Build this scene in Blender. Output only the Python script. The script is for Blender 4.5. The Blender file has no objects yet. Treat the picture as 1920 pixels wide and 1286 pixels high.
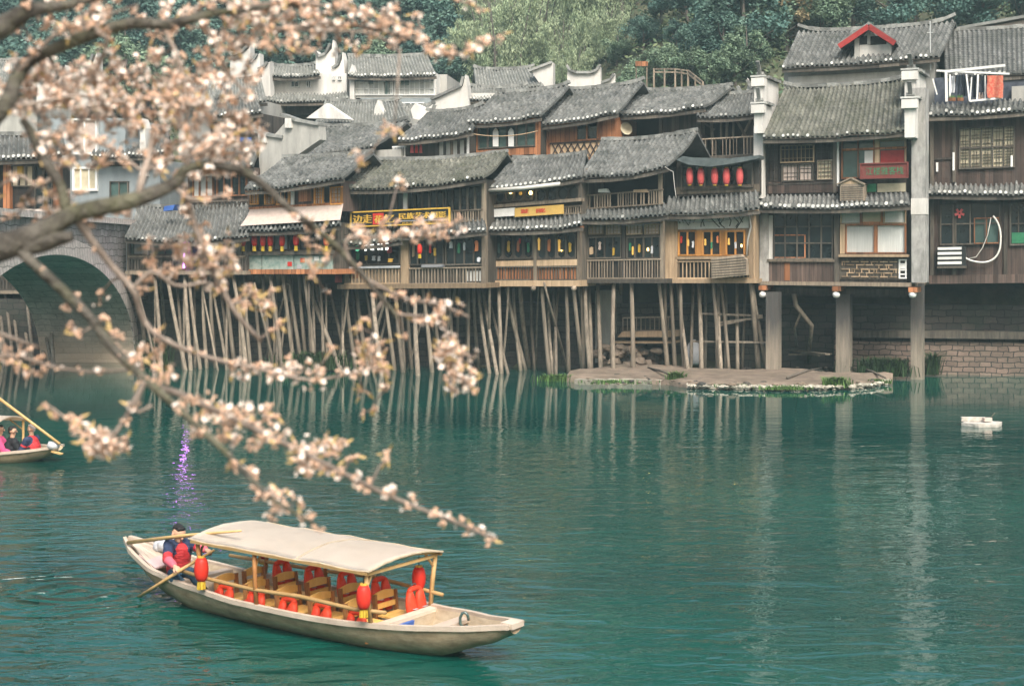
import bpy, math, random
from mathutils import Vector, Matrix, noise
rnd = random.Random(11)
C = bpy.context.scene.collection
F, HC, YH = 2667.0, 4.5, 475.0          # focal length in photo pixels, eye height above the river, horizon row
V = Vector
def W(px, py, Y): return V(((px - 960) / F * Y, Y, HC - (py - YH) / F * Y))
def onz(px, py, z=0.0):
    Y = F * (HC - z) / (py - YH)
    return W(px, py, Y)
def lerp(a, b, t): return a + (b - a) * t

# ---------------------------------------------------------------- materials
def nd(nt, t, **kw):
    n = nt.nodes.new(t)
    for k, v in kw.items():
        if k in n.inputs.keys() if hasattr(n.inputs, 'keys') else False: n.inputs[k].default_value = v
        else: setattr(n, k, v)
    return n
def mth(nt, op, a, b=None, c=None):
    n = nt.nodes.new('ShaderNodeMath'); n.operation = op
    for i, x in enumerate((a, b, c)):
        if x is None: continue
        if isinstance(x, (int, float)): n.inputs[i].default_value = x
        else: nt.links.new(x, n.inputs[i])
    return n.outputs[0]
def mixc(nt, f, a, b, mode='MIX'):
    n = nt.nodes.new('ShaderNodeMix'); n.data_type = 'RGBA'; n.blend_type = mode
    for s, x in ((n.inputs[0], f), (n.inputs[6], a), (n.inputs[7], b)):
        if isinstance(x, (int, float)): s.default_value = x
        elif isinstance(x, (tuple, list)): s.default_value = (x[0], x[1], x[2], 1)
        else: nt.links.new(x, s)
    return n.outputs[2]
def noisen(nt, vec, sc, det=4, rough=.6):
    n = nt.nodes.new('ShaderNodeTexNoise'); n.inputs['Scale'].default_value = sc
    n.inputs['Detail'].default_value = det; n.inputs['Roughness'].default_value = rough
    if vec is not None: nt.links.new(vec, n.inputs['Vector'])
    return n
def ramp(nt, f, a, b):
    n = nt.nodes.new('ShaderNodeMapRange'); n.inputs[1].default_value = a; n.inputs[2].default_value = b
    n.clamp = True; nt.links.new(f, n.inputs[0]); return n.outputs[0]
def mapping(nt, vec, sc):
    n = nt.nodes.new('ShaderNodeMapping'); n.inputs['Scale'].default_value = sc
    nt.links.new(vec, n.inputs[0]); return n.outputs[0]
def base(name):
    m = bpy.data.materials.new(name); m.use_nodes = True; nt = m.node_tree
    b = nt.nodes['Principled BSDF']
    return m, nt, b
def M(name, col, col2=None, sc=5, var=.35, rough=.8, bump=.25, bsc=40, st=(1, 1, 1), tint=.5, plank=None, pyaw=25, stain=0, stainc=(.03, .03, .028), spec=.25, metal=0, dirt_sc=1.3):
    m, nt, b = base(name)
    co = nt.nodes.new('ShaderNodeTexCoord').outputs['Object']
    v = mapping(nt, co, st)
    n1 = noisen(nt, v, sc, 6, .65)
    c2 = col2 or tuple(min(1, x * (1 + var)) for x in col); c1 = col if col2 else tuple(x * (1 - var) for x in col)
    c = mixc(nt, ramp(nt, n1.outputs[0], .3, .7), c1, c2)
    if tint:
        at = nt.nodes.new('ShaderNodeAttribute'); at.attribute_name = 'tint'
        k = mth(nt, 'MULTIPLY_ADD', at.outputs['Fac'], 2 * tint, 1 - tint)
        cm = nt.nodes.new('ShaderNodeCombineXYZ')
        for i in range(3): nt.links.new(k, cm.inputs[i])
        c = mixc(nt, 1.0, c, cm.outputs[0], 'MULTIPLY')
    hgt = noisen(nt, v, bsc, 3, .6).outputs[0]
    if plank:
        axis, wd = plank
        d = (math.cos(math.radians(pyaw)), -math.sin(math.radians(pyaw)), 0) if axis == 'u' else (0, 0, 1)
        dp = nt.nodes.new('ShaderNodeVectorMath'); dp.operation = 'DOT_PRODUCT'
        nt.links.new(co, dp.inputs[0]); dp.inputs[1].default_value = d
        q = mth(nt, 'DIVIDE', dp.outputs['Value'], wd)
        wn = nt.nodes.new('ShaderNodeTexWhiteNoise'); wn.noise_dimensions = '1D'
        nt.links.new(mth(nt, 'FLOOR', q), wn.inputs['W'])
        kk = mth(nt, 'MULTIPLY_ADD', wn.outputs['Value'], .7, .65)
        cm = nt.nodes.new('ShaderNodeCombineXYZ')
        for i in range(3): nt.links.new(kk, cm.inputs[i])
        c = mixc(nt, 1.0, c, cm.outputs[0], 'MULTIPLY')
        fr = mth(nt, 'FRACT', q)
        seam = mth(nt, 'LESS_THAN', fr, .09)
        c = mixc(nt, mth(nt, 'MULTIPLY', seam, .75), c, (.012, .011, .01))
    if stain:
        n3 = noisen(nt, mapping(nt, co, (st[0], st[1], st[2] * .45)), dirt_sc, 5, .7)
        c = mixc(nt, mth(nt, 'MULTIPLY', ramp(nt, n3.outputs[0], .45, .72), stain), c, stainc)
    nt.links.new(c, b.inputs['Base Color'])
    b.inputs['Roughness'].default_value = rough; b.inputs['Metallic'].default_value = metal
    b.inputs['Specular IOR Level'].default_value = spec
    if bump:
        bp = nt.nodes.new('ShaderNodeBump'); bp.inputs['Strength'].default_value = bump; bp.inputs['Distance'].default_value = .03
        nt.links.new(hgt, bp.inputs['Height']); nt.links.new(bp.outputs[0], b.inputs['Normal'])
    return m
def glow(name, col, s):
    m, nt, b = base(name)
    b.inputs['Base Color'].default_value = (*col, 1)
    b.inputs['Emission Color'].default_value = (*col, 1); b.inputs['Emission Strength'].default_value = s
    return m
def stone(name, ca, cb, mort, bw=.45, bh=.22, yaw=10.6, axis=None, moss=.4, zpale=None):
    m, nt, b = base(name)
    co = nt.nodes.new('ShaderNodeTexCoord').outputs['Object']
    dp = nt.nodes.new('ShaderNodeVectorMath'); dp.operation = 'DOT_PRODUCT'; nt.links.new(co, dp.inputs[0])
    dp.inputs[1].default_value = axis or (math.cos(math.radians(yaw)), -math.sin(math.radians(yaw)), 0)
    sx = nt.nodes.new('ShaderNodeSeparateXYZ'); nt.links.new(co, sx.inputs[0])
    wob = noisen(nt, co, 2.2, 3)
    u = mth(nt, 'MULTIPLY_ADD', wob.outputs[0], .25, dp.outputs['Value'])
    w2 = noisen(nt, co, 1.7, 3)
    z = mth(nt, 'MULTIPLY_ADD', w2.outputs[0], .22, sx.outputs[2])
    cm = nt.nodes.new('ShaderNodeCombineXYZ'); nt.links.new(u, cm.inputs[0]); nt.links.new(z, cm.inputs[1])
    br = nt.nodes.new('ShaderNodeTexBrick'); nt.links.new(cm.outputs[0], br.inputs['Vector'])
    br.inputs['Color1'].default_value = (*ca, 1); br.inputs['Color2'].default_value = (*cb, 1); br.inputs['Mortar'].default_value = (*mort, 1)
    br.inputs['Scale'].default_value = 1; br.inputs['Brick Width'].default_value = bw; br.inputs['Row Height'].default_value = bh
    br.inputs['Mortar Size'].default_value = .018; br.inputs['Bias'].default_value = 0
    c = br.outputs['Color']
    n1 = noisen(nt, co, 6, 5, .7)
    c = mixc(nt, mth(nt, 'MULTIPLY', ramp(nt, n1.outputs[0], .35, .75), .45), c, tuple(x * .35 for x in ca))
    n2 = noisen(nt, co, .9, 5, .7)
    c = mixc(nt, mth(nt, 'MULTIPLY', ramp(nt, n2.outputs[0], .45, .65), moss), c, (.028, .04, .026))
    if zpale:
        c = mixc(nt, mth(nt, 'MULTIPLY', ramp(nt, mth(nt, 'MULTIPLY_ADD', n2.outputs[0], .8, sx.outputs[2]), zpale[0], zpale[1]), .75), c, zpale[2])
    nt.links.new(c, b.inputs['Base Color']); b.inputs['Roughness'].default_value = .85
    bp = nt.nodes.new('ShaderNodeBump'); bp.inputs['Strength'].default_value = .6; bp.inputs['Distance'].default_value = .04
    hh = mth(nt, 'MULTIPLY_ADD', n1.outputs[0], .5, mth(nt, 'SUBTRACT', 1.0, br.outputs['Fac']))
    nt.links.new(hh, bp.inputs['Height']); nt.links.new(bp.outputs[0], b.inputs['Normal'])
    return m

MT = {}
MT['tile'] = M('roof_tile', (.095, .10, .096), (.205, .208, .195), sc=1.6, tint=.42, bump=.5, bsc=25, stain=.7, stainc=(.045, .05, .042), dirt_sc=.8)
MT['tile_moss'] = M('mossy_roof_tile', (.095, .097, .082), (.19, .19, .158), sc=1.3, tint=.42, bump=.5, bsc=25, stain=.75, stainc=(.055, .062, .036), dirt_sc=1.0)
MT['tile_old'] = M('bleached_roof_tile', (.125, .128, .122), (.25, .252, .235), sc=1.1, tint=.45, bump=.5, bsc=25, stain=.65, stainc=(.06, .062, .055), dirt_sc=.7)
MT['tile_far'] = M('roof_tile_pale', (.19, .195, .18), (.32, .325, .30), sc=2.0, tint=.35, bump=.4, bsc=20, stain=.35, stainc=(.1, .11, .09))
MT['lime'] = M('lime_white', (.62, .62, .58), sc=9, var=.15, tint=.4, bump=.2)
MT['ridge'] = M('ridge_tile', (.13, .135, .125), (.27, .27, .25), sc=4, tint=.4, bump=.6, bsc=14)
MT['dark'] = M('dark_wood', (.026, .023, .020), (.078, .063, .051), sc=2.2, st=(3, 3, .35), plank=('u', .17), stain=.4, stainc=(.09, .085, .08))
MT['brown'] = M('brown_wood', (.046, .031, .025), (.112, .078, .063), sc=2.4, st=(3, 3, .35), plank=('u', .15), stain=.6, stainc=(.03, .029, .028))
MT['grey'] = M('weathered_wood', (.125, .10, .075), (.30, .245, .18), sc=2.5, st=(4, 4, .5), stain=.4, stainc=(.05, .045, .04))
MT['greyd'] = M('dark_weathered_wood', (.046, .041, .035), (.135, .115, .09), sc=2.5, st=(4, 4, .5), stain=.4, stainc=(.03, .028, .026))
MT['tan'] = M('tan_wood', (.27, .19, .115), (.46, .34, .22), sc=2.5, st=(4, 4, .5), stain=.35, stainc=(.1, .075, .05))
MT['orange'] = M('orange_varnished_wood', (.36, .15, .035), (.55, .27, .07), sc=3, st=(3, 3, .5), rough=.5, stain=.2, stainc=(.16, .07, .02))
MT['rust'] = M('reddish_wood', (.22, .085, .035), (.36, .16, .075), sc=3, st=(3, 3, .5), plank=('u', .2), stain=.3, stainc=(.09, .05, .03))
MT['bark'] = M('stilt_pole_wood', (.13, .108, .082), (.28, .235, .18), sc=2.0, st=(5, 5, .5), tint=.35, bump=.5, bsc=20, stain=.6, stainc=(.07, .058, .044))
MT['plaster'] = M('white_plaster', (.55, .53, .49), (.74, .72, .67), sc=1.6, st=(1, 1, .4), tint=.1, bump=.15, stain=.45, stainc=(.27, .26, .23), dirt_sc=1.8)
MT['plastg'] = M('grey_plaster', (.30, .295, .27), (.46, .45, .41), sc=1.5, st=(1, 1, .35), tint=.1, bump=.2, stain=.5, stainc=(.14, .14, .125), dirt_sc=2)
MT['pierp'] = M('mottled_pier_plaster', (.24, .235, .22), (.42, .41, .385), sc=3.5, st=(1, 1, .6), tint=.1, bump=.4, bsc=20, stain=.75, stainc=(.11, .11, .10), dirt_sc=2.5)
MT['blueg'] = M('bluish_grey_plaster', (.21, .24, .25), (.33, .37, .38), sc=1.5, st=(1, 1, .35), tint=.1, stain=.4, stainc=(.12, .13, .13))
MT['glass'] = M('dark_window_glass', (.008, .013, .015), (.025, .035, .036), sc=2, rough=.1, bump=.03, bsc=4, tint=.3, spec=.6)
MT['tealg'] = M('teal_window_glass', (.03, .065, .06), (.085, .14, .125), sc=1.2, rough=.12, bump=.03, bsc=4, tint=.3, spec=.6)
MT['curtain'] = M('pale_curtain', (.50, .51, .48), (.66, .67, .63), sc=3, st=(9, 9, .3), tint=.2, bump=.5, bsc=9)
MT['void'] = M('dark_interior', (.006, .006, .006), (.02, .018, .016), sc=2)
MT['paper'] = M('cream_paper', (.42, .37, .26), (.56, .5, .36), sc=4, tint=.2, bump=.05)
MT['red'] = M('red_cloth', (.42, .02, .015), (.60, .05, .035), sc=6, tint=.2, rough=.6, bump=.3, bsc=20)
MT['redd'] = M('dull_red_cloth', (.22, .022, .02), (.34, .04, .035), sc=6, tint=.2, rough=.7, bump=.2, bsc=14)
MT['redl'] = M('red_lantern_silk', (.55, .022, .015), (.68, .045, .025), sc=5, tint=.15, rough=.45, bump=.1)
MT['pinkred'] = M('faded_red_cloth', (.48, .06, .06), (.62, .13, .12), sc=6, tint=.2, rough=.6, bump=.3, bsc=14)
MT['yellow'] = M('yellow_silk', (.55, .36, .03), (.68, .47, .06), sc=12, tint=.25, rough=.6)
MT['gold'] = M('gold_paint', (.48, .29, .04), (.62, .40, .07), sc=6, tint=.2, rough=.45)
MT['black'] = M('black_lacquer', (.012, .014, .014), (.03, .032, .03), sc=4, tint=.1, rough=.35)
MT['white'] = M('white_paint', (.66, .66, .63), (.78, .78, .75), sc=4, tint=.15, rough=.5, bump=.08, stain=.25, stainc=(.4, .39, .36))
MT['green'] = M('green_paint', (.03, .16, .08), (.05, .24, .12), sc=6, tint=.2)
MT['signred'] = M('maroon_signboard', (.13, .03, .025), (.2, .055, .045), sc=5, tint=.1, stain=.3, stainc=(.09, .04, .035))
MT['blue'] = M('blue_plastic', (.03, .08, .28), (.06, .14, .4), sc=4, rough=.5)
MT['clothd'] = M('dark_laundry', (.02, .024, .035), (.07, .08, .10), sc=4, tint=.5)
MT['clothl'] = M('pale_laundry', (.35, .37, .4), (.55, .55, .56), sc=4, tint=.5)
MT['rubber'] = M('cream_hose', (.5, .49, .44), (.62, .6, .55), sc=4, rough=.5)
MT['tarp'] = M('dark_tarpaulin', (.035, .045, .045), (.085, .1, .1), sc=3, rough=.6, bump=.5, bsc=6)
MT['steel'] = M('galvanised_steel', (.4, .41, .4), (.55, .56, .55), sc=5, rough=.45, metal=.5)
MT['antique'] = M('pinkish_hessian', (.42, .34, .29), (.55, .45, .39), sc=7, tint=.1)
MT['orangeflag'] = M('orange_board', (.5, .16, .06), (.6, .22, .09), sc=5)
MT['lampw'] = glow('warm_lamp_glow', (1.0, .62, .18), 6)
MT['goldglow'] = glow('lit_gold_glow', (.7, .40, .08), .22)  # gold glow put into shop goods as window light; also one real bulb
MT['whiteglow'] = glow('lit_white_glow', (.9, .88, .8), .8)  # garments glow by themselves, the shop light painted into them
MT['greenglow'] = glow('lit_green_glow', (.15, .6, .35), .4)  # same painted shop light for the green article
MT['lampv'] = glow('violet_neon_glow', (.66, .2, 1.0), 11)

# ---------------------------------------------------------------- objects
def root_of(o):
    while o.parent is not None: o = o.parent
    return o
def tag(o, label=None, cat=None, group=None, kind=None):
    if label: o['label'] = label
    if cat: o['category'] = cat
    if group: o['group'] = group
    if kind: o['kind'] = kind
    return o
def thing(name, label, cat, loc, group=None):
    o = bpy.data.objects.new(name, None); C.objects.link(o); o.location = loc
    o.empty_display_size = .2
    return tag(o, label, cat, group)
class MB:
    def __init__(s): s.v, s.f, s.m, s.t = [], [], [], []
    def add(s, vs, fs, m=0, t=None):
        k = len(s.v); s.v += [V(x) for x in vs]
        tt = rnd.random() if t is None else t
        for f in fs: s.f.append([i + k for i in f]); s.m.append(m); s.t.append(tt)
    def hexa(s, a, b, m=0, t=None):      # two quads, front and back
        s.add(list(a) + list(b), [(0, 1, 2, 3), (7, 6, 5, 4), (0, 4, 5, 1), (1, 5, 6, 2), (2, 6, 7, 3), (3, 7, 4, 0)], m, t)
    def rect(s, pl, x0, y0, x1, y1, of, ob, m=0, t=None):   # slab on a facade: front at of, back at ob
        a = [pl.P(x0, y1, of), pl.P(x1, y1, of), pl.P(x1, y0, of), pl.P(x0, y0, of)]
        s.hexa(a, [p + pl.n * (ob - of) for p in a], m, t)
    def poly(s, pl, pts, of, ob, m=0, t=None, tilt=False):
        a = [(pl.P if tilt else pl.raw)(x, y, of) for x, y in pts]; k = len(a)
        b = [p + pl.n * (ob - of) for p in a]
        s.add(a + b, [tuple(range(k)), tuple(range(2 * k - 1, k - 1, -1))] + [(i, i + k, (i + 1) % k + k, (i + 1) % k) for i in range(k)], m, t)
    def bar(s, a, b, w, h=None, m=0, up=V((0, 0, 1)), t=None):
        a, b = V(a), V(b); h = h or w; d = (b - a).normalized()
        x = d.cross(up)
        if x.length < 1e-3: x = d.cross(V((1, 0, 0)))
        x.normalize(); y = x.cross(d).normalized()
        q = [x * w / 2 + y * h / 2, -x * w / 2 + y * h / 2, -x * w / 2 - y * h / 2, x * w / 2 - y * h / 2]
        s.hexa([a + c for c in q], [b + c for c in q], m, t)
    def box(s, c, sx, sy, sz, m=0, yaw=0, t=None):
        r = Matrix.Rotation(yaw, 3, 'Z'); c = V(c)
        q = [V((x, y, 0)) for x, y in ((-sx / 2, -sy / 2), (sx / 2, -sy / 2), (sx / 2, sy / 2), (-sx / 2, sy / 2))]
        s.hexa([c + r @ p + V((0, 0, sz)) for p in q], [c + r @ p for p in q], m, t)
    def tube(s, pts, rad, n=6, m=0, t=None, caps=True):
        pts = [V(p) for p in pts]; k = len(pts)
        if isinstance(rad, (int, float)): rad = [rad] * k
        vs, fs = [], []
        ref = None
        for i, p in enumerate(pts):
            d = (pts[min(i + 1, k - 1)] - pts[max(i - 1, 0)])
            d = d.normalized() if d.length > 1e-9 else V((0, 0, 1))
            if ref is None:
                ref = d.cross(V((0, 0, 1)) if abs(d.z) < .9 else V((1, 0, 0)))
            x = (ref - d * ref.dot(d)); x = x.normalized() if x.length > 1e-6 else d.orthogonal().normalized()
            ref = x; y = d.cross(x)
            for j in range(n):
                a = 2 * math.pi * j / n
                vs.append(p + (x * math.cos(a) + y * math.sin(a)) * rad[i])
        for i in range(k - 1):
            for j in range(n):
                j2 = (j + 1) % n
                fs.append((i * n + j, i * n + j2, (i + 1) * n + j2, (i + 1) * n + j))
        if caps: fs += [tuple(range(n - 1, -1, -1)), tuple((k - 1) * n + j for j in range(n))]
        s.add(vs, fs, m, t)
    def lathe(s, c, prof, n=12, m=0, t=None):
        c = V(c); vs, fs = [], []
        for r, z in prof:
            for j in range(n):
                a = 2 * math.pi * j / n; vs.append(c + V((r * math.cos(a), r * math.sin(a), z)))
        for i in range(len(prof) - 1):
            for j in range(n):
                j2 = (j + 1) % n; fs.append((i * n + j, i * n + j2, (i + 1) * n + j2, (i + 1) * n + j))
        fs += [tuple(range(n - 1, -1, -1)), tuple((len(prof) - 1) * n + j for j in range(n))]
        s.add(vs, fs, m, t)
    def build(s, name, mats, parent=None, smooth=False, label=None, cat=None, group=None, kind=None, origin=None):
        if not isinstance(mats, (list, tuple)): mats = [mats]
        o0 = root_of(parent).location.copy() if parent is not None else (V(origin) if origin is not None else V((0, 0, 0)))
        me = bpy.data.meshes.new(name)
        me.from_pydata([v - o0 for v in s.v], [], s.f)
        for x in mats: me.materials.append(MT[x] if isinstance(x, str) else x)
        me.polygons.foreach_set('material_index', s.m)
        at = me.attributes.new('tint', 'FLOAT', 'FACE'); at.data.foreach_set('value', s.t)
        if smooth: me.polygons.foreach_set('use_smooth', [True] * len(s.f))
        me.update()
        o = bpy.data.objects.new(name, me); C.objects.link(o)
        if parent is not None: o.parent = parent
        else: o.location = o0
        return tag(o, label, cat, group, kind)
def copy_tree(o, parent=None):
    c = o.copy(); C.objects.link(c)
    if parent is not None: c.parent = parent
    for ch in [x for x in bpy.data.objects if x.parent == o]: copy_tree(ch, c)
    return c

class Pl:
    """a facade: a vertical plane through the point seen at photo column px at distance Y, turned by yaw (right end nearer)."""
    def __init__(s, px, Y, yaw, sl=((0, 0), (1000, 0)), xr=None):
        a = math.radians(yaw); s.px, s.Y, s.yaw = px, Y, yaw
        s.t = V((math.cos(a), -math.sin(a), 0)); s.n = V((-math.sin(a), -math.cos(a), 0))
        s.p0 = V(((px - 960) / F * Y, Y, 0)); s.sl = sl; s.xr = px if xr is None else xr
    def raw(s, x, y, off=0.0):
        d = V(((x - 960) / F, 1, 0))
        return W(x, y, (s.p0.dot(s.n) + off) / d.dot(s.n))
    def yy(s, x, y):
        (ya, sa), (yb, sb) = s.sl
        return y + (sa + (sb - sa) * (y - ya) / (yb - ya)) * (x - s.xr)
    def P(s, x, y, off=0.0): return s.raw(x, s.yy(x, y), off)
    def shift(s, d):
        q = Pl(s.px, s.Y, s.yaw, s.sl, s.xr); q.p0 = s.p0 + s.n * d; return q
    def at(s, x):
        q = s.shift(0); q.xr = x; return q

def text_mesh(body):
    c = bpy.data.curves.new('txt', 'FONT'); c.body = body
    o = bpy.data.objects.new('txt', c); C.objects.link(o)
    me = bpy.data.meshes.new_from_object(o.evaluated_get(bpy.context.evaluated_depsgraph_get()))
    bpy.data.objects.remove(o); bpy.data.curves.remove(c)
    vs = [v.co.copy() for v in me.vertices]; fs = [tuple(p.vertices) for p in me.polygons]
    bpy.data.meshes.remove(me); return vs, fs
def lettering(parent, pl, x0, y0, x1, y1, body, mat, off, name='lettering', bold=0):
    pl = pl.at((x0 + x1) / 2)
    vs, fs = text_mesh(body)
    xs = [v.x for v in vs]; ys = [v.y for v in vs]
    ax, bx, ay, by = min(xs), max(xs), min(ys), max(ys)
    mb = MB()
    for k in range(1 + 2 * bold):
        dx = (k - bold) * .9
        mb.add([pl.P(lerp(x0, x1, (v.x - ax) / (bx - ax)) + dx, lerp(y1, y0, (v.y - ay) / (by - ay)), off + .0005 * k) for v in vs], fs, 0, .5)
    return mb.build(name, mat, parent)

# ---------------------------------------------------------------- building kit
def roof(parent, pl, eL, eR, rR, rL, over=.7, back=2.2, col=8.5, dots=.8, mat='tile', name='roof', thick=.1, sag=.06, ridge=True, course=.2, lo=False, backslope=True, dotr=.055, prow=.0):
    A, B, Cc, D = pl.raw(*eL, over), pl.raw(*eR, over), pl.raw(*rR, -back), pl.raw(*rL, -back)
    wpx = abs(eR[0] - eL[0]); nc = max(4, int(wpx / col)); sub = 4 if lo else 6
    run = ((D - A).length + (Cc - B).length) / 2; nv = max(2, int(run / course))
    prof = [0, .75, 1, .75, 0, -.25] if sub == 6 else [0, 1, .8, -.1]
    amp = min(.095, .5 * (B - A).length / nc)
    mb = MB(); seed = rnd.random() * 100
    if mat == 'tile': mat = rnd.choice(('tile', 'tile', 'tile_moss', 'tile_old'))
    def S(u, v):
        p = lerp(lerp(A, B, u), lerp(D, Cc, u), v)
        return p + V((0, 0, -sag * 4 * v * (1 - v) - sag * 1.2 * math.sin(math.pi * u) + .075 * noise.noise(V((u * 5 + seed, v * 2, 0)))))
    jit = [[rnd.uniform(-.012, .014) if rnd.random() > .05 else rnd.uniform(.02, .06) for _ in range(nc)] for _ in range(nv)]
    tin = [[(min(1, max(0, rnd.gauss(.48, .19))) if rnd.random() > .04 else rnd.choice((.0, 1.0))) for _ in range(nc + 1)] for _ in range(nv)]
    lat = [rnd.uniform(-.1, .1) for _ in range(nc)]
    ns = nc * sub + 1
    rows = []
    for j in range(nv):
        for e in (0, 1):
            row = []
            for i in range(ns):
                c = min(i // sub, nc - 1); k = i % sub if i < ns - 1 else 0
                u = (i + lat[c] * (0 < k < sub - 1) * sub * .5) / (ns - 1)
                p = S(u, (j + e) / nv)
                row.append(p + V((0, 0, prof[k] * amp + jit[j][c] * (prof[k] > .5) + (.03 if e == 0 else 0))))
            rows.append(row)
    vs = [p for r in rows for p in r]
    k0 = len(mb.v); mb.v += vs
    for r in range(len(rows) - 1):
        j = r // 2
        for i in range(ns - 1):
            a = k0 + r * ns + i
            mb.f.append([a, a + 1, a + 1 + ns, a + ns]); mb.m.append(0); c = i // sub; kk = i % sub
            mb.t.append(tin[min(j, nv - 1)][c] * (1 if 0 < kk < sub - 2 else .45))  # pan tiles darker in the channels: dirt plus recess shade put into the tint
    # underside and rims
    dn = V((0, 0, -thick))
    rim = [rows[0], [r[-1] for r in rows], rows[-1][::-1], [r[0] for r in rows][::-1]]
    for e in rim:
        mb.add(list(e) + [p + dn for p in e], [(i, i + 1, i + 1 + len(e), i + len(e)) for i in range(len(e) - 1)], 0, .25)
    ua, ub, uc, ud = rows[0][0] + dn, rows[0][-1] + dn, rows[-1][-1] + dn, rows[-1][0] + dn
    us = [S(i / 8, j / 4) + dn for j in range(5) for i in range(9)]
    mb.add(us, [(j * 9 + i, j * 9 + i + 1, (j + 1) * 9 + i + 1, (j + 1) * 9 + i) for j in range(4) for i in range(8)], 2, .3)
    if backslope and back > .5:
        h = V(((A + B) / 2 - (Cc + D) / 2)); bk = -V((h.x, h.y, 0)); dz = V((0, 0, h.z))
        mb.add([D, Cc, Cc + bk + dz, D + bk + dz, D + dn, Cc + dn, Cc + bk + dz + dn, D + bk + dz + dn], [(0, 1, 2, 3), (7, 6, 5, 4), (1, 5, 6, 2), (0, 3, 7, 4)], 0, .5)
    # eave tile ends
    tt = (B - A).normalized(); nn = V((tt.y, -tt.x, 0)).normalized()
    if nn.y > 0: nn = -nn
    for i in range(nc):
        if rnd.random() > dots and dots < 1: mm = 0
        else: mm = 1
        p = rows[0][min(i * sub + 2, ns - 1)] + V((0, 0, -amp * .9 - rnd.uniform(0, .015))) + nn * .02
        r = dotr * rnd.uniform(.85, 1.1)
        ring = [p + tt * r * math.cos(a * math.pi / 3) + V((0, 0, r * math.sin(a * math.pi / 3))) for a in range(6)]
        mb.add(ring + [q - nn * .06 for q in ring], [tuple(range(6))] + [(a, a + 6, (a + 1) % 6 + 6, (a + 1) % 6) for a in range(6)], mm, rnd.random())
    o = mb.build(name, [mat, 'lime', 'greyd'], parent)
    # eave board
    fb = MB(); q = V((0, 0, -thick - .09)) - nn * .08
    kk = 8
    for i in range(kk):
        fb.bar(lerp(A, B, i / kk) + q + V((0, 0, -sag * 1.2 * math.sin(math.pi * i / kk))), lerp(A, B, (i + 1) / kk) + q + V((0, 0, -sag * 1.2 * math.sin(math.pi * (i + 1) / kk))), .07, .13)
    fb.build('eave_board', 'greyd', o)
    if ridge:
        rb = MB(); n = 14
        for i in range(n):
            def R_(u): return lerp(D, Cc, u) + V((0, 0, .07 - sag * 1.2 * math.sin(math.pi * u) + prow * (abs(2 * u - 1) ** 6)))
            rb.bar(R_(i / n), R_((i + 1) / n), .17 + rnd.uniform(-.02, .02), .14 + rnd.uniform(-.02, .03))
        rb.build('ridge', 'ridge', o)
    return o
def window(parent, pl, x0, y0, x1, y1, nx, ny, fm='greyd', pm='glass', off=.05, fw=2.5, mw=1.5, name='window', lattice=0, arch=False):
    pl = pl.at((x0 + x1) / 2)
    mb = MB(); d = off + .05
    mb.rect(pl, x0, y0, x1, y0 + fw, d, off - .08); mb.rect(pl, x0, y1 - fw, x1, y1, d, off - .08)
    mb.rect(pl, x0, y0 + fw, x0 + fw, y1 - fw, d - .003, off - .08); mb.rect(pl, x1 - fw, y0 + fw, x1, y1 - fw, d - .003, off - .08)
    for i in range(1, nx):
        x = lerp(x0, x1, i / nx); mb.rect(pl, x - mw / 2, y0 + fw, x + mw / 2, y1 - fw, d - .01, off - .06)
    for j in range(1, ny):
        y = lerp(y0, y1, j / ny); mb.rect(pl, x0 + fw, y - mw / 2, x1 - fw, y + mw / 2, d - .015, off - .06)
    if lattice:
        for i in range(nx):
            a, b = lerp(x0, x1, i / nx) + mw, lerp(x0, x1, (i + 1) / nx) - mw
            for k in range(1, lattice):
                x = lerp(a, b, k / lattice); mb.rect(pl, x - .4, y0 + fw, x + .4, y1 - fw, d - .025, off - .02)
            nk = max(2, int((y1 - y0) / ((b - a) / lattice)))
            for k in range(1, nk):
                if rnd.random() < .2: continue
                y = lerp(y0, y1, k / nk); mb.rect(pl, a, y - .4, b, y + .4, d - .03, off - .02)
    if arch:
        for i in range(nx):
            a, b = lerp(x0, x1, i / nx) + mw / 2, lerp(x0, x1, (i + 1) / nx) - mw / 2
            w = (b - a); h = w * .45
            for sx in (0, 1):
                e = a if sx == 0 else b; s2 = 1 if sx == 0 else -1
                for yy, sg in ((y0 + fw, 1), (y1 - fw, -1)):
                    mb.poly(pl, [(e, yy), (e, yy + sg * h), (e + s2 * w * .12, yy + sg * h * .55), (e + s2 * w * .3, yy + sg * h * .2), (e + s2 * w * .45, yy)][::1], d - .02, off - .03, tilt=True)
    o = mb.build(name, fm, parent)
    g = MB()
    for i in range(nx):
        for j in range(ny):
            g.rect(pl, lerp(x0 + 1, x1 - 1, i / nx), lerp(y0 + 1, y1 - 1, j / ny), lerp(x0 + 1, x1 - 1, (i + 1) / nx), lerp(y0 + 1, y1 - 1, (j + 1) / ny), off - .03 - .004 * ((i + j) % 2), off - .1)
    g.build('pane', pm, o)
    return o
def railing(parent, pl, x0, y0, x1, y1, n, mat='grey', off=.1, w=1.5, rw=2.5, name='railing', gap=0.0):
    pl = pl.at((x0 + x1) / 2)
    mb = MB()
    mb.rect(pl, x0, y0, x1, y0 + rw, off + .04, off - .04); mb.rect(pl, x0, y1 - rw, x1, y1, off + .04, off - .04)
    for i in range(n):
        if rnd.random() < gap: continue
        x = lerp(x0 + w, x1 - w, i / max(1, n - 1)) + rnd.uniform(-.4, .4)
        mb.rect(pl, x - w / 2 * rnd.uniform(.7, 1.2), y0 + rw * .5, x + w / 2 * rnd.uniform(.7, 1.2), y1 - rw * .5, off + .015, off - .02)
    return mb.build(name, mat, parent)
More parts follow.
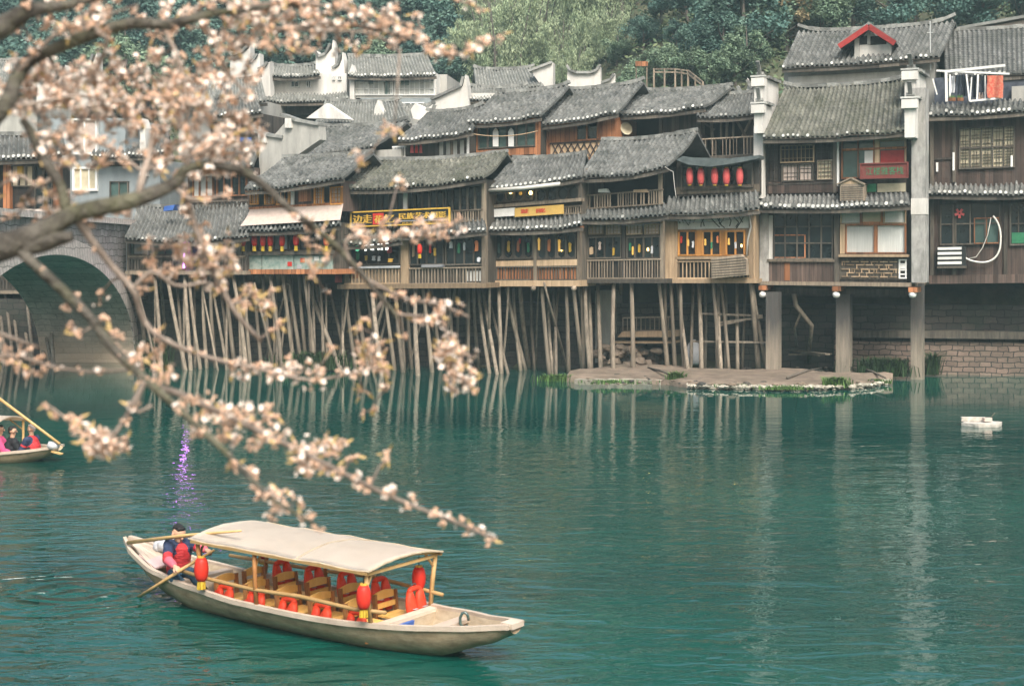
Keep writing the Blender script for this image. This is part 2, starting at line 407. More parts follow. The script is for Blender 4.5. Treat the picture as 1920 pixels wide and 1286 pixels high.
def slab(parent, pl, name, mat, x0, y0, x1, y1, of, ob, m=0):
    pl = pl.at((x0 + x1) / 2); mb = MB(); mb.rect(pl, x0, y0, x1, y1, of, ob); return mb.build(name, mat, parent)
def stilt(parent, pl, xt, yt, xb, yb, rpx=5.0, off=-.2, z=0.0, mat='bark', name='stilt'):
    a = pl.P(xt, yt, off); b = onz(xb, yb, z); d = (b - a)
    r = rpx * .68 * a.y / F; n = 5; mb = MB()
    pts, rr = [], []
    bend = V((rnd.uniform(-.05, .05), rnd.uniform(-.04, .04), 0))
    for i in range(n + 1):
        t = i / n * 1.12
        pts.append(a + d * t + bend * math.sin(math.pi * min(1, t)) + V((0, 0, .1 * (i == 0)))); rr.append(r * (.85 + .28 * t) * rnd.uniform(.95, 1.06))
    mb.tube(pts, rr, 7)
    return mb.build(name, mat, parent, smooth=True)
def firewall(parent, pl, px, steps, ybase, th=.22, mat='plaster', name='gable_wall'):
    """stepped horse-head wall running back from the facade; steps = (front offset, back offset, top row at the front)"""
    mb = MB(); caps = []
    zb = pl.raw(px, ybase, steps[0][0]).z
    for of, ob, py in steps:
        p = pl.raw(px, py, of); q = p - pl.n * (of - ob)
        t = pl.t * th / 2
        f = [V((*(p - t).xy, zb)), V((*(p + t).xy, zb)), p + t, p - t]; b = [V((*(q - t).xy, zb)), V((*(q + t).xy, zb)), q + t, q - t]
        mb.hexa(f, b, 0, .5)
        # white corbel block under the tip
        mb.box(p - pl.n * .03 + V((0, 0, -.32)), th * 1.5, .3, .30, 0, -math.radians(pl.yaw), .5)
        n = 7; cap = MB(); caps.append(cap)
        for i in range(n):
            def prof(u):
                w = max(0, 1 - u * 3.2)
                return lerp(p + pl.n * .12, q, u) + V((0, 0, .07 + .42 * w * w * w + .1 * w))
            cap.bar(prof(i / n), prof((i + 1) / n), th * (1.7 if i > 1 else .8 if i else .4), .1 if i else .06)
        cap.box(p + V((0, 0, .02)), th * 1.7, .2, .06, 1, -math.radians(pl.yaw))
    o = mb.build(name, mat, parent)
    for cap in caps: cap.build('tile_cap', ['ridge', 'lime'], o)
    return o
def body(parent, pl, x0, y0, x1, y1, mat, of=0.0, ob=-4.0, name='wall'):
    return slab(parent, pl, name, mat, x0, y0, x1, y1, of, ob)
def house_thing(name, pl, x, y, label, cat='house', group=None):
    p = pl.P(x, y, 0); return thing(name, label, cat, p, group)
# ================================================================ setting
BANK_K = .187
def prof_z(q):
    P_ = [(-60, -1.5), (45, -1.3), (53.6, -.55), (55.9, -.1), (56.9, -.3), (57.3, 2.4), (59, 4.2), (62, 7.0), (66, 10.2), (72, 12.6), (85, 18.0), (100, 24), (130, 33), (200, 44), (420, 60)]
    for (a, za), (b, zb) in zip(P_, P_[1:]):
        if q <= b: return lerp(za, zb, (q - a) / (b - a))
    return 60
def hz(x, y):
    q = y + BANK_K * max(-30, min(40, x))
    L = min(1, max(0, (9 - x) / 7)); L = L * L * (3 - 2 * L)
    if q > 61: q = 61 + max(0, q - 61 - 12 * L * min(1, (q - 61) / 14))
    z = prof_z(q)
    if q > 60: z += min(1, (q - 60) / 12) * (1.1 * noise.noise(V((x * .09, y * .09, 3))) + .4 * noise.noise(V((x * .3, y * .3, 9))))
    return z
mb = MB(); xs = [-420, -200, -120, -80] + [x for x in range(-60, 62, 2)] + [80, 120, 200, 420]
ys = [-60, 0, 30, 45, 50, 53, 54.5, 56, 57, 58, 59, 60, 61.5, 63] + [65 + 2 * k for k in range(34)] + [140, 150, 170, 200, 280, 420]
vs = []
for y in ys:
    for x in xs: vs.append(V((x, y, hz(x, y))))
n = len(xs)
mb.add(vs, [(j * n + i, j * n + i + 1, (j + 1) * n + i + 1, (j + 1) * n + i) for j in range(len(ys) - 1) for i in range(n - 1)], 0, .5)
MT['soil'] = M('wooded_hill_ground', (.035, .045, .028), (.10, .105, .06), sc=.8, var=.4, tint=0, bump=.6, bsc=6, rough=.95, stain=.4, stainc=(.12, .085, .05))
mb.build('hillside_ground', 'soil', smooth=True, kind='structure')

# river
m, nt, b = base('river_water')
b.inputs['Base Color'].default_value = (.0045, .085, .066, 1); b.inputs['Roughness'].default_value = .015; b.inputs['IOR'].default_value = 1.52
geo = nt.nodes.new('ShaderNodeNewGeometry'); pos = geo.outputs['Position']
sx = nt.nodes.new('ShaderNodeSeparateXYZ'); nt.links.new(pos, sx.inputs[0])
w1 = noisen(nt, mapping(nt, pos, (.6, 1.35, 1)), 1.0, 3, .55)
w1.inputs['Distortion'].default_value = .6
w2 = noisen(nt, mapping(nt, pos, (2.1, 4.2, 1)), 1.0, 3, .5); w2.inputs['Distortion'].default_value = .5
w3 = noisen(nt, mapping(nt, pos, (.09, .14, 1)), 1.0, 2, .5)
near = ramp(nt, sx.outputs[1], 44, 25)
left = ramp(nt, sx.outputs[0], 1, -7)
fst = ramp(nt, sx.outputs[1], 30, 17)
amp = mth(nt, 'MULTIPLY_ADD', near, .42, .042)
amp = mth(nt, 'MULTIPLY', amp, mth(nt, 'MULTIPLY_ADD', w3.outputs[0], 1.2, .4))
amp = mth(nt, 'ADD', amp, mth(nt, 'MULTIPLY', mth(nt, 'MULTIPLY', left, fst), 2.1))
hh = mth(nt, 'ADD', mth(nt, 'MULTIPLY', w1.outputs[0], 1.0), mth(nt, 'MULTIPLY', w2.outputs[0], .42))
hh = mth(nt, 'MULTIPLY', hh, amp)
# oar rings
oar = onz(215, 1112)
dv = nt.nodes.new('ShaderNodeVectorMath'); dv.operation = 'DISTANCE'; nt.links.new(pos, dv.inputs[0]); dv.inputs[1].default_value = oar + V((-.55, .1, 0))
rr = mth(nt, 'ADD', dv.outputs['Value'], mth(nt, 'MULTIPLY', w1.outputs[0], 1.3))
ring = mth(nt, 'SINE', mth(nt, 'MULTIPLY', rr, 13.0))
msk = ramp(nt, dv.outputs['Value'], 1.9, .35)
hh = mth(nt, 'ADD', hh, mth(nt, 'MULTIPLY', mth(nt, 'MULTIPLY', mth(nt, 'MULTIPLY', ring, msk), ramp(nt, w2.outputs[0], .3, .6)), 1.0))
bp = nt.nodes.new('ShaderNodeBump'); bp.inputs['Strength'].default_value = 1; bp.inputs['Distance'].default_value = .085
nt.links.new(hh, bp.inputs['Height']); nt.links.new(bp.outputs[0], b.inputs['Normal'])
cn = noisen(nt, mapping(nt, pos, (.06, .11, 1)), 1.0, 4, .6)
nt.links.new(mixc(nt, ramp(nt, cn.outputs[0], .35, .68), (.0018, .038, .031), (.003, .072, .053)), b.inputs['Base Color'])
MT['water'] = m
mb = MB(); mb.add([(-200, -40, 0), (200, -40, 0), (200, 90, 0), (-200, 90, 0)], [(0, 1, 2, 3)]); mb.build('river_water', 'water', kind='structure')

# near bank terrace the photograph is taken from
MT['paving'] = stone('terrace_paving', (.26, .25, .23), (.34, .33, .3), (.1, .1, .09), .6, .4, axis=(1, .6, 0), moss=.3)
mb = MB(); mb.box((0, -14, -1.2), 60, 35.6, 4.1); mb.build('near_bank_terrace', 'paving', kind='structure')

# stone embankment wall under the houses
MT['bankstone'] = stone('bank_stone', (.042, .037, .033), (.085, .07, .057), (.01, .01, .01), .52, .25, moss=.7, zpale=None)
PLW = Pl(960, 56.2, 10.6)
def wall_part(nm, xa, xb, z0, z1, off, depth, mat, parent):
    mb = MB(); N = 40
    def pt(x, o): return V((x, 56.2 - BANK_K * x, 0)) + PLW.n * o
    for i in range(N):
        a, bb = lerp(xa, xb, i / N), lerp(xa, xb, (i + 1) / N)
        f = [pt(a, off), pt(bb, off), pt(bb, off), pt(a, off)]; q = [p - PLW.n * depth for p in f]
        for l in (f, q):
            for k in range(4): l[k] = l[k] + V((0, 0, (z0, z0, z1, z1)[k] + (.06 * noise.noise(V((l[k].x * .7, 0, 1))) if k > 1 else 0)))
        mb.hexa(f, q, 0, .5)
    return mb.build(nm, mat, parent)
ew = thing('stone_wall', 'long dark mossy stone embankment wall standing behind the stilts under the houses', 'wall', V((0, 56.2, 0)))
wall_part('wall', -45, 32, -.8, 2.55, 0, 1.2, 'bankstone', ew)
wall_part('ledge', 12.2, 32, 1.35, 1.62, .55, .5, 'greyd', ew)
MT['lowstone'] = stone('pinkish_bank_stone', (.16, .112, .088), (.25, .18, .14), (.025, .023, .02), .40, .2, moss=.3)
wall_part('lower_course', 12.2, 32, -.8, 1.2, .35, .3, 'lowstone', ew)

# mud bank with pale stone edging
MT['mud'] = M('dry_mud', (.10, .078, .06), (.235, .185, .14), sc=1.9, tint=0, bump=.9, bsc=9, rough=.95, stain=.7, stainc=(.10, .085, .06), dirt_sc=.9)
front = [(1062, 716), (1150, 719), (1255, 722), (1290, 728), (1400, 731), (1500, 731), (1600, 728), (1672, 718)]
mb = MB(); f0 = [onz(x, y, 0) for x, y in front]
rows = []
def px_c(p): return 960 + F * p.x / p.y
for p in f0:
    pxx = px_c(p); kx = min(1, max(.04, (1672 - pxx) / 150)) * min(1, max(.25, (pxx - 1050) / 60)); d = V((.16, 1, 0)) * kx; rows.append([p + V((0, 0, -.3)), p + V((0, 0, .13)), p + d * .5 + V((0, 0, .2)), p + d * 1.4 + V((0, 0, .26)), p + d * 4.5 + V((0, 0, .34))])
vs = []; fs = []
def sub(rows, k):
    out = []
    for i in range(len(rows) - 1):
        for j in range(k): out.append([lerp(a, c, j / k) for a, c in zip(rows[i], rows[i + 1])])
    out.append(rows[-1]); return out
rows = sub(rows, 6)
for r in rows:
    for i, p in enumerate(r): vs.append(p + V((0, 0, (.07 * noise.noise(p * 1.1) + .04 * noise.noise(p * 3.1)) * (i > 0))) + V((0, .16 * noise.noise(p * 2) + .22 * noise.noise(p * .8), 0)))
k = 5
fs = [(i * k + j, (i + 1) * k + j, (i + 1) * k + j + 1, i * k + j + 1) for i in range(len(rows) - 1) for j in range(k - 1)]
mb.add(vs, fs, 0, .5); mb.build('mud_bank', 'mud', smooth=True, kind='structure')
def rock(mb, c, r, m=0, t=None, sq=(1, 1, .7)):
    n, k = 7, 5; s = rnd.random() * 50; vs = []
    for j in range(k + 1):
        th = math.pi * j / k
        for i in range(n):
            a = 2 * math.pi * i / n; d = V((math.sin(th) * math.cos(a), math.sin(th) * math.sin(a), math.cos(th)))
            q = 1 + .35 * noise.noise(d * 1.3 + V((s, 0, 0)))
            vs.append(V(c) + V((d.x * sq[0], d.y * sq[1], d.z * sq[2])) * r * q)
    mb.add(vs, [(j * n + i, j * n + (i + 1) % n, (j + 1) * n + (i + 1) % n, (j + 1) * n + i) for j in range(k) for i in range(n)], m, t)
MT['palestone'] = M('pale_edging_stone', (.26, .24, .195), (.46, .42, .35), sc=6, tint=.4, bump=.5, bsc=15, stain=.4, stainc=(.14, .15, .09))
mb = MB()
for i in range(190):
    t = i / 189; x = lerp(1288, 1668, t); y = 728 + 4 * math.sin(t * math.pi) - 11 * max(0, t - .8) * 5 * (t - .8) * 4
    for q in range(2): rock(mb, onz(x + rnd.uniform(-2, 2), y - 2 - 4 * q + rnd.uniform(-2.5, 1), .03 + .09 * q), rnd.uniform(.035, .10), sq=(rnd.uniform(.8, 1.5), 1, rnd.uniform(.5, .8)))
mb.build('pebbles', 'palestone', kind='stuff', label='pale cobbles edging the mud bank at the waterline')
mb = MB()
x = 1082
while x < 1275:
    w = rnd.uniform(18, 34); a = onz(x, 719, .02); c = onz(x + w - 1.5, 720.5, .02)
    mb.bar(lerp(a, c, .5) + (a - c) * .5 + V((0, .15, .02)), lerp(a, c, .5) + (c - a) * .5 + V((0, .15, .02)), .4, .26); x += w
mb.build('quay_edge', 'palestone', kind='structure')

# plants at the waterline
MT['grass'] = M('grass_blades', (.045, .10, .025), (.11, .19, .05), sc=8, tint=.5, bump=0)
MT['bushleaf'] = M('dark_bush_leaves', (.016, .035, .014), (.045, .085, .03), sc=4, tint=.6, bump=0)
def tuft(name, label, cat, px, py, z, w, h, n, mat, seed=0):
    c = onz(px, py, z); mb = MB(); wm = w * c.y / F; hm = h * c.y / F
    for i in range(n):
        p = c + V((rnd.gauss(0, .28) * wm, rnd.gauss(0, .25) * wm * .5, -.05)); a = rnd.uniform(0, 6.28); l = hm * rnd.uniform(.5, 1.1)
        d = V((math.cos(a), math.sin(a), 0)); s = V((-d.y, d.x, 0)) * rnd.uniform(.012, .025)
        q = p + d * l * .2 + V((0, 0, l * .7)); e = p + d * l * .55 + V((0, 0, l * .85))
        mb.add([p - s, p + s, q + s * .8, q - s * .8, e], [(0, 1, 2, 3), (3, 2, 4)], 0)
    mb.build(name, mat, None, label=label, cat=cat, origin=c)
tuft('grass_tuft', 'low green grass clump at the left end of the mud bank', 'grass', 1052, 712, .05, 60, 16, 420, 'grass')
tuft('fern_plant', 'bright green bushy plant between the stone quay edge and the mud bank', 'plant', 1267, 716, .1, 26, 26, 330, 'grass')
tuft('grass_tuft', 'spiky green grass clump in front of the middle thick square pillar', 'grass', 1568, 724, .12, 38, 24, 380, 'grass')
tuft('grass_tuft', 'short grass strip along the pebbles below the left thick square pillar', 'grass', 1470, 727, .12, 80, 9, 300, 'grass')
tuft('grass_tuft', 'sparse weeds on the stone quay edge under the open balcony house', 'grass', 1150, 716, .15, 110, 8, 260, 'grass')
tuft('grass_tuft', 'weeds at the right tip of the mud bank', 'grass', 1640, 716, .12, 40, 10, 320, 'grass')
tuft('grass_tuft', 'weeds among the pebbles left of the spiky grass clump', 'grass', 1370, 722, .14, 70, 7, 200, 'grass')
tuft('water_bush', 'dark leafy bush at the foot of the wall between two thick pillars', 'bush', 1655, 702, .15, 90, 40, 900, 'bushleaf')
tuft('water_bush', 'small dark plant growing at the wall right of the tall corner pillar', 'bush', 1748, 700, .1, 22, 50, 260, 'bushleaf')
tuft('water_bush', 'dark ivy clump at the bank foot under the photo shop', 'bush', 590, 690, .1, 110, 40, 700, 'bushleaf')
tuft('water_bush', 'dark green shrub at the bank foot beside the bridge arch', 'bush', 292, 684, .1, 40, 60, 400, 'bushleaf')

# ---------------------------------------------------------------- bridge
MT['bridge'] = stone('bridge_stone', (.27, .245, .225), (.38, .35, .325), (.10, .095, .085), .5, .25, axis=(0, 1, 0), moss=.35)
MT['barrel'] = stone('arch_barrel_stone', (.58, .49, .42), (.66, .57, .50), (.42, .36, .31), .6, .24, axis=(1, 0, 0), moss=.28, zpale=(2.0, .6, (.60, .46, .32)))
MT['vous'] = stone('arch_ring_stone', (.56, .49, .44), (.68, .60, .55), (.28, .25, .22), .3, .6, axis=(0, 1, .4), moss=.12)
br = thing('stone_bridge', 'old stone arch bridge whose wide arch opens at the left edge of the river', 'bridge', V((-17.5, 58.5, 0)))
XA, XB, CY, EA, EB = -15.6, -19.5, 48.5, 10.3, 4.45
arc = [(CY + EA * math.cos(math.pi * i / 40), EB * math.sin(math.pi * i / 40)) for i in range(41)]
mb = MB(); vs = [(XA, y, z) for y, z in arc] + [(XB, y, z) for y, z in arc]
vs = [(x, y, z if 0 < i % 41 < 40 else -.8) for i, (x, y, z) in enumerate(vs)]
mb.add(vs, [(i, i + 1, i + 42, i + 41) for i in range(40)], 0, .5); mb.build('barrel', 'barrel', br)
TOP = 5.75
def face(X, inset):
    mb = MB()
    top = [(X, y, TOP) for y, z in arc]
    vs = [(X, y, z) for y, z in arc] + top
    mb.add(vs, [(i, i + 1, i + 42, i + 41) for i in range(40)], 0, .5)
    for ya, yb in ((CY + EA, 66), (20, CY - EA)):
        mb.add([(X, ya, -.8), (X, yb, -.8), (X, yb, TOP), (X, ya, TOP)], [(0, 1, 2, 3)], 0, .5)
    return mb
face(XA, 0).build('spandrel_wall', 'bridge', br); face(XB, 0).build('spandrel_wall', 'bridge', br)
mb = MB(); mb.add([(XA + .02, 20, TOP), (XA + .02, 66, TOP), (XB - .02, 66, TOP), (XB - .02, 20, TOP)], [(0, 1, 2, 3)], 0, .5)
mb.add([(XA, CY - EA - .01, -.8), (XB, CY - EA - .01, -.8), (XB, CY - EA - .01, .2), (XA, CY - EA - .01, .2)], [(0, 1, 2, 3)], 0, .5)
mb.build('deck', 'bridge', br)
mb = MB()
for i in range(40):
    def pt(i, e, x): a = math.pi * i / 40; return V((x, CY + (EA + e) * math.cos(a), (EB + e) * math.sin(a)))
    for e0, e1, xx in ((0.004, .62, XA + .06),):
        f = [pt(i, e0, xx), pt(i + 1, e0, xx), pt(i + 1, e1, xx), pt(i, e1, xx)]
        mb.hexa(f, [p - V((.12, 0, 0)) for p in f], 0)
mb.build('arch_ring', 'vous', br)
mb = MB(); mb.box((XA + .02, 43, TOP - .1), .3, 46, .22); mb.build('string_course', 'vous', br)

# ---------------------------------------------------------------- trees on the hill
def leafmat(nm, a, b_): 
    m, nt, bb = base(nm)
    co = nt.nodes.new('ShaderNodeTexCoord').outputs['Object']; n1 = noisen(nt, co, .5, 3)
    c = mixc(nt, ramp(nt, n1.outputs[0], .35, .65), a, b_)
    at = nt.nodes.new('ShaderNodeAttribute'); at.attribute_name = 'tint'
    k = mth(nt, 'MULTIPLY_ADD', at.outputs['Fac'], 1.1, .45); cm = nt.nodes.new('ShaderNodeCombineXYZ')
    for i in range(3): nt.links.new(k, cm.inputs[i])
    nt.links.new(mixc(nt, 1.0, c, cm.outputs[0], 'MULTIPLY'), bb.inputs['Base Color'])
    bb.inputs['Roughness'].default_value = .7; bb.inputs['Specular IOR Level'].default_value = .2
    return m
MT['leafd'] = leafmat('dark_leaves', (.07, .148, .128), (.13, .215, .165))
MT['leafm'] = leafmat('mid_green_leaves', (.12, .19, .12), (.19, .26, .165))
MT['leafb'] = leafmat('bamboo_leaves', (.23, .30, .17), (.34, .40, .25))
MT['leafo'] = leafmat('russet_leaves', (.24, .20, .11), (.36, .28, .16))
MT['trunk'] = M('tree_trunk_bark', (.07, .06, .05), (.16, .14, .12), sc=3, st=(3, 3, .6), tint=0)
def crown_mb(kind, R_, H_, n):
    mb = MB(); cl = []
    if kind == 'bamboo':
        for i in range(20):
            a = rnd.uniform(0, 6.28); r = R_ * math.sqrt(rnd.random()) * .8; top = H_ * rnd.uniform(.7, 1) * (1 - .25 * (r / R_) ** 2)
            # arching plume: chain of clumps, tip bending outwards
            for j in range(9):
                t = j / 8; cl.append((V((math.cos(a) * (r + t * t * 1.1), math.sin(a) * (r + t * t * 1.1), top * (.12 + .88 * t - .2 * max(0, t - .75) * 2))), .62 * (1.15 - .6 * t), .75 + .5 * rnd.random() * t))
    else:
        m = 26
        for i in range(m):
            while True:
                d = V((rnd.uniform(-1, 1), rnd.uniform(-1, 1), rnd.uniform(-1, 1)))
                if .25 < d.length < 1: break
            s = rnd.uniform(.55, 1.0)
            zz = d.z
            wid = (1 - .35 * max(0, zz)) if kind != 'tall' else (.75 - .5 * zz)
            cl.append((V((d.x * R_ * .85 * wid, d.y * R_ * .85 * wid, H_ * (.55 + .42 * zz))), s * R_ * .38, rnd.uniform(.3, 1.2)))
    per = n // len(cl)
    for c, r, br_ in cl:
        for k in range(per):
            d = V((rnd.gauss(0, 1), rnd.gauss(0, 1), rnd.gauss(0, 1))).normalized() * r * (rnd.random() ** .45)
            d.z *= .8
            p = c + d
            if kind == 'bamboo':
                a = V((rnd.gauss(0, .5), rnd.gauss(0, .5), -1)).normalized() * rnd.uniform(.09, .18); w = a.cross(V((rnd.gauss(0, 1), rnd.gauss(0, 1), .3))).normalized() * .032
            else:
                a = V((rnd.gauss(0, 1), rnd.gauss(0, 1), rnd.gauss(-.2, .6))).normalized() * rnd.uniform(.1, .21); w = a.cross(V((rnd.gauss(0, 1), rnd.gauss(0, 1), rnd.gauss(0, 1)))).normalized() * .085
            mb.add([p - a, p + w, p + a, p - w], [(0, 1, 2, 3)], 0, min(1, max(0, .42 * br_ + rnd.uniform(-.15, .2))))
    return mb
def tree_proto(name, label, kind, R_, H_, n, mat, bare=.25, thin=False):
    t = thing(name, label, 'tree', V((0, 0, 0)), None)
    mb = MB(); 
    if kind == 'bamboo':
        for i in range(9):
            a = rnd.uniform(0, 6.28); r = R_ * .5 * rnd.random()
            mb.tube([(math.cos(a) * r, math.sin(a) * r, -.5), (math.cos(a) * r * 1.3, math.sin(a) * r * 1.3, H_ * .45), (math.cos(a) * (r * 1.6 + .5), math.sin(a) * (r * 1.6 + .5), H_ * .85)], [.06, .05, .02], 5)
        cm = crown_mb(kind, R_, H_, n)
    else:
        hb = H_ * bare; x = 0
        mb.tube([(0, 0, -1), (.1, 0, hb), (.25, .1, hb + H_ * .35), (.3, .2, H_ * .93)], [.26 if not thin else .17, .2 if not thin else .14, .12, .03], 7)
        for i in range(7):
            a = rnd.uniform(0, 6.28); z = hb + H_ * rnd.uniform(.05, .5); l = R_ * rnd.uniform(.5, .9)
            mb.tube([(.15, .05, z), (math.cos(a) * l * .5, math.sin(a) * l * .5, z + .5), (math.cos(a) * l, math.sin(a) * l, z + 1.1)], [.09, .06, .02], 5)
        cm = crown_mb(kind, R_, H_ * (1 - bare), n)
        cm.v = [v + V((.2, .1, hb)) for v in cm.v]
    mb.build('trunk', 'trunk', t); cm.build('crown', mat, t)
    return t
LBL = {'d': ('broadleaf_tree', 'dark green broadleaf tree on the wooded hillside above the roofs', 'dark broadleaf trees on the hillside'),
       'm': ('broadleaf_tree', 'mid green bushy tree on the wooded hillside above the roofs', 'mid green trees on the hillside'),
       'b': ('bamboo_clump', 'pale yellow-green arching bamboo clump at the centre of the hillside', 'bamboo clumps on the hillside'),
       'o': ('broadleaf_tree', 'tree with russet and yellowish foliage on the hillside behind the large corner house', 'russet trees on the hillside'),
       't': ('tall_tree', 'tall dark tree with a bare slender trunk high on the hillside', 'tall slender trees on the hillside')}
PROTO = {'d': [tree_proto(LBL['d'][0], LBL['d'][1], 'round', 2.9, 6.2, 5200, 'leafd', .12), tree_proto(LBL['d'][0], LBL['d'][1], 'round', 2.5, 7.0, 5200, 'leafd', .1), tree_proto(LBL['d'][0], LBL['d'][1], 'round', 3.4, 5.6, 5600, 'leafd', .1)],
         'm': [tree_proto(LBL['m'][0], LBL['m'][1], 'round', 2.6, 5.5, 5000, 'leafm', .1), tree_proto(LBL['m'][0], LBL['m'][1], 'round', 3.0, 4.8, 5000, 'leafm', .08)],
         'b': [tree_proto(LBL['b'][0], LBL['b'][1], 'bamboo', 2.4, 7.5, 12500, 'leafb'), tree_proto(LBL['b'][0], LBL['b'][1], 'bamboo', 2.0, 6.4, 11000, 'leafb')],
         'o': [tree_proto(LBL['o'][0], LBL['o'][1], 'round', 2.4, 5.6, 4600, 'leafo', .15)],
         't': [tree_proto(LBL['t'][0], LBL['t'][1], 'tall', 1.7, 10.5, 3600, 'leafd', .5, True)]}
used = {}
def plant(kind, px, Y, sc=1.0):
    if px < 1160 and Y < 105: Y += 11
    x = (px - 960) / F * Y
    i = rnd.randrange(len(PROTO[kind])); pr = PROTO[kind][i]
    if (kind, i) in used: t = copy_tree(pr)
    else: t = pr; used[(kind, i)] = 1
    t.location = (x, Y, hz(x, Y) - .15); s = sc * rnd.uniform(.88, 1.12)
    t.scale = (s, s, s * rnd.uniform(.92, 1.1)); t.rotation_euler = (0, 0, rnd.uniform(0, 6.28))
    tag(t, LBL[kind][1], 'tree', LBL[kind][2])
# bamboo in the middle, dark trees elsewhere
for px, Y, s in ((885, 78, .9), (945, 76, .95), (1000, 79, .95), (1055, 75, .9), (1110, 77, 1.0), (1150, 76, .85), (925, 84, 1.05), (1035, 86, 1.1), (1100, 88, 1.05), (860, 88, 1.0), (980, 72, .6), (1075, 71.5, .6), (1135, 72, .55), (820, 90, .9)):
    plant('b', px, Y, s)
for px, Y, s in ((1415, 77, .85), (1455, 79, .95), (1475, 75, .7), (1770, 88, .9), (1720, 92, .8), (1440, 88, 1), (350, 76, .5)):
    plant('o', px, Y, s)
for px, Y, s in ((1165, 86, 1), (1198, 88, 1.05), (1222, 86, .95), (1250, 93, 1), (1300, 95, 1), (1455, 95, 1.1), (1180, 97, 1), (1275, 89, .9)):
    plant('t', px, Y, s)
for px, Y, s in ((1330, 77, .95), (1365, 75, 1.0), (1395, 78, 1.0), (1345, 84, 1.0), (1385, 72.5, .75), (1320, 72.5, .5), (1290, 83, .5), (1240, 82, .45), (1350, 71.5, .55), (1205, 79, .4), (1270, 76, .3), (1310, 98, 1.0), (1225, 100, 1.1), (1270, 103, 1.1), (1175, 104, 1.1)):
    plant('d', px, Y, s)
for px, Y, s in ((1215, 73.5, .42), (1250, 71, .4), (1290, 70, .42), (1335, 69.5, .4), (1180, 72, .45), (1155, 70, .4), (1380, 69.5, .4)):
    plant('m', px, Y, s)
for px, Y, s in ((60, 80, 1), (150, 78, 1.0), (240, 76, 1.0), (330, 79, 1), (420, 77, 1), (505, 79, 1), (585, 82, 1), (660, 84, 1), (735, 83, 1), (800, 80, .95), (845, 77, .7), (100, 90, 1.1), (200, 92, 1.1), (300, 90, 1.1), (390, 91, 1.1), (480, 92, 1.1), (560, 93, 1.1), (640, 95, 1.1), (710, 94, 1.1), (780, 96, 1.1), (0, 84, 1.1), (-90, 82, 1.1)):
    plant('d' if rnd.random() < .75 else 'm', px, Y, s)
for px, Y, s in ((1510, 84, 1), (1560, 82, 1), (1615, 84, 1), (1665, 83, 1), (1700, 86, 1), (1740, 84, .95), (1810, 85, 1.05), (1870, 83, 1), (1930, 85, 1), (1990, 82, 1), (1540, 95, 1.1), (1630, 96, 1.1), (1690, 97, 1.1), (1800, 97, 1.1), (1850, 96, 1.1), (1920, 98, 1.1)):
    plant('d' if rnd.random() < .8 else 'm', px, Y, s)
for px, Y, s in ((30, 78, .9), (120, 80, .9), (200, 77, .85), (280, 80, .9), (370, 78, .9), (450, 80, .9), (540, 79, .85), (610, 80, .9), (690, 79, .85), (760, 81, .9), (820, 80, .8), (700, 86, 1), (620, 87, 1), (540, 86, 1), (450, 86, 1), (350, 86, 1), (250, 86, 1), (150, 85, 1), (50, 87, 1), (780, 88, 1), (830, 87, 1)):
    plant('d' if rnd.random() < .7 else 'm', px, Y, s)
for px, Y, s in ((1500, 76, .7), (1540, 75, .7), (1600, 76, .7), (1660, 75, .7), (1720, 77, .7), (1790, 76, .7), (1850, 75, .7), (1910, 76, .7), (1440, 74, .6), (1405, 70, .5), (1330, 90, 1), (1400, 90, 1), (1460, 86, 1), (1500, 90, 1)):
    plant('d' if rnd.random() < .6 else 'm', px, Y, s)
for k in range(26):
    plant('d' if k % 4 else 'm', lerp(-150, 2070, k / 25), rnd.uniform(106, 118), 1.2)
mb = MB()
MT['under'] = leafmat('undergrowth_leaves', (.06, .11, .06), (.14, .17, .085))
for k in range(42000):
    Y = rnd.uniform(63, 108); x = rnd.uniform(-.4, .4) * Y; p = V((x, Y, hz(x, Y) + rnd.random() ** 2 * (.5 + .9 * abs(noise.noise(V((x * .4, Y * .4, 0)))))))
    a = V((rnd.gauss(0, 1), rnd.gauss(0, 1), rnd.gauss(.3, .6))).normalized() * rnd.uniform(.12, .24); w = a.cross(V((rnd.gauss(0, 1), rnd.gauss(0, 1), rnd.gauss(0, 1)))).normalized() * .08
    mb.add([p - a, p + w, p + a, p - w], [(0, 1, 2, 3)], 0, min(1, max(0, .5 + .9 * noise.noise(p * .25) + rnd.uniform(-.1, .1))))
mb.build('undergrowth', 'under', kind='stuff', label='low undergrowth and ferns covering the hillside between the trees')

# hillside path, fence, orange board
def fence_run(name, label, pts, hpx):
    q = [W(px, py, Y) for px, py, Y in pts]; t = thing(name, label, 'fence', q[0])
    for i in range(len(q) - 1):
        a, b_ = q[i], q[i + 1]; n = max(2, int((b_ - a).length / .5)); h = hpx * a.y / F
        mb = MB()
        for s in (.55, 1): mb.bar(a + V((0, 0, h * s)), b_ + V((0, 0, h * s)), .06, .07)
        mb.build('rail', 'grey', t)
        for j in range(n + (i == len(q) - 2)):
            p = lerp(a, b_, j / n); mb = MB(); mb.bar(p + V((0, 0, -.9)), p + V((0, 0, h * 1.1)), .08); mb.build('post', 'grey', t)
fence_run('wooden_fence', 'thin pale wooden rail fence along the hillside path, running downhill to the right', [(1226, 143, 69), (1266, 143, 68.5), (1290, 146, 68), (1318, 168, 67)], 13)
p = W(1203, 120, 70); t = thing('hillside_board', 'small orange board on two posts beside the hillside fence', 'sign', p)
mb = MB(); mb.box(p + V((0, 0, -.12)), .62, .06, .24); mb.build('board', 'rust', t)
for s in (-1, 1):
    mb = MB(); mb.bar(p + V((.26 * s, .05, -1.2)), p + V((.26 * s, .05, .1)), .06); mb.build('post', 'grey', t)
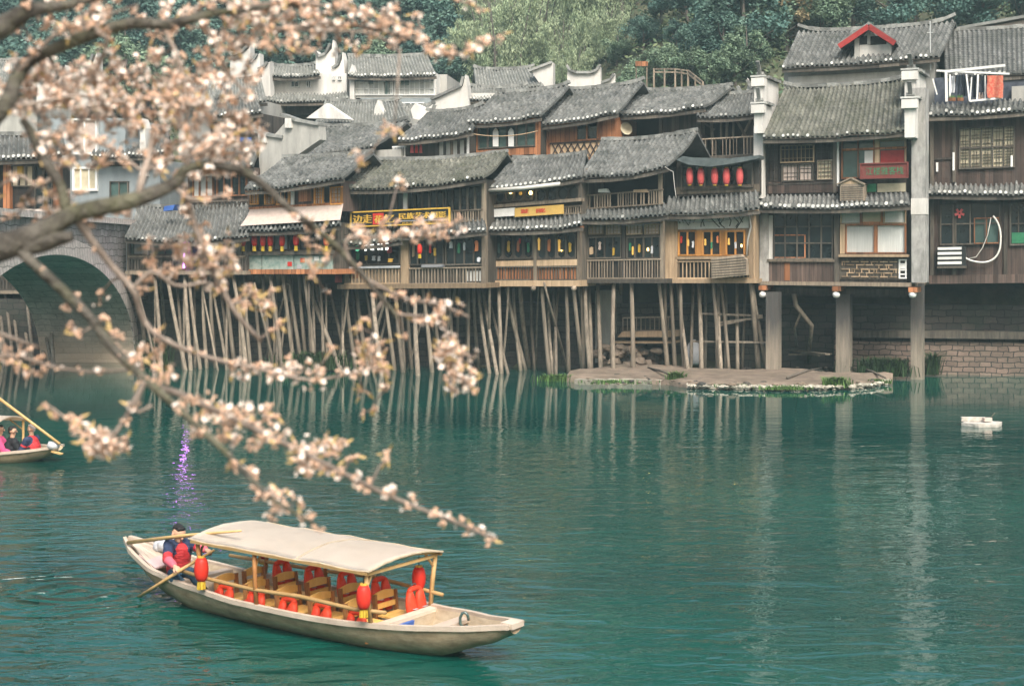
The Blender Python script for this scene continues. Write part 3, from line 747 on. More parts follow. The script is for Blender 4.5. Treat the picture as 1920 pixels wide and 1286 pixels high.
# ================================================================ riverside houses
ORD = ['first', 'second', 'third', 'fourth', 'fifth', 'sixth', 'seventh', 'eighth', 'ninth', 'tenth', 'eleventh', 'twelfth', 'thirteenth', 'fourteenth']
def lantern(loc, h, label, group, cord=.1, mat='redl', tassel=.45, slim=.27, sub='pinkred'):
    """hanging silk lantern: body, two caps, tassel, cord; loc = centre of the body, h = body height"""
    t = thing('red_lantern', label, 'lantern', loc, group)
    r = h * slim; n = 14; mb = MB(); prof = []
    for i in range(9):
        a = i / 8; prof.append((r * (.55 + .45 * math.sin(math.pi * a) ** .6), (a - .5) * h))
    mb.lathe(loc, prof, n, 0, .5); mb.build('silk_body', mat, t, smooth=True)
    mb = MB()
    mb.lathe(loc, [(r * .55, h * .49), (r * .5, h * .56)], n, 0); mb.lathe(loc, [(r * .5, -h * .56), (r * .55, -h * .49)], n, 0); mb.build('cap', 'gold', t)
    if tassel:
        mb = MB()
        for k in range(10):
            a = k * .628; d = V((math.cos(a), math.sin(a), 0)) * r * .42
            mb.bar(loc + d + V((0, 0, -h * .55)), loc + d * 1.12 + V((0, 0, -h * (.55 + tassel * rnd.uniform(.9, 1)))), r * .26)
        mb.build('tassel', 'yellow', t)
    mb = MB(); mb.bar(loc + V((0, 0, h * .55)), loc + V((0, 0, h * .55 + cord)), .012); mb.build('cord', 'black', t)
    return t
def good(name, pl, x, y, w, h, off, mat, label, cat, group):
    """small shop article hanging or standing in a window: a waisted, slightly folded piece"""
    p = pl.raw(x, y, off); s = p.y / F; mb = MB()
    w *= .85
    if mat == 'lampw': w *= .6; h *= .4  # warm-glow pieces stand for small lamps among the goods
    pts = [(a * rnd.uniform(.7, 1.15), b * rnd.uniform(.8, 1.05)) for a, b in [(-.5, .4), (-.28, .42), (-.15, .5), (.15, .5), (.28, .42), (.5, .4), (.38, .1), (.42, -.4), (.1, -.5), (-.42, -.45), (-.36, .1)]]
    mb.poly(pl, [(x + a * w, y - b * h) for a, b in pts], off + .03, off - .03)
    return mb.build(name, mat, None, label=label, cat=cat, group=group, origin=p)
PLBK = Pl(700, 54.6, 14)
def signboard(name, pl, x0, y0, x1, y1, off, label, board, frame=None, fw=2.5, cat='sign'):
    q = pl.at((x0 + x1) / 2); t = thing(name, label, cat, q.P(x0, y1, off))
    slab(t, pl, 'board', board, x0, y0, x1, y1, off + .04, off - .03)
    if frame:
        mb = MB()
        for a in ((x0, y0, x1, y0 + fw), (x0, y1 - fw, x1, y1)): mb.rect(q, *a, off + .08, off)
        for a in ((x0, y0 + fw, x0 + fw, y1 - fw), (x1 - fw, y0 + fw, x1, y1 - fw)): mb.rect(q, *a, off + .077, off)
        mb.build('frame', frame, t)
    return t
def stilts(h, pl, rows):
    for r in rows: stilt(h, pl, *r)

# ---------------- large corner house
pl = Pl(1565, 50.8, 25, ((244, -.045), (533, .012)))
h = house_thing('corner_house', pl, 1565, 533, 'large dark timber corner house on thick square pillars, with white stepped gable walls', 'house')
body(h, pl, 1434, 250, 1700, 531, 'dark', 0, -4.2)
roof(h, pl, (1430, 256), (1700, 242), (1704, 150), (1470, 166), .75, 2.2, 9.2, .45, prow=.15)
firewall(h, pl.shift(.0), 1422, [(.75, -.5, 196), (-.3, -2.6, 146)], 250, .32)
slab(h, pl, 'gable_wall_pier', 'plaster', 1413, 236, 1431, 372, .35, -.2)
slab(h, pl, 'gable_wall_pier', 'pierp', 1424, 385, 1441, 531, .12, -.3)
firewall(h, pl, 1706, [(.85, -.5, 186), (-.35, -2.8, 133)], 258, .36)
slab(h, pl, 'corner_pier', 'pierp', 1709, 165, 1735, 530, .25, -.5)
slab(h, pl, 'corner_pier_patch', 'plaster', 1708, 372, 1736, 402, .262, -.3)
# upper storey
slab(h, pl, 'panel', 'brown', 1438, 340, 1574, 362, .05, -.1)
window(h, pl, 1436, 258, 1562, 346, 4, 2, 'dark', 'glass', .02, 3, 2, lattice=4)
window(h, pl, 1463, 272, 1526, 305, 1, 1, 'tan', 'void', .09, 2, 1, lattice=8, name='lattice_window')
window(h, pl, 1465, 307, 1525, 340, 2, 1, 'greyd', 'antique', .05, 2.5, 2, lattice=0)
window(h, pl, 1532, 300, 1560, 337, 1, 1, 'grey', 'paper', .06, 2, 1, lattice=4)
slab(h, pl, 'post', 'white', 1569, 254, 1573, 348, .1, -.02); slab(h, pl, 'post', 'greyd', 1562, 254, 1568, 362, .08, -.02)
window(h, pl, 1577, 250, 1640, 335, 2, 1, 'rust', 'tealg', .06, 3, 2)
slab(h, pl, 'window_rail', 'rust', 1579, 277, 1700, 281, .135, .05)
window(h, pl, 1640, 248, 1699, 320, 1, 1, 'tan', 'tealg', .06, 3, 2)
slab(h, pl, 'post', 'tan', 1641, 252, 1649, 318, .13, 0)
slab(h, pl, 'post', 'tan', 1650, 258, 1696, 265, .128, .05)
slab(h, pl, 'red_blind', 'redd', 1651, 282, 1695, 318, .095, .03)
slab(h, pl, 'pale_blind', 'curtain', 1621, 283, 1639, 330, .095, .03)
slab(h, pl, 'panel', 'dark', 1575, 336, 1700, 366, .04, -.05)
slab(h, pl, 'green_panel', 'green', 1624, 345, 1643, 360, .06, 0)
slab(h, pl, 'curtain', 'paper', 1645, 344, 1698, 360, .06, 0)
roof(h, pl, (1416, 386), (1706, 380), (1704, 361), (1420, 366), .75, 0, 9.0, .8, name='pent_roof', ridge=False, backslope=False, dotr=.066)
# lower storey
slab(h, pl, 'plaster_strip', 'plaster', 1437, 404, 1449, 486, .06, -.05)
window(h, pl, 1449, 394, 1562, 487, 5, 3, 'greyd', 'glass', .05, 3, 2.4)
window(h, pl, 1450, 440, 1510, 484, 1, 1, 'rust', 'tealg', .028, 2, 1)
slab(h, pl, 'sill', 'grey', 1438, 486, 1565, 491, .16, -.02)
slab(h, pl, 'panel', 'brown', 1438, 491, 1568, 529, .06, -.05)
slab(h, pl, 'plank', 'rust', 1470, 493, 1481, 526, .075, 0)
slab(h, pl, 'post', 'greyd', 1564, 388, 1573, 530, .12, -.05)
window(h, pl, 1575, 391, 1699, 420, 3, 1, 'tan', 'curtain', .06, 2.5, 2)
window(h, pl, 1612, 393, 1655, 420, 1, 1, 'rust', 'paper', .09, 4, 1)
window(h, pl, 1584, 420, 1699, 476, 2, 1, 'rust', 'curtain', .07, 3, 7)
slab(h, pl, 'jamb', 'tan', 1575, 420, 1584, 476, .1, 0)
slab(h, pl, 'sill', 'tan', 1572, 477, 1703, 482, .28, -.02)
slab(h, pl, 'panel', 'greyd', 1574, 484, 1686, 524, .04, -.05)
mb = MB(); q = pl.at(1630)
for y in (490, 496, 504, 511, 518):
    for k in range(6):
        x = 1578 + k * 18 + (9 if y in (496, 511) else 0)
        if x + 14 < 1686: mb.rect(q, x, y, x + 14, y + 2, .085, .03)
for k in range(24):
    x = 1578 + k * 4.6; y = rnd.choice((490, 496, 504, 511)); mb.rect(q, x, y, x + 1.6, y + 8, .08, .03)
mb.build('fretwork', 'tan', h)
mb = MB(); q = pl.at(1691)
for y in (486, 494, 505, 513, 520): mb.rect(q, 1685, y, 1700, y + 2.6, .1, .03)
mb.rect(q, 1685, 488, 1687.5, 520, .096, .03); mb.rect(q, 1697, 488, 1699.5, 520, .096, .03); mb.rect(q, 1688, 497, 1697, 504, .094, .03)
mb.build('white_fretwork', 'white', h)
slab(h, pl, 'floor_beam', 'grey', 1422, 529, 1708, 536, .3, -4.2)
slab(h, pl, 'under_beam', 'dark', 1440, 541, 1712, 552, -.25, -.45); slab(h, pl, 'under_beam', 'greyd', 1452, 552, 1700, 557, -.9, -1.1)
MT['pillar'] = M('tall_pillar_wood', (.20, .17, .13), (.36, .305, .24), sc=1.5, st=(10, 10, .4), tint=.1, bump=.9, bsc=6, stain=.4, stainc=(.07, .066, .06), dirt_sc=1.2)
nt = MT['pillar'].node_tree; b_ = nt.nodes['Principled BSDF']; co_ = nt.nodes.new('ShaderNodeTexCoord').outputs['Object']; sz = nt.nodes.new('ShaderNodeSeparateXYZ'); nt.links.new(co_, sz.inputs[0])
wet = ramp(nt, mth(nt, 'MULTIPLY_ADD', noisen(nt, mapping(nt, co_, (6, 6, .8)), 1.5, 4).outputs[0], 1.2, sz.outputs[2]), -1.9, -.6)
nt.links.new(mixc(nt, mth(nt, 'MULTIPLY', wet, .85), b_.inputs['Base Color'].links[0].from_socket, (.045, .046, .048)), b_.inputs['Base Color'])
for xa, xb, yb, z, hp in ((1440, 1466, 697, .25, 0), (1572, 1600, 699, .22, 0), (1712, 1736, 712, 0, 1)):
    a = onz((xa + xb) / 2, yb, z); w = (xb - xa) / F * a.y; zt = pl.raw((xa + xb) / 2, 548 if not hp else 534, 0).z
    mb = MB(); mb.box(a + V((0, w * .5, -.6)), w * .92, w * .92, zt - a.z + .62, 0, -math.radians(25), .5); mb.build('pillar', 'pillar', h)
    if not hp: continue
for x in (1430, 1568, 1711):
    mb = MB(); mb.rect(pl, x - 8, 537, x + 8, 546, .32, -.6); mb.build('corbel', 'rust', h)
    c = pl.raw(x, 552, .2); mb = MB()
    mb.lathe(c, [(.03, -.12), (.1, -.1), (.135, -.03), (.125, .05), (.07, .1), (.05, .14)], 12, 0, .6); mb.build('carved_bud', 'white', h, smooth=True)
# propping branch below the left bay
mb = MB(); a = pl.raw(1488, 545, -.4); mb.tube([a, pl.raw(1492, 572, -.4), pl.raw(1522, 610, -.6), onz(1515, 680, .35)], [.1, .09, .075, .07], 7)
mb.tube([pl.raw(1502, 585, -.5), pl.raw(1490, 615, -.8), onz(1497, 672, .4)], .045, 6); mb.build('prop', 'bark', h, smooth=True)
t = signboard('shop_sign', pl, 1612, 305, 1703, 335, .42, 'maroon hanging signboard with five green characters under the corner house eave', 'signred', 'signred', 2.5)
lettering(t, pl, 1623, 313, 1694, 328, '江楼雅客栈', 'green', .47)
b_ = pl.at(1598); t = thing('wooden_hutch', 'small weathered wooden cabinet with a little gabled top on the pent roof', 'cabinet', b_.P(1598, 376, .5))
slab(t, pl, 'case', 'grey', 1575, 345, 1621, 377, .55, .1)
mb = MB(); mb.poly(pl, [(1575, 345), (1598, 336), (1621, 345)], .55, .1); mb.build('gable', 'tan', t)
mb = MB()
for sgn, xx in ((-1, 1572), (1, 1624)): mb.bar(pl.raw(1598, 334.5, .34), pl.raw(xx, 346.5, .34), .55, .05)
mb.build('top_board', 'grey', t)
mb = MB()
for k in range(7): mb.rect(b_, 1577, 350 + k * 4, 1618, 351.2 + k * 4, .565, .5)
mb.build('slat', 'greyd', t)

# ---------------- right end house
pl = Pl(1830, 51.6, 20, ((200, -.05), (530, -.012)))
h = house_thing('timber_house', pl, 1830, 530, 'dark brown timber house at the right edge with an air conditioner', 'house')
body(h, pl, 1742, 215, 1990, 516, 'brown', 0, -4.5)
body(h, pl, 1742, 515, 1990, 531, 'brown', .12, -4.5, 'floor_beam')
body(h, pl.shift(-2.2), 1770, 128, 1990, 205, 'plastg', 0, -2.5, 'attic_wall')
roof(h, pl.shift(-1.6), (1772, 140), (2000, 128), (2000, 44), (1768, 60), .7, 2.6, 9.0, .3)
roof(h, pl, (1742, 214), (2000, 196), (2000, 180), (1745, 196), .7, .3, 9.6, .75, name='pent_roof', ridge=False, backslope=False, dotr=.062)
roof(h, pl, (1740, 360), (2000, 356), (2000, 342), (1742, 346), .65, 0, 9.6, .85, name='pent_roof', ridge=False, backslope=False, dotr=.062)
window(h, pl, 1798, 237, 1903, 316, 5, 2, 'greyd', 'paper', .05, 3, 3, lattice=3)
window(h, pl, 1762, 380, 1876, 459, 4, 2, 'greyd', 'glass', .05, 3, 2.4)
window(h, pl, 1826, 408, 1874, 457, 2, 1, 'rust', 'tealg', .07, 2, 1.5)
window(h, pl, 1893, 378, 1960, 460, 4, 2, 'greyd', 'glass', .05, 3, 2.4)
slab(h, pl, 'green_panel', 'green', 1897, 436, 1921, 456, .10, .02)
for x in (1744, 1786, 1882): slab(h, pl, 'post', 'greyd', x, 368 if x > 1750 else 218, x + 7, 516, .09, -.05)
slab(h, pl, 'post', 'greyd', 1786, 222, 1792, 342, .09, -.05)
slab(h, pl, 'panel', 'dark', 1745, 296, 1786, 300, .05, -.02)
for x, y0, y1 in ((1755, 305, 322), (1786, 286, 320), (1895, 292, 313)):
    slab(h, pl, 'paper_strip', 'white', x, y0, x + 4, y1, .11, .05)
mb = MB(); q = pl.at(1799)
for k in range(5):
    a = 2 * math.pi * k / 5 + .3
    mb.poly(pl, [(1799 + 2.6 * math.cos(a - .9), 400 + 2.6 * math.sin(a - .9)), (1799 + 9.5 * math.cos(a - .25), 400 + 9.5 * math.sin(a - .25)), (1799 + 9.5 * math.cos(a + .25), 400 + 9.5 * math.sin(a + .25)), (1799 + 2.6 * math.cos(a + .9), 400 + 2.6 * math.sin(a + .9))], .16 + k * .002, .12)
mb.build('paper_decoration', 'pinkred', None, label='small red flower-shaped paper decoration stuck on the right house window', cat='decoration', origin=pl.raw(1799, 400, .14))
t = thing('air_conditioner', 'white slatted air conditioner unit hung on the right brown timber house', 'air conditioner', pl.raw(1783, 498, .3))
slab(t, pl, 'case', 'black', 1758, 462, 1811, 499, .33, .06)
mb = MB(); q = pl.at(1783)
for k in range(4): mb.rect(q, 1758, 463.5 + k * 9, 1803, 468.5 + k * 9, .36, .3)
mb.build('louvre_panel', 'white', t)
mb = MB(); mb.rect(q, 1757, 499, 1812, 503, .33, .05); mb.build('bracket', 'greyd', t)
mb = MB(); pts = [(1806, 480), (1815, 488), (1840, 493), (1862, 488), (1874, 468), (1876, 440), (1872, 415), (1862, 405)]
mb.tube([pl.raw(x, y, .18 + .03 * math.sin(i * .4)) for i, (x, y) in enumerate([tuple(lerp(lerp(a, b_, t), lerp(b_, c, t), t) for a, b_, c in zip(p0, p1, p2)) for p0, p1, p2 in (((1806, 480), (1815, 490), (1838, 492)), ((1838, 492), (1868, 494), (1875, 465)), ((1875, 465), (1881, 425), (1862, 405))) for t in [k / 7 for k in range(8)][(0 if p0[0] == 1806 else 1):]])], .034, 7)
mb.tube([pl.raw(x, y, .14) for x, y in ((1858, 408), (1852, 440), (1842, 465), (1830, 482), (1815, 485))], .018, 5)
mb.build('white_hose', 'rubber', None, smooth=True, label='looping white hose running from the air conditioner up to the window', cat='hose', origin=pl.raw(1862, 405, .16))
# laundry balcony
pb = pl.shift(.2)
t = thing('balcony_frame', 'white pipe frame of the laundry balcony at the top right', 'balcony frame', pb.raw(1830, 192, 0))
for a, b_, w in (((1771, 135), (1885, 123), .13), ((1756, 133), (1893, 139), .09), ((1774, 136), (1775, 191), .12), ((1781, 140), (1781, 188), .07), ((1812, 140), (1818, 190), .07), ((1822, 145), (1819, 188), .06), ((1834, 140), (1832, 188), .08), ((1847, 142), (1847, 186), .04), ((1818, 190), (1880, 184), .09), ((1749, 148), (1757, 178), .06)):
    mb = MB(); mb.bar(pb.raw(*a, .05), pb.raw(*b_, .05), w * .72); mb.build('pipe', 'white', t)
slab(h, pl.shift(-1.0), 'balcony_wall', 'clothd', 1752, 140, 1990, 196, 0, -.1)
slab(h, pl.shift(-.9), 'parapet', 'plastg', 1897, 160, 1990, 192, .4, 0)
def cloth(name, x0, x1, y0, y1, mat, label, cat='laundry', off=-.25, grp='laundry on the balcony'):
    mb = MB(); n = 8; vs = []
    for j in range(5):
        for i in range(n + 1):
            u = i / n; x = lerp(x0, x1, u) + (rnd.uniform(-1, 1) if j else 0); y = lerp(y0, y1, j / 4) + rnd.uniform(-.8, .8) * (j == 4)
            vs.append(pb.raw(x, y, off + .05 * math.sin(u * 9 + j * .3)))
    mb.add(vs, [(j * (n + 1) + i, j * (n + 1) + i + 1, (j + 1) * (n + 1) + i + 1, (j + 1) * (n + 1) + i) for j in range(4) for i in range(n)], 0, rnd.random())
    mb.build(name, mat, None, smooth=True, label=label, cat=cat, group=grp, origin=pb.raw((x0 + x1) / 2, y1, off))
MT['floral'] = M('red_floral_cloth', (.52, .04, .035), (.55, .27, .16), sc=14, tint=.1, bump=.3, bsc=8)
cloth('hanging_cloth', 1851, 1881, 142, 184, 'floral', 'large red floral sheet hanging on the laundry balcony', off=.12)
for i, (a, b_, c, d, mt, lb) in enumerate(((1782, 1791, 143, 174, 'clothl', 'pale grey garment, leftmost on the laundry balcony'), (1793, 1802, 141, 178, 'clothd', 'dark garment beside the pale grey one on the laundry balcony'), (1803, 1813, 140, 180, 'clothd', 'dark garment at the middle left of the laundry balcony'), (1823, 1832, 142, 184, 'clothd', 'long black trousers between two balcony pipes'), (1838, 1847, 143, 178, 'clothd', 'dark garment just left of the red floral sheet'), (1835, 1844, 174, 187, 'antique', 'small pinkish garment low on the laundry balcony'))):
    cloth('garment', a, b_, c, d, mt, lb, off=-.2)
for x, lb in ((1785, 'left brown flowerpot with a plant on the balcony edge'), (1800, 'right brown flowerpot with a plant on the balcony edge')):
    p = pb.raw(x, 190, .15); t = thing('flowerpot', lb, 'flowerpot', p, 'flowerpots on the balcony edge')
    mb = MB(); mb.box(p, .22, .14, .12); mb.build('pot', 'rust', t)
    mb = MB()
    for k in range(40):
        q = p + V((rnd.uniform(-.1, .1), rnd.uniform(-.06, .06), .12)); e = q + V((rnd.uniform(-.08, .08), rnd.uniform(-.06, .06), rnd.uniform(.04, .14))); mb.add([q, q + V((.02, 0, 0)), e], [(0, 1, 2)])
    mb.build('plant', 'grass', t)

# ---------------- plaster house behind the corner house
pl = Pl(1610, 54.5, 20, ((120, -.055), (533, .0)))
h = house_thing('plaster_house', pl, 1610, 200, 'plaster house behind the corner house with a red trimmed roof dormer', 'house')
body(h, pl, 1470, 118, 1752, 260, 'plastg', 0, -4)
slab(h, pl, 'white_band', 'plaster', 1478, 138, 1735, 153, .03, -.1)
roof(h, pl, (1466, 124), (1762, 103), (1792, 42), (1496, 62), .6, 2.4, 9.0, .5, prow=.25)
mb = MB(); pd = pl.shift(.05)
mb.poly(pd, [(1604, 108), (1604, 84), (1629, 58), (1670, 84), (1670, 104)], .1, -2.0); dm = mb.build('dormer', 'plaster', h)
slab(dm, pd.shift(.12), 'dormer_opening', 'void', 1609, 68, 1626, 84, .0, -.05); slab(dm, pd.shift(.12), 'dormer_opening', 'void', 1632, 68, 1662, 84, 0, -.05)
slab(dm, pd.shift(.14), 'dormer_post', 'plastg', 1626, 56, 1632, 84, 0, -.05); slab(dm, pd.shift(.2), 'dormer_post', 'plastg', 1602, 72, 1611, 114, 0, -.15)
mb = MB()
for e in ((1573, 88), (1678, 82)):
    mb.bar(pd.raw(1629, 50, .5), pd.raw(*e, .5), .07, .2)
mb.build('red_bargeboard', 'redd', dm)
mb = MB()
for e in ((1571, 86), (1680, 80)):
    a, b_ = pd.raw(1629, 46, .5), pd.raw(*e, .5); bk = -pd.n * 2.2
    mb.hexa([a, b_, b_ + bk, a + bk], [p + V((0, 0, .1)) for p in (a, b_, b_ + bk, a + bk)])
mb.build('dormer_roof', 'tile', dm)
t = thing('antenna_mast', 'thin pale antenna mast standing at the right end of the dormer roof', 'mast', pl.raw(1744, 130, .3))
mb = MB(); mb.bar(pl.raw(1745, 132, .3), pl.raw(1744, 40, .3), .035); mb.build('pole', 'steel', t)
mb = MB(); mb.bar(pl.raw(1738, 62, .3), pl.raw(1750, 61, .3), .02); mb.build('crossbar', 'steel', t)
# pale gable roof edge top right
pl = Pl(1870, 60, 20)
h = house_thing('pale_house', pl, 1870, 120, 'pale gabled house peeping over the roof at the top right corner', 'house')
mb = MB(); mb.poly(pl, [(1800, 60), (1930, 36), (2060, 60), (2060, 140), (1800, 140)], 0, -5); mb.build('wall', 'antique', h)
mb = MB()
for e in ((1790, 57), (2070, 57)):
    a, b_ = pl.raw(1930, 32, .3), pl.raw(*e, .3); bk = -pl.n * 6
    mb.hexa([a, b_, b_ + bk, a + bk], [p + V((0, 0, .12)) for p in (a, b_, b_ + bk, a + bk)])
mb.build('roof', 'tile_far', h)

# ---------------- house G : red lantern windows over a cracked white panel
pl = Pl(1335, 51.9, 22, ((300, -.05), (530, .0)))
h = house_thing('stilt_house', pl, 1335, 530, 'tan stilt house with orange shop windows and five red lanterns above', 'house')
body(h, pl, 1268, 300, 1424, 366, 'dark', 0, -3.5, 'upper_wall')
body(h, pl, 1262, 392, 1416, 530, 'tan', 0, -3.5)
slab(h, pl, 'side_wall', 'tan', 1246, 396, 1264, 528, .18, -3)
slab(h, pl, 'lower_wall', 'grey', 1268, 348, 1424, 362, .03, -.05)
mb = MB(); aw = [(1268, 300), (1290, 309), (1330, 313), (1375, 307), (1424, 297), (1424, 291), (1370, 297), (1300, 296), (1280, 293)]
mb.poly(pl, aw, .7, -.1); mb.build('tarpaulin_awning', 'tarp', h)
window(h, pl, 1276, 308, 1412, 354, 6, 1, 'greyd', 'glass', .05, 3, 3)
roof(h, pl, (1246, 398), (1424, 388), (1422, 360), (1252, 372), .75, 0, 9, .12, name='pent_roof', ridge=False, backslope=False)
slab(h, pl, 'beam', 'tan', 1246, 393, 1420, 398, .3, -.2)
slab(h, pl, 'panel', 'plaster', 1265, 399, 1404, 429, .06, -.05)
mb = MB(); q = pl.at(1335)
for k in range(15):
    x = 1268 + k * 9; y = 401 + rnd.uniform(0, 8)
    for j in range(2):
        x2, y2 = x + rnd.uniform(-8, 10), y + rnd.uniform(7, 14)
        if y2 < 429 and x2 < 1403: mb.bar(pl.raw(x, y, .065), pl.raw(x2, y2, .065), .035)
        x, y = x2, y2
mb.build('fretwork', 'greyd', h)
for a, b_ in ((1271, 1306), (1316, 1352), (1360, 1397)):
    window(h, pl, a, 432, b_, 480, 2, 1, 'orange', 'void', .06, 3, 3)
slab(h, pl, 'mullion_panel', 'orange', 1306, 432, 1316, 480, .09, 0); slab(h, pl, 'mullion_panel', 'orange', 1352, 432, 1360, 480, .09, 0)
for x in (1263, 1404): slab(h, pl, 'post', 'tan', x, 398, x + 7, 530, .15, -.05)
slab(h, pl, 'sill', 'tan', 1266, 481, 1404, 486, .15, -.02)
slab(h, pl, 'lower_wall', 'dark', 1270, 488, 1404, 522, .02, -.05)
railing(h, pl, 1270, 489, 1404, 523, 19, 'tan', .12, 2.4)
slab(h, pl, 'floor_beam', 'tan', 1258, 523, 1420, 531, .22, -3.5)
t = thing('slatted_box', 'weathered slatted wooden box hung askew over the balcony railing', 'box', pl.raw(1368, 520, .3))
mb = MB(); mb.poly(pl, [(1334, 522), (1334, 485), (1388, 477), (1398, 486), (1400, 516)], .62, .2); mb.build('case', 'grey', t)
mb = MB()
for k in range(7): mb.bar(pl.raw(1335, 488 + k * 4.9, .63), pl.raw(1399, 482 + k * 5.2, .63), .025)
mb.build('slat', 'greyd', t)
mb = MB(); mb.tube([pl.raw(x, y, .2) for x, y in ((1405, 405), (1408, 425), (1402, 450), (1400, 480))], .035, 6)
mb.build('white_hose', 'rubber', None, smooth=True, label='short white pipe hanging down the right post of the cracked panel bay', cat='hose', origin=pl.raw(1405, 405, .2))
for i, x in enumerate((1293, 1314, 1340, 1362, 1387)):
    p = pl.raw(x, 331, .35)
    lantern(p, .60, 'red lantern, %s from the left of five in the dark upper window' % ORD[i], 'red lanterns in the upper window', .12, 'pinkred', 0, .22)
for i, (x, mt) in enumerate(((1277, 'red'), (1290, 'goldglow'), (1299, 'clothl'), (1322, 'goldglow'), (1334, 'green'), (1345, 'orangeflag'), (1366, 'goldglow'), (1379, 'clothl'), (1390, 'lampw'))):
    good('trinket', pl, x, 450 + rnd.uniform(-6, 12), 5, 14, .10, mt, 'small bright trinket, %s from the left in the orange shop windows' % ORD[i], 'trinket', 'trinkets in the orange windows')  # gold trinkets glow, light put into the pieces themselves
stilts(h, pl, [(1247, 536, 1253, 694, 6, -.15, .1), (1258, 536, 1266, 697, 6, -.2, .1), (1270, 536, 1290, 692, 5, -.8, .3), (1276, 536, 1284, 697, 5.5, -.1, .15), (1310, 536, 1315, 688, 6, -.9, .35), (1337, 536, 1346, 690, 6, -.2, .3), (1347, 536, 1352, 690, 5, -1.2, .35), (1352, 536, 1366, 690, 5, -.6, .3), (1382, 536, 1383, 688, 5, -1.2, .35), (1361, 540, 1360, 680, 4, -2, .4), (1408, 536, 1422, 692, 7, -.1, .25), (1412, 540, 1437, 690, 5, -.5, .3), (1322, 536, 1322, 680, 4, -2, .4), (1398, 536, 1392, 680, 4, -2, .4), (1300, 536, 1296, 684, 4.5, -1.6, .35)])
mb = MB()
for a, b_ in (((1315, 588), (1430, 592)), ((1345, 605), (1430, 595)), ((1300, 640), (1440, 642)), ((1350, 610), (1395, 600))): mb.bar(pl.raw(*a, -.6), pl.raw(*b_, -.6), .07)
mb.build('brace', 'bark', h)

# ---------------- house F : dark open balcony
pl = Pl(1168, 52.6, 25, ((320, -.10), (527, .0)))
h = house_thing('stilt_house', pl, 1168, 527, 'stilt house with a dark open upper balcony above pale carved panels', 'house')
body(h, pl, 1094, 402, 1240, 527, 'greyd', 0, -3.5)
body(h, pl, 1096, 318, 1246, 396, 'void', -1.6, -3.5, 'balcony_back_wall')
slab(h, pl, 'balcony_floor', 'greyd', 1094, 386, 1244, 402, .0, -3.4)
slab(h, pl, 'side_wall', 'dark', 1092, 320, 1099, 400, .1, -3.2)
roof(h, pl, (1084, 330), (1252, 309), (1308, 246), (1128, 264), .7, 2.2, 8.6, .1, sag=.1)
for x in (1095, 1234): slab(h, pl, 'post', 'grey', x, 316, x + 6, 392, .1, -.05)
slab(h, pl, 'beam', 'tan', 1096, 318, 1242, 323, .1, -.1)
railing(h, pl, 1098, 360, 1243, 388, 30, 'grey', .12, 2.2, gap=.08)
roof(h, pl, (1088, 408), (1252, 399), (1250, 384), (1092, 391), .7, 0, 8.6, .1, name='pent_roof', ridge=False, backslope=False)
slab(h, pl, 'beam', 'tan', 1092, 403, 1246, 409, .2, -.1)
for a, b_ in ((1103, 1131), (1136, 1164), (1174, 1203), (1208, 1236)):
    window(h, pl, a, 420, b_, 440, 1, 1, 'tan', 'antique', .05, 2, 1, name='carved_panel', lattice=4)
mb = MB(); q = pl.at(1168); mb.rect(q, 1098, 411, 1240, 420, .06, -.02); mb.build('frieze', 'tan', h)
window(h, pl, 1101, 443, 1165, 485, 4, 1, 'greyd', 'glass', .05, 2.5, 2.5); window(h, pl, 1174, 443, 1238, 485, 4, 1, 'greyd', 'glass', .05, 2.5, 2.5)
slab(h, pl, 'lower_wall', 'dark', 1100, 488, 1240, 522, .02, -.05)
for x in (1094, 1166, 1238): slab(h, pl, 'post', 'grey' if x != 1166 else 'dark', x, 408, x + 6, 526, .13, -.05)
railing(h, pl, 1100, 486, 1240, 523, 27, 'grey', .12, 1.8, gap=.05)
slab(h, pl, 'floor_beam', 'greyd', 1088, 523, 1250, 531, .2, -3.5)
for i, (x, mt, w) in enumerate(((1108, 'tan', 9), (1124, 'antique', 6), (1150, 'gold', 5), (1181, 'green', 5), (1186, 'goldglow', 4), (1198, 'gold', 5), (1214, 'lampw', 4), (1222, 'clothl', 5))):
    good('trinket', pl, x, 467 + rnd.uniform(-6, 6), w, 16, .10, mt, 'small trinket, %s from the left above the grey balcony railing' % ORD[i], 'trinket', 'trinkets behind the grey railing windows')  # the gold-glow trinket has its light painted in
for i, (x, w, hh_) in enumerate(((1131, 20, 6), (1202, 30, 5))):
    p = pl.raw(x, 362, .1); mb = MB(); mb.poly(pl, [(x - w / 2, 361), (x - w / 2 + 1, 361 - hh_), (x + w * .3, 361 - hh_ - 1), (x + w / 2, 361)], .2, .0)
    mb.build('folded_cloth', 'curtain' if i == 0 else 'tan', None, label=('white folded cloth lying on the dark balcony railing', 'heap of tan cloth lying on the dark balcony railing')[i], cat='cloth', origin=p)
stilts(h, pl, [(1097, 536, 1107, 698, 6.5, -.15, .12), (1104, 536, 1108, 690, 5.5, -.9, .25), (1121, 536, 1126, 692, 6, -.8, .2), (1151, 536, 1150, 698, 6.5, -.1, .15), (1184, 536, 1187, 696, 6.5, -.1, .15), (1164, 536, 1166, 620, 5.5, -1.4, 1.0), (1236, 536, 1252, 694, 6, -.3, .15)])
mb = MB(); a, b_ = pl.raw(1168, 596, -1.6), pl.raw(1262, 594, -1.6)
mb.bar(a, b_, .05); mb.bar(a + V((0, 0, -.5)), b_ + V((0, 0, -.5)), .05)
for k in range(12): mb.bar(lerp(a, b_, k / 11), lerp(a, b_, k / 11) + V((0, 0, -.5)), .035)
mb.build('under_railing', 'grey', h)
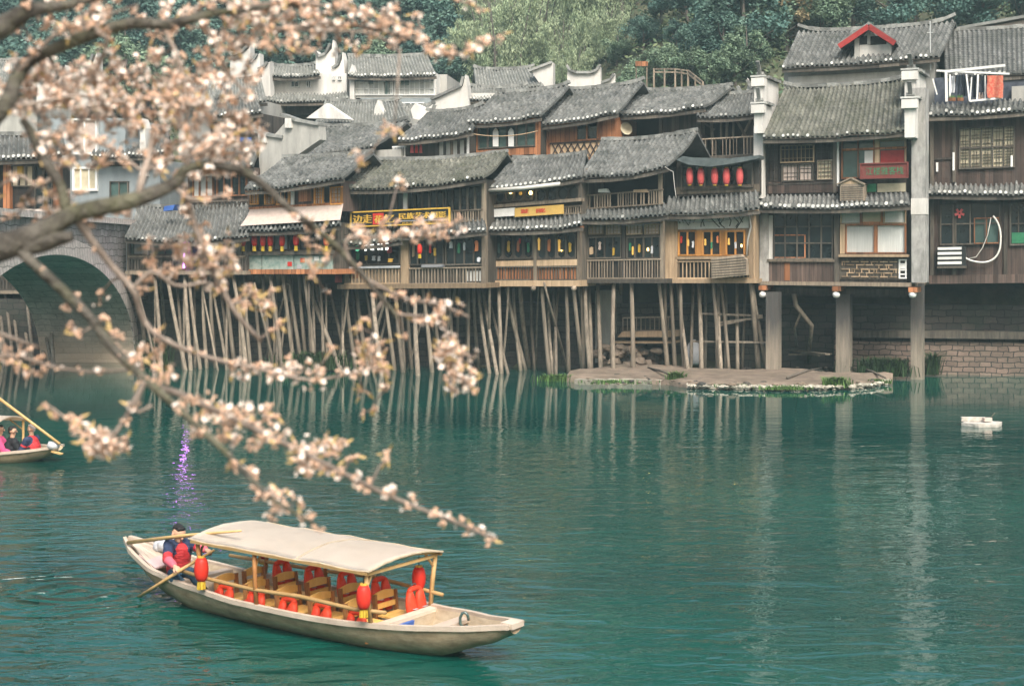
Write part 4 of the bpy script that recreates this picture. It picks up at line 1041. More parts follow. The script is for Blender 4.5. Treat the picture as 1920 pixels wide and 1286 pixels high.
mb = MB(); mb.poly(pl, [(1158, 632), (1166, 622), (1262, 620), (1262, 632)], -1.3, -2.4); mb.poly(pl, [(1150, 640), (1262, 640), (1262, 644), (1150, 644)], -1.3, -2.4); mb.build('under_platform', 'tan', h)
mb = MB(); mb.poly(pl, [(1116, 545), (1150, 545), (1150, 625), (1128, 680), (1116, 680)], -2.2, -3.2); mb.build('under_wall', 'plastg', h)
t = []
mb = MB(); c0 = onz(1170, 690, .2)
for k in range(46): rock(mb, c0 + V((rnd.uniform(-1.0, 1.4), rnd.uniform(.2, 1.6), rnd.uniform(0, .75))), rnd.uniform(.14, .28))
mb.build('rubble_heap', 'mud', None, label='heap of brown rubble under the open balcony house', cat='rubble', kind='stuff')
mb = MB(); p = onz(1247, 676, .3)
mb.box(p + V((0, .4, 0)), .5, .1, .75, 0, -.3); mb.build('metal_sheet', 'blueg', None, label='grey-blue metal sheet leaning behind the stilts of the open balcony house', cat='sheet', origin=p)
def sack(px, py, z, r, hh_, mat, label):
    c = onz(px, py, z); mb = MB(); n = 12; vs = []
    prof = [(.5, 0), (.95, .08), (1, .3), (.9, .6), (.6, .85), (.25, .95), (.32, 1.0)]
    for pr, zz in prof:
        for i in range(n):
            a = 2 * math.pi * i / n; q = 1 + .18 * noise.noise(V((math.cos(a) * 1.5, math.sin(a) * 1.5, zz * 3 + px)))
            vs.append(c + V((math.cos(a) * r * pr * q, math.sin(a) * r * pr * q * .8, zz * hh_)))
    mb.add(vs, [(j * n + i, j * n + (i + 1) % n, (j + 1) * n + (i + 1) % n, (j + 1) * n + i) for j in range(len(prof) - 1) for i in range(n)] + [tuple(range(n - 1, -1, -1)), tuple((len(prof) - 1) * n + i for i in range(n))], 0, .5)
    mb.build('sack', mat, None, smooth=True, label=label, cat='sack', origin=c)
sack(1300, 684, .3, .34, .95, 'clothl', 'tall pale sack standing between the stilts below the cracked panel house')
sack(1564, 640, 1.0, .26, .7, 'clothl', 'white sack beside the middle thick pillar')
sack(1618, 640, 1.0, .28, .38, 'curtain', 'low pale sack on the ledge right of the middle thick pillar')
t = thing('plank_stack', 'untidy stack of old planks lying between the two thick pillars', 'planks', onz(1510, 668, .5))
for k in range(12):
    a = onz(1467 + rnd.uniform(0, 12), 668 - rnd.uniform(0, 14), .45 + .03 * k); b_ = onz(1560 + rnd.uniform(-30, 8), 668 - rnd.uniform(0, 12), .45 + .035 * k + rnd.uniform(-.05, .1))
    mb = MB(); mb.bar(a, b_, rnd.uniform(.08, .2), .05); mb.build('plank', rnd.choice(('tan', 'grey', 'bark')), t)
p = onz(1196, 650, .9); mb = MB(); mb.lathe(p, [(.12, 0), (.3, .05), (.33, .22), (.3, .22), (.27, .06)], 14); 
mb.build('basin', 'tarp', None, smooth=True, label='dark blue round basin under the wooden platform', cat='basin', origin=p)

# ---------------- house E : arched dark windows and yellow sign
pl = Pl(1002, 53.4, 25, ((340, -.10), (535, .0)))
h = house_thing('stilt_house', pl, 1002, 535, 'stilt house with dark scalloped windows, a yellow sign and a reddish slatted balustrade', 'house')
body(h, pl, 916, 346, 1090, 536, 'greyd', 0, -3.5)
slab(h, pl, 'side_wall', 'greyd', 905, 345, 917, 470, .15, -3)
roof(h, pl, (912, 352), (1092, 328), (1100, 289), (962, 298), .7, 2.0, 8.6, .85)
mb = MB(); a, b_ = pl.raw(912, 358, .72), pl.raw(1050, 345, .72); mb.tube([a, lerp(a, b_, .5) + V((0, 0, -.03)), b_], .075, 8)
mb.tube([a, a + V((0, 0, -.12)), pl.raw(914, 362, .3), pl.raw(913, 395, .3)], .07, 8); mb.build('white_gutter_pipe', 'rubber', h, smooth=True)
for a, b_, nn_ in ((928, 1000, 4), (1004, 1086, 4)): window(h, pl, a, 350, b_, 378, nn_, 1, 'greyd', 'glass', .06, 2.5, 4, arch=True)
slab(h, pl, 'sill', 'grey', 918, 378, 1090, 384, .3, -.02)
slab(h, pl, 'lower_wall', 'greyd', 918, 384, 1090, 402, .03, -.05); railing(h, pl, 1055, 386, 1090, 402, 8, 'grey', .12, 1.8); railing(h, pl, 916, 388, 930, 402, 4, 'grey', .12, 1.8)
t = signboard('white_box_sign', pl, 926, 391, 965, 406, .25, 'blank white board beside the yellow sign', 'white', None)
t = signboard('yellow_sign', pl, 965, 387, 1056, 404, .3, 'yellow cloth sign with red characters above the lower pent roof', 'gold', None)
MT['signyellow'] = M('ochre_yellow_cloth', (.55, .34, .08), (.66, .44, .13), sc=3, tint=.1, stain=.15, stainc=(.4, .25, .08))
t.children[0].data.materials[0] = MT['signyellow']
lettering(t, pl, 977, 392, 991, 400, '边走', 'red', .35, bold=1); lettering(t, pl, 1006, 391, 1022, 399, '回忆', 'red', .35, bold=1)
roof(h, pl, (910, 428), (1092, 420), (1090, 399), (914, 407), .75, 0, 8.6, .85, name='pent_roof', ridge=False, backslope=False)
slab(h, pl, 'eave_beam', 'rust', 912, 428, 1088, 433, .3, -.1)
for a, b_ in ((924, 1000), (1006, 1080)): window(h, pl, a, 436, b_, 486, 4, 1, 'greyd', 'glass', .06, 2.5, 5, arch=True)
slab(h, pl, 'sill', 'tan', 921, 488, 1085, 499, .12, -.02)
slab(h, pl, 'balustrade_board', 'rust', 924, 500, 1082, 524, .04, -.05)
for a, b_ in ((924, 998), (1008, 1082)): railing(h, pl, a, 499, b_, 526, 14, 'greyd', .10, 1.4)
for x in (916, 1000, 1082): slab(h, pl, 'post', 'grey', x, 432, x + 6, 536, .13, -.05)
slab(h, pl, 'floor_beam', 'tan', 914, 526, 1088, 537, .2, -3.5)
for i, (x, y, mt, w, hh_) in enumerate(((935, 465, 'tealg', 6, 20), (953, 462, 'gold', 7, 22), (971, 462, 'orangeflag', 6, 22), (974, 452, 'red', 5, 10), (990, 464, 'green', 6, 20), (1010, 458, 'goldglow', 5, 24), (1029, 460, 'orangeflag', 8, 24), (1048, 460, 'goldglow', 5, 24), (1068, 464, 'gold', 6, 20), (1052, 470, 'lampw', 3, 6))):
    good('hanging_ornament', pl, x, y, w, hh_, .11, mt, 'hanging ornament, %s from the left in the scalloped lower windows' % ORD[i], 'ornament', 'ornaments in the scalloped windows')  # gold-glow ornaments emit in place of light falling on them
for i, (x, y) in enumerate(((957, 360), (995, 362), (976, 363))):
    p = pl.raw(x, y, .14); t = thing('lamp_bulb', 'small yellow lamp lit behind the scalloped upper windows, %s one' % ('left', 'right', 'middle')[i], 'lamp', p, 'lamps in the upper scalloped windows')
    mb = MB(); mb.lathe(p, [(.01, -.07), (.05, -.05), (.065, 0), (.05, .05), (.02, .08)], 10); mb.build('bulb', 'lampw' if i < 2 else 'goldglow', t, smooth=True)
    mb = MB(); mb.lathe(p, [(.025, .075), (.025, .12)], 8); mb.build('socket', 'black', t)
stilts(h, pl, [(896, 540, 918, 700, 5, -.3, 0), (905, 545, 932, 702, 5, -.8, 0), (935, 542, 940, 700, 6, -.1, 0), (950, 545, 985, 694, 6, -.6, 0), (962, 545, 976, 690, 5, -1.0, .1), (975, 545, 992, 690, 6.5, -.4, 0), (996, 545, 1002, 684, 4, -1.8, .2), (1016, 545, 1030, 700, 6, -.1, 0), (1037, 545, 1042, 696, 4.5, -1.2, .1), (1047, 545, 1040, 690, 4, -1.4, .2), (1062, 545, 1066, 696, 5.5, -.2, .05), (1075, 540, 1093, 694, 6, -.1, .1), (1090, 545, 1094, 690, 5, -.8, .2), (914, 545, 950, 690, 4, -1.6, .2), (1028, 545, 1036, 690, 4, -1.7, .2)])
for x in (1000, 1076): 
    p = pl.raw(x, 541, .25); mb = MB(); mb.lathe(p, [(.03, -.1), (.1, -.04), (.1, .04), (.06, .1)], 10); mb.build('carved_bud', 'grey', h, smooth=True)

# ---------------- house D : photo shop
pl = Pl(775, 54.2, 25, ((336, -.062), (538, -.008)))
h = house_thing('stilt_house', pl, 775, 538, 'wide stilt house with a black and gold shop sign over lit windows', 'house')
body(h, pl, 645, 344, 906, 538, 'greyd', 0, -3.5)
roof(h, pl, (636, 352), (908, 330), (952, 286), (690, 300), .75, 2.2, 8.2, .12, sag=.12)
slab(h, pl, 'eave_beam', 'grey', 644, 343, 906, 349, .25, -.05)
for a, b_, nn_ in ((648, 700, 4), (702, 756, 4), (763, 832, 5), (834, 904, 5)): window(h, pl, a, 350, b_, 398, nn_, 1, 'greyd', 'glass', .05, 2.5, 3.4)
slab(h, pl, 'post', 'white', 756, 345, 763, 392, .16, -.02); slab(h, pl, 'post', 'greyd', 644, 349, 648, 430, .1, -.05); slab(h, pl, 'post', 'grey', 903, 340, 908, 420, .14, -.05)
slab(h, pl, 'lower_wall', 'dark', 646, 398, 906, 432, .02, -.05)
railing(h, pl, 845, 393, 904, 416, 12, 'grey', .14, 2.2)
t = signboard('shop_sign', pl, 656, 393, 843, 423, .35, 'long black signboard with gold frame and gold characters on the wide stilt house', 'black', 'gold', 2.4)
lettering(t, pl, 662, 403, 697, 419, '边走', 'gold', .41, bold=1)
q = pl.at(750); slab(t, pl, 'red_panel', 'red', 699, 400, 719, 421, .405, .38); lettering(t, pl, 702, 404, 717, 418, '花', 'gold', .42, bold=1)
lettering(t, pl, 720, 402, 739, 418, '忆', 'gold', .41, bold=1); lettering(t, pl, 748, 398, 836, 410, '民族艺术摄影', 'gold', .41, bold=1)
slab(t, pl, 'rule_line', 'clothl', 750, 412.6, 836, 413.8, .41, .38)
lettering(t, pl, 754, 415, 834, 418.5, '民族艺术摄影 民族艺术摄影', 'gold', .41, name='small_lettering')
roof(h, pl, (630, 455), (752, 447), (752, 427), (640, 433), .75, 0, 8.2, .15, name='pent_roof', ridge=False, backslope=False)
roof(h, pl, (752, 438), (912, 428), (908, 408), (760, 417), .6, 0, 8.2, .3, name='pent_roof', ridge=False, backslope=False)
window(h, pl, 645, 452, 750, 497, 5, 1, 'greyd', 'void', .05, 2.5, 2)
window(h, pl, 766, 447, 832, 497, 4, 1, 'greyd', 'glass', .05, 2.5, 2.5); window(h, pl, 834, 446, 905, 497, 4, 1, 'greyd', 'glass', .05, 2.5, 2.5)
slab(h, pl, 'post', 'tan', 751, 436, 765, 536, .2, -.05); slab(h, pl, 'post', 'pinkred', 628, 462, 634, 530, .2, -.1); slab(h, pl, 'post', 'grey', 903, 425, 910, 536, .16, -.05)
slab(h, pl, 'sill', 'clothl', 650, 499, 750, 503, .2, -.02); slab(h, pl, 'counter', 'clothl', 790, 496, 830, 501, .22, 0)
slab(h, pl, 'balustrade_board', 'grey', 646, 503, 750, 532, .02, -.05); slab(h, pl, 'balustrade_board', 'greyd', 766, 503, 905, 532, .02, -.05)
slab(h, pl, 'orange_panel', 'rust', 655, 506, 676, 522, .05, 0)
railing(h, pl, 645, 501, 750, 533, 17, 'tan', .12, 2); railing(h, pl, 766, 501, 905, 533, 24, 'grey', .12, 2)
slab(h, pl, 'white_panel', 'white', 873, 508, 906, 527, .05, 0)
slab(h, pl, 'floor_beam', 'tan', 632, 532, 910, 541, .22, -3.5)
for i, (x, y, mt, w, hh_) in enumerate(((655, 462, 'green', 4, 16), (669, 462, 'greenglow', 8, 20), (670, 480, 'green', 7, 16), (685, 465, 'whiteglow', 5, 14), (697, 463, 'whiteglow', 8, 15), (709, 463, 'whiteglow', 4, 14), (715, 463, 'whiteglow', 4, 14), (725, 462, 'whiteglow', 8, 16), (729, 463, 'red', 12, 26), (700, 484, 'clothl', 8, 10), (710, 485, 'clothl', 6, 10), (731, 488, 'goldglow', 12, 7), (686, 484, 'gold', 6, 10))):
    good('display_garment', pl, x, y, w, hh_, .11 if mt != 'red' else .085, mt, 'small bright article, %s in the lit shop window under the black and gold sign' % ORD[i], 'shop article', 'articles in the lit shop window')  # white, green and gold-glow articles carry the window light as their own glow
for i, (x, y, mt, w, hh_) in enumerate(((806, 465, 'red', 5, 20), (815, 472, 'gold', 6, 16), (845, 460, 'clothl', 8, 14), (860, 465, 'green', 6, 20), (870, 462, 'clothl', 5, 16), (893, 462, 'orangeflag', 8, 22), (897, 487, 'clothl', 9, 9), (775, 470, 'tan', 7, 26))):
    good('display_article', pl, x, y, w, hh_, .11, mt, 'small article, %s in the dim shop window right of the tan post' % ORD[i], 'shop article', 'articles in the dim shop window')
lantern(pl.raw(787, 467, .4), .38, 'single red and gold lantern hanging right of the tan photo shop post', None, .3, 'redl', .4, .26)
stilts(h, pl, [(573, 522, 640, 697, 6, -.4, 0), (643, 545, 643, 690, 4, -1.4, .1), (648, 545, 667, 690, 5.5, -.3, 0), (668, 545, 690, 690, 6, -.8, 0), (686, 545, 712, 690, 5, -.5, 0), (697, 543, 716, 704, 6.5, -.1, 0), (720, 545, 740, 694, 5.5, -.3, 0), (742, 545, 756, 698, 6, -.15, 0), (752, 545, 758, 690, 4.5, -1.0, .1), (764, 545, 772, 690, 5, -.7, .05), (779, 545, 784, 704, 6.5, -.1, 0), (793, 545, 810, 698, 6, -.3, 0), (809, 545, 826, 694, 5, -.8, 0), (842, 545, 850, 690, 4.5, -1.2, .1), (876, 545, 876, 684, 4.5, -1.6, .15), (888, 545, 897, 686, 5, -1.1, .1), (615, 535, 650, 690, 5, -.9, 0), (735, 545, 700, 688, 4, -1.8, .1), (830, 545, 838, 685, 4, -1.8, .15), (862, 545, 858, 685, 4, -1.7, .15), (660, 545, 678, 686, 4, -1.8, .1)])

# ---------------- house C : white apron and lantern row
pl = Pl(545, 55.0, 25, ((340, -.075), (512, .0)))
h = house_thing('stilt_house', pl, 545, 512, 'stilt house with orange lattice shutters above a white sloping apron', 'house')
body(h, pl, 466, 345, 640, 400, 'brown', 0, -3.5, 'upper_wall')
body(h, pl, 452, 420, 626, 512, 'greyd', 0, -3.5)
roof(h, pl, (458, 354), (644, 330), (700, 286), (530, 296), .7, 2.2, 8.2, .1)
for a, b_ in ((468, 484), (495, 512), (517, 542), (588, 606), (618, 640)):
    window(h, pl, a, 350 if a > 560 else 354, b_, 384, 1, 1, 'orange', 'antique' if a != 517 else 'void', .07, 2.5, 1, name='shutter', lattice=3)
slab(h, pl, 'dark_opening', 'void', 484, 356, 495, 384, .05, -.05); slab(h, pl, 'dark_opening', 'void', 606, 346, 618, 378, .05, -.05)
slab(h, pl, 'red_panel', 'rust', 559, 346, 583, 378, .05, -.05); slab(h, pl, 'post', 'white', 545, 350, 550, 384, .08, 0)
slab(h, pl, 'sill', 'rust', 466, 384, 640, 388, .1, -.05)
mb = MB(); n = 10; vs = []
for j in range(n + 1):
    t_ = j / n; y = 388 + 30 * t_
    for i in range(13):
        u = i / 12; x = lerp(lerp(468, 450, t_ ** 1.5), lerp(644, 638, t_), u); vs.append(pl.raw(x, y - (x - 545) * .06, .08 + .62 * t_ ** 1.6))
mb.add(vs, [(j * 13 + i, j * 13 + i + 1, (j + 1) * 13 + i + 1, (j + 1) * 13 + i) for j in range(n) for i in range(12)], 0, .5)
mb.build('apron', 'antique', h, smooth=True)
roof(h, pl, (448, 430), (640, 419), (638, 410), (452, 420), .85, .2, 8.2, .12, name='pent_roof', ridge=False, backslope=False)
slab(h, pl, 'eave_beam', 'brown', 448, 427, 632, 434, .3, -.1)
slab(h, pl, 'shelf_beam', 'greyd', 450, 471, 628, 478, .3, -.05)
window(h, pl, 454, 436, 540, 470, 6, 1, 'greyd', 'clothl', .04, 2, 4); window(h, pl, 542, 436, 626, 470, 5, 1, 'greyd', 'glass', .04, 2, 4)
MT['banner'] = M('pale_teal_printed_banner', (.16, .25, .22), (.42, .47, .42), sc=5, tint=.1, bump=.1, bsc=6)
for a, b_ in ((452, 490), (492, 550), (552, 622)): slab(h, pl, 'banner_panel', 'banner', a, 479, b_, 505, .16, .05)
for x, y, mt in ((543, 495, 'red'), (567, 488, 'red'), (593, 485, 'white'), (561, 500, 'clothl')): slab(h, pl, 'banner_motif', mt, x - 4, y - 4, x + 4, y + 4, .18, .1)
slab(h, pl, 'floor_beam', 'rust', 448, 505, 628, 514, .25, -3.5)
for i, x in enumerate((456, 477, 493, 507, 529, 555, 612)):
    lantern(pl.raw(x, 450 + (1 if i < 5 else 0), .42), .44, 'red lantern, %s from the left of seven under the white apron' % ORD[i], 'lanterns under the white apron', .12, 'redl', .42, .27)
stilts(h, pl, [(458, 518, 470, 690, 5, -.3, 0), (506, 518, 530, 696, 6, -.1, 0), (530, 518, 552, 690, 6, -.2, 0), (540, 518, 566, 692, 5.5, -.6, 0), (560, 518, 575, 690, 5, -.8, 0), (570, 518, 592, 694, 5.5, -.3, 0), (585, 518, 590, 690, 4, -1.4, .1), (492, 518, 508, 690, 5.5, -.4, 0), (474, 518, 490, 690, 5, -1.0, 0), (600, 522, 606, 690, 4.5, -1.3, .1), (588, 518, 622, 690, 4, -1.6, .05), (515, 518, 520, 688, 4, -1.6, .1), (548, 518, 548, 686, 4, -1.8, .1)])

# ---------------- house B : blue-dark windows beside the bridge
pl = Pl(350, 56.2, 18, ((400, .0), (510, .0)))
h = house_thing('stilt_house', pl, 350, 510, 'low stilt house beside the bridge with a broad sagging roof and dark slatted balcony', 'house')
body(h, pl, 238, 444, 462, 511, 'dark', 0, -3.5)
roof(h, pl, (234, 444), (466, 440), (474, 380), (258, 386), .75, 2.6, 7.8, .12, sag=.14)
window(h, pl, 242, 450, 330, 478, 4, 1, 'greyd', 'tealg', .05, 2, 2); window(h, pl, 340, 450, 386, 478, 3, 1, 'greyd', 'glass', .05, 2, 2); window(h, pl, 388, 450, 446, 478, 3, 1, 'greyd', 'glass', .05, 2, 2)
slab(h, pl, 'curtain', 'clothl', 252, 452, 275, 477, .09, .03); slab(h, pl, 'post', 'white', 275, 450, 278, 478, .13, 0)
for x in (238, 339, 386, 446): slab(h, pl, 'post', 'greyd', x, 446, x + 5, 510, .13, -.05)
slab(h, pl, 'rail', 'grey', 240, 479, 456, 483, .16, -.02)
railing(h, pl, 240, 484, 456, 508, 40, 'greyd', .13, 2)
slab(h, pl, 'floor_beam', 'grey', 234, 508, 462, 515, .2, -3.5)
slab(h, pl, 'side_wall', 'blueg', 206, 420, 238, 540, -.4, -3)
t = thing('neon_tube_lamp', 'upright violet neon tube lamp on the low house beside the bridge', 'lamp', pl.raw(345, 500, .2))
mb = MB(); mb.bar(pl.raw(345, 453, .22), pl.raw(345, 503, .22), .11, .06); mb.build('tube', 'lampv', t)
mb = MB(); mb.bar(pl.raw(345, 450, .17), pl.raw(345, 506, .17), .16, .05); mb.build('mount', 'black', t)
p = pl.raw(312, 392, .3); mb = MB(); mb.poly(pl.shift(-.8), [(306, 396), (308, 387), (328, 384), (324, 394)], .0, -.4); mb.build('blue_sheet', 'blue', None, label='crumpled blue plastic sheet lying on the low roof beside the bridge', cat='sheet', origin=p)
stilts(h, pl, [(255, 518, 276, 680, 5.5, -.2, 0), (290, 520, 302, 694, 5.5, -.1, 0), (300, 520, 312, 676, 4.5, -.8, 0), (313, 520, 348, 694, 5.5, -.15, 0), (346, 520, 358, 694, 6, -.1, 0), (354, 520, 376, 692, 5, -.3, 0), (380, 520, 388, 690, 5, -.5, 0), (394, 520, 404, 690, 5.5, -.2, 0), (422, 520, 440, 690, 5.5, -.4, 0), (437, 520, 462, 694, 6, -.15, 0), (330, 520, 342, 686, 4, -1.4, .1), (410, 520, 428, 688, 4.5, -1.2, 0), (365, 520, 366, 684, 4, -1.6, .1), (448, 520, 452, 686, 4, -1.5, .1)])

# thin spare poles leaning about in the dark behind the front row of stilts
for hh_, x0, x1, n_ in (('stilt_house.004', 460, 620, 6), ('stilt_house.003', 640, 905, 9), ('stilt_house.002', 915, 1085, 5), ('stilt_house.005', 250, 455, 6)):
    hp = bpy.data.objects[hh_]
    for i in range(n_):
        x = lerp(x0, x1, (i + rnd.random()) / n_); stilt(hp, PLBK, x, 535, x + rnd.choice((rnd.uniform(-14, 8), rnd.uniform(-45, 50))), rnd.uniform(682, 694), rnd.uniform(2.6, 4.4), rnd.uniform(-.9, .5), rnd.uniform(0, .15))
# litter on the mud bank
mb = MB()
for i in range(260):
    x = rnd.uniform(1095, 1640); rock(mb, onz(x, rnd.uniform(688, 721), .19), rnd.uniform(.025, .07) if rnd.random() < .85 else rnd.uniform(.08, .17), rnd.randrange(2), None, (rnd.uniform(1, 1.7), 1, .6))
mb.build('rubble', ['mud', 'bankstone'], kind='stuff', label='scattered stones and clods lying on the mud bank')
for i, (xa, ya, xb, yb, lb) in enumerate(((1215, 690, 1262, 704, 'grey plank lying on the mud below the open balcony house'), (1476, 708, 1540, 690, 'dark branch lying on the mud between the thick pillars'), (1612, 690, 1660, 708, 'broken pole lying at the right end of the mud bank'))):
    a, b_ = onz(xa, ya, .3), onz(xb, yb, .33); mb = MB(); mb.tube([a, lerp(a, b_, .5) + V((0, 0, .04)), b_], [.05, .045, .03], 6); mb.build('driftwood', 'greyd', None, smooth=True, label=lb, cat='driftwood', origin=a)
# ================================================================ second row and the town above
def upper(px, Y, yaw, label, bd, rf, wall='plastg', tile='tile', col=8.2, dots=.6, sl=((200, -.08), (300, -.05)), depth=4, prow=.1, cat='house', over=.6, back=2.2, lo=False, name='town_house'):
    pl = Pl(px, Y, yaw, sl); h = house_thing(name, pl, px, bd[3], label, cat)
    body(h, pl, *bd, wall, 0, -depth)
    roof(h, pl, *rf, over, back, col, dots, tile, prow=prow, lo=lo)
    return pl, h
pl, h = upper(950, 57.6, 24, 'second row house with two white hanging banners on dark shutters', (888, 222, 1012, 305), ((876, 229), (1014, 215), (1068, 161), (930, 176)), 'greyd', dots=.9)
for a, b_ in ((888, 895), (1004, 1011)): slab(h, pl, 'post', 'rust', a, 226, b_, 292, .1, -.05)
slab(h, pl, 'lower_board', 'rust', 896, 279, 1004, 292, .06, -.02); slab(h, pl, 'eave_beam', 'rust', 886, 226, 1006, 231, .2, 0)
window(h, pl, 896, 234, 1004, 277, 6, 1, 'greyd', 'tealg', .05, 2, 3)
for x, lb in ((929, 'left white paper banner on the dark shutters'), (958, 'right white paper banner on the dark shutters')):
    mb = MB(); mb.poly(pl, [(x - 5, 275), (x - 5, 247), (x - 3, 243), (x, 240), (x + 3, 243), (x + 5, 247), (x + 5, 275)], .16, .12); mb.build('paper_banner', 'white', None, label=lb, cat='banner', group='white paper banners', origin=pl.raw(x, 275, .14))
pl, h = upper(1085, 57.2, 24, 'second row house with orange-brown board walls and a diagonal lattice balustrade', (1012, 224, 1154, 305), ((1008, 233), (1158, 208), (1208, 154), (1056, 170)), 'rust', dots=.9)
slab(h, pl, 'post', 'dark', 1012, 230, 1018, 300, .1, -.05); slab(h, pl, 'post', 'rust', 1021, 232, 1027, 300, .12, -.05)
window(h, pl, 1078, 228, 1122, 264, 2, 1, 'rust', 'glass', .06, 3, 3)
slab(h, pl, 'lattice_board', 'tan', 1032, 268, 1140, 296, .03, -.02)
mb = MB()
for k in range(9):
    x = 1034 + k * 12
    mb.bar(pl.raw(x, 294, .06), pl.raw(x + 14, 268, .06), .04); mb.bar(pl.raw(x + 14, 294, .06), pl.raw(x, 268, .06), .04)
mb.build('diagonal_lattice', 'brown', h); slab(h, pl, 'rail', 'brown', 1030, 265, 1142, 268, .08, 0)
# dark open loft
pl = Pl(1238, 57.0, 22, ((200, -.08), (300, -.06))); h = house_thing('town_house', pl, 1238, 300, 'second row house with a wide dark open loft and a satellite dish', 'house')
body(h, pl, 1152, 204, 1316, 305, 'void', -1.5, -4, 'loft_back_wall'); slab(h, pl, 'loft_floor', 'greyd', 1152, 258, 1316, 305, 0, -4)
slab(h, pl, 'beam', 'greyd', 1152, 212, 1316, 219, .1, -.1); slab(h, pl, 'plank_wall', 'dark', 1235, 217, 1312, 262, -.3, -.4)
for x in (1154, 1236, 1310): slab(h, pl, 'post', 'rust' if x == 1154 else 'greyd', x, 214, x + 5, 262, .05, -.1)
roof(h, pl, (1146, 214), (1322, 198), (1374, 161), (1212, 171), .6, 2.2, 8.2, .85)
p = pl.raw(1172, 243, .2); t = thing('satellite_dish', 'small cream satellite dish on the open loft edge', 'satellite dish', p)
mb = MB(); mb.lathe(V((0, 0, 0)), [(.02, 0), (.12, .02), (.22, .07), (.27, .12), (.26, .125), (.2, .085), (.1, .035)], 14)
rot = Matrix.Rotation(math.radians(75), 3, 'X') @ Matrix.Rotation(.4, 3, 'Y'); mb.v = [p + rot @ v for v in mb.v]; mb.build('reflector', 'paper', t, smooth=True)
mb = MB(); mb.bar(p, p + V((-.1, .1, -.45)), .04); mb.build('stand', 'steel', t)
# scaffold balcony right
pl = Pl(1366, 56.0, 22, ((200, -.06), (300, -.05))); h = house_thing('town_house', pl, 1366, 300, 'second row house with a ramshackle pole balcony left of the corner house', 'house')
body(h, pl, 1308, 212, 1426, 300, 'dark', -1.3, -4); roof(h, pl, (1306, 217), (1428, 209), (1428, 172), (1344, 177), .6, 2.0, 8.2, .15)
for x0, y0, x1, y1, w in ((1318, 222, 1320, 296, .1), (1334, 225, 1338, 290, .12), (1352, 222, 1352, 262, .08), (1364, 224, 1362, 262, .1), (1376, 224, 1374, 262, .08), (1378, 222, 1400, 258, .1), (1308, 224, 1340, 244, .07), (1410, 220, 1392, 256, .08)):
    mb = MB(); mb.bar(pl.raw(x0, y0, -.3), pl.raw(x1, y1, -.3), w); mb.build('pole', 'grey', h)
slab(h, pl, 'balcony_floor', 'greyd', 1280, 292, 1424, 300, .6, -1.5)
railing(h, pl.shift(.5), 1282, 258, 1422, 294, 22, 'grey', .05, 1.6, gap=.12)
slab(h, pl.shift(.3), 'white_sheet', 'clothl', 1290, 272, 1322, 294, .05, 0)
pl, h = upper(815, 58.2, 24, 'second row house with a shaded balcony where pink clothes hang', (756, 252, 882, 300), ((746, 262), (886, 243), (906, 200), (800, 212)), 'dark', dots=.85)
slab(h, pl, 'beam', 'paper', 752, 262, 850, 266, .35, .2)
for x in (845, 875): slab(h, pl, 'post', 'white' if x == 875 else 'grey', x, 255, x + 3, 292, .1, 0)
window(h, pl, 820, 262, 872, 292, 4, 1, 'greyd', 'curtain', .05, 2, 4)
def cloth2(pl, x0, x1, y0, y1, mat, label):
    mb = MB(); mb.poly(pl, [(x0, y1), (x0 + 1, y0 + 3), (x0 - 1, y0 + 2), (x0 + 1, y0), (x1 - 1, y0), (x1 + 1, y0 + 2), (x1 - 1, y0 + 3), (x1, y1)], .2, .15)
    mb.build('garment', mat, None, label=label, cat='laundry', group='pink laundry on the shaded balcony', origin=pl.raw(x0, y1, .2))
for i, (a, b_, mt) in enumerate(((769, 775, 'pinkred'), (778, 783, 'red'), (786, 791, 'pinkred'))): cloth2(pl, a, b_, 267, 287, mt, 'small pinkish garment, %s from the left on the shaded balcony line' % ORD[i])
railing(h, pl, 735, 274, 760, 296, 7, 'white', .2, 1.6, name='white_railing')
pl, h = upper(640, 59.5, 24, 'long grey roofed house above the photo shop, its eave sweeping up to the right', (548, 285, 752, 345), ((536, 296), (702, 272), (764, 228), (600, 239)), 'plastg', dots=.35)
pl = Pl(520, 58.5, 24); h = house_thing('gable_wall', pl, 520, 345, 'grey stepped gable wall with tiled coping left of the long grey roof', 'wall')
mb = MB(); mb.poly(pl, [(488, 345), (484, 268), (496, 250), (512, 256), (540, 224), (598, 234), (600, 262), (545, 300), (545, 345)], 0, -.5); mb.build('wall', 'plastg', h)
mb = MB()
for a, b_ in (((482, 246), (500, 252)), ((500, 252), (536, 258)), ((532, 216), (560, 226)), ((560, 226), (604, 234)), ((478, 238), (484, 247))): mb.bar(pl.raw(*a, -.2), pl.raw(*b_, -.2), .6, .13)
mb.build('tile_cap', 'ridge', h)
mb = MB(); mb.rect(pl, 534, 222, 545, 240, .15, -.55); mb.rect(pl, 484, 250, 497, 268, .15, -.55); mb.build('white_corbel', 'plaster', h)
# middle roofs
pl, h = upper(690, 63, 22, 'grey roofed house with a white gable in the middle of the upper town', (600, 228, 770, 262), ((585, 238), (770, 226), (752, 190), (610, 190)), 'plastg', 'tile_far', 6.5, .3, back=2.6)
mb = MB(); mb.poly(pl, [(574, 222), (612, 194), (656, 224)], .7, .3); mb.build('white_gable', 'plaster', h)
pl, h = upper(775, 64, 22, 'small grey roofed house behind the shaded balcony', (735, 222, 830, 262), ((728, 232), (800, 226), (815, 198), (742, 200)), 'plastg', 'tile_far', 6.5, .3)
mb = MB(); mb.poly(pl, [(700, 226), (702, 204), (708, 188), (714, 204), (727, 224)], .8, .4); mb.build('white_gable', 'plaster', h); mb = MB(); mb.poly(pl, [(775, 225), (770, 206), (778, 194), (800, 204), (812, 196), (800, 225)], .9, .5); mb.build('white_gable', 'plaster', h)
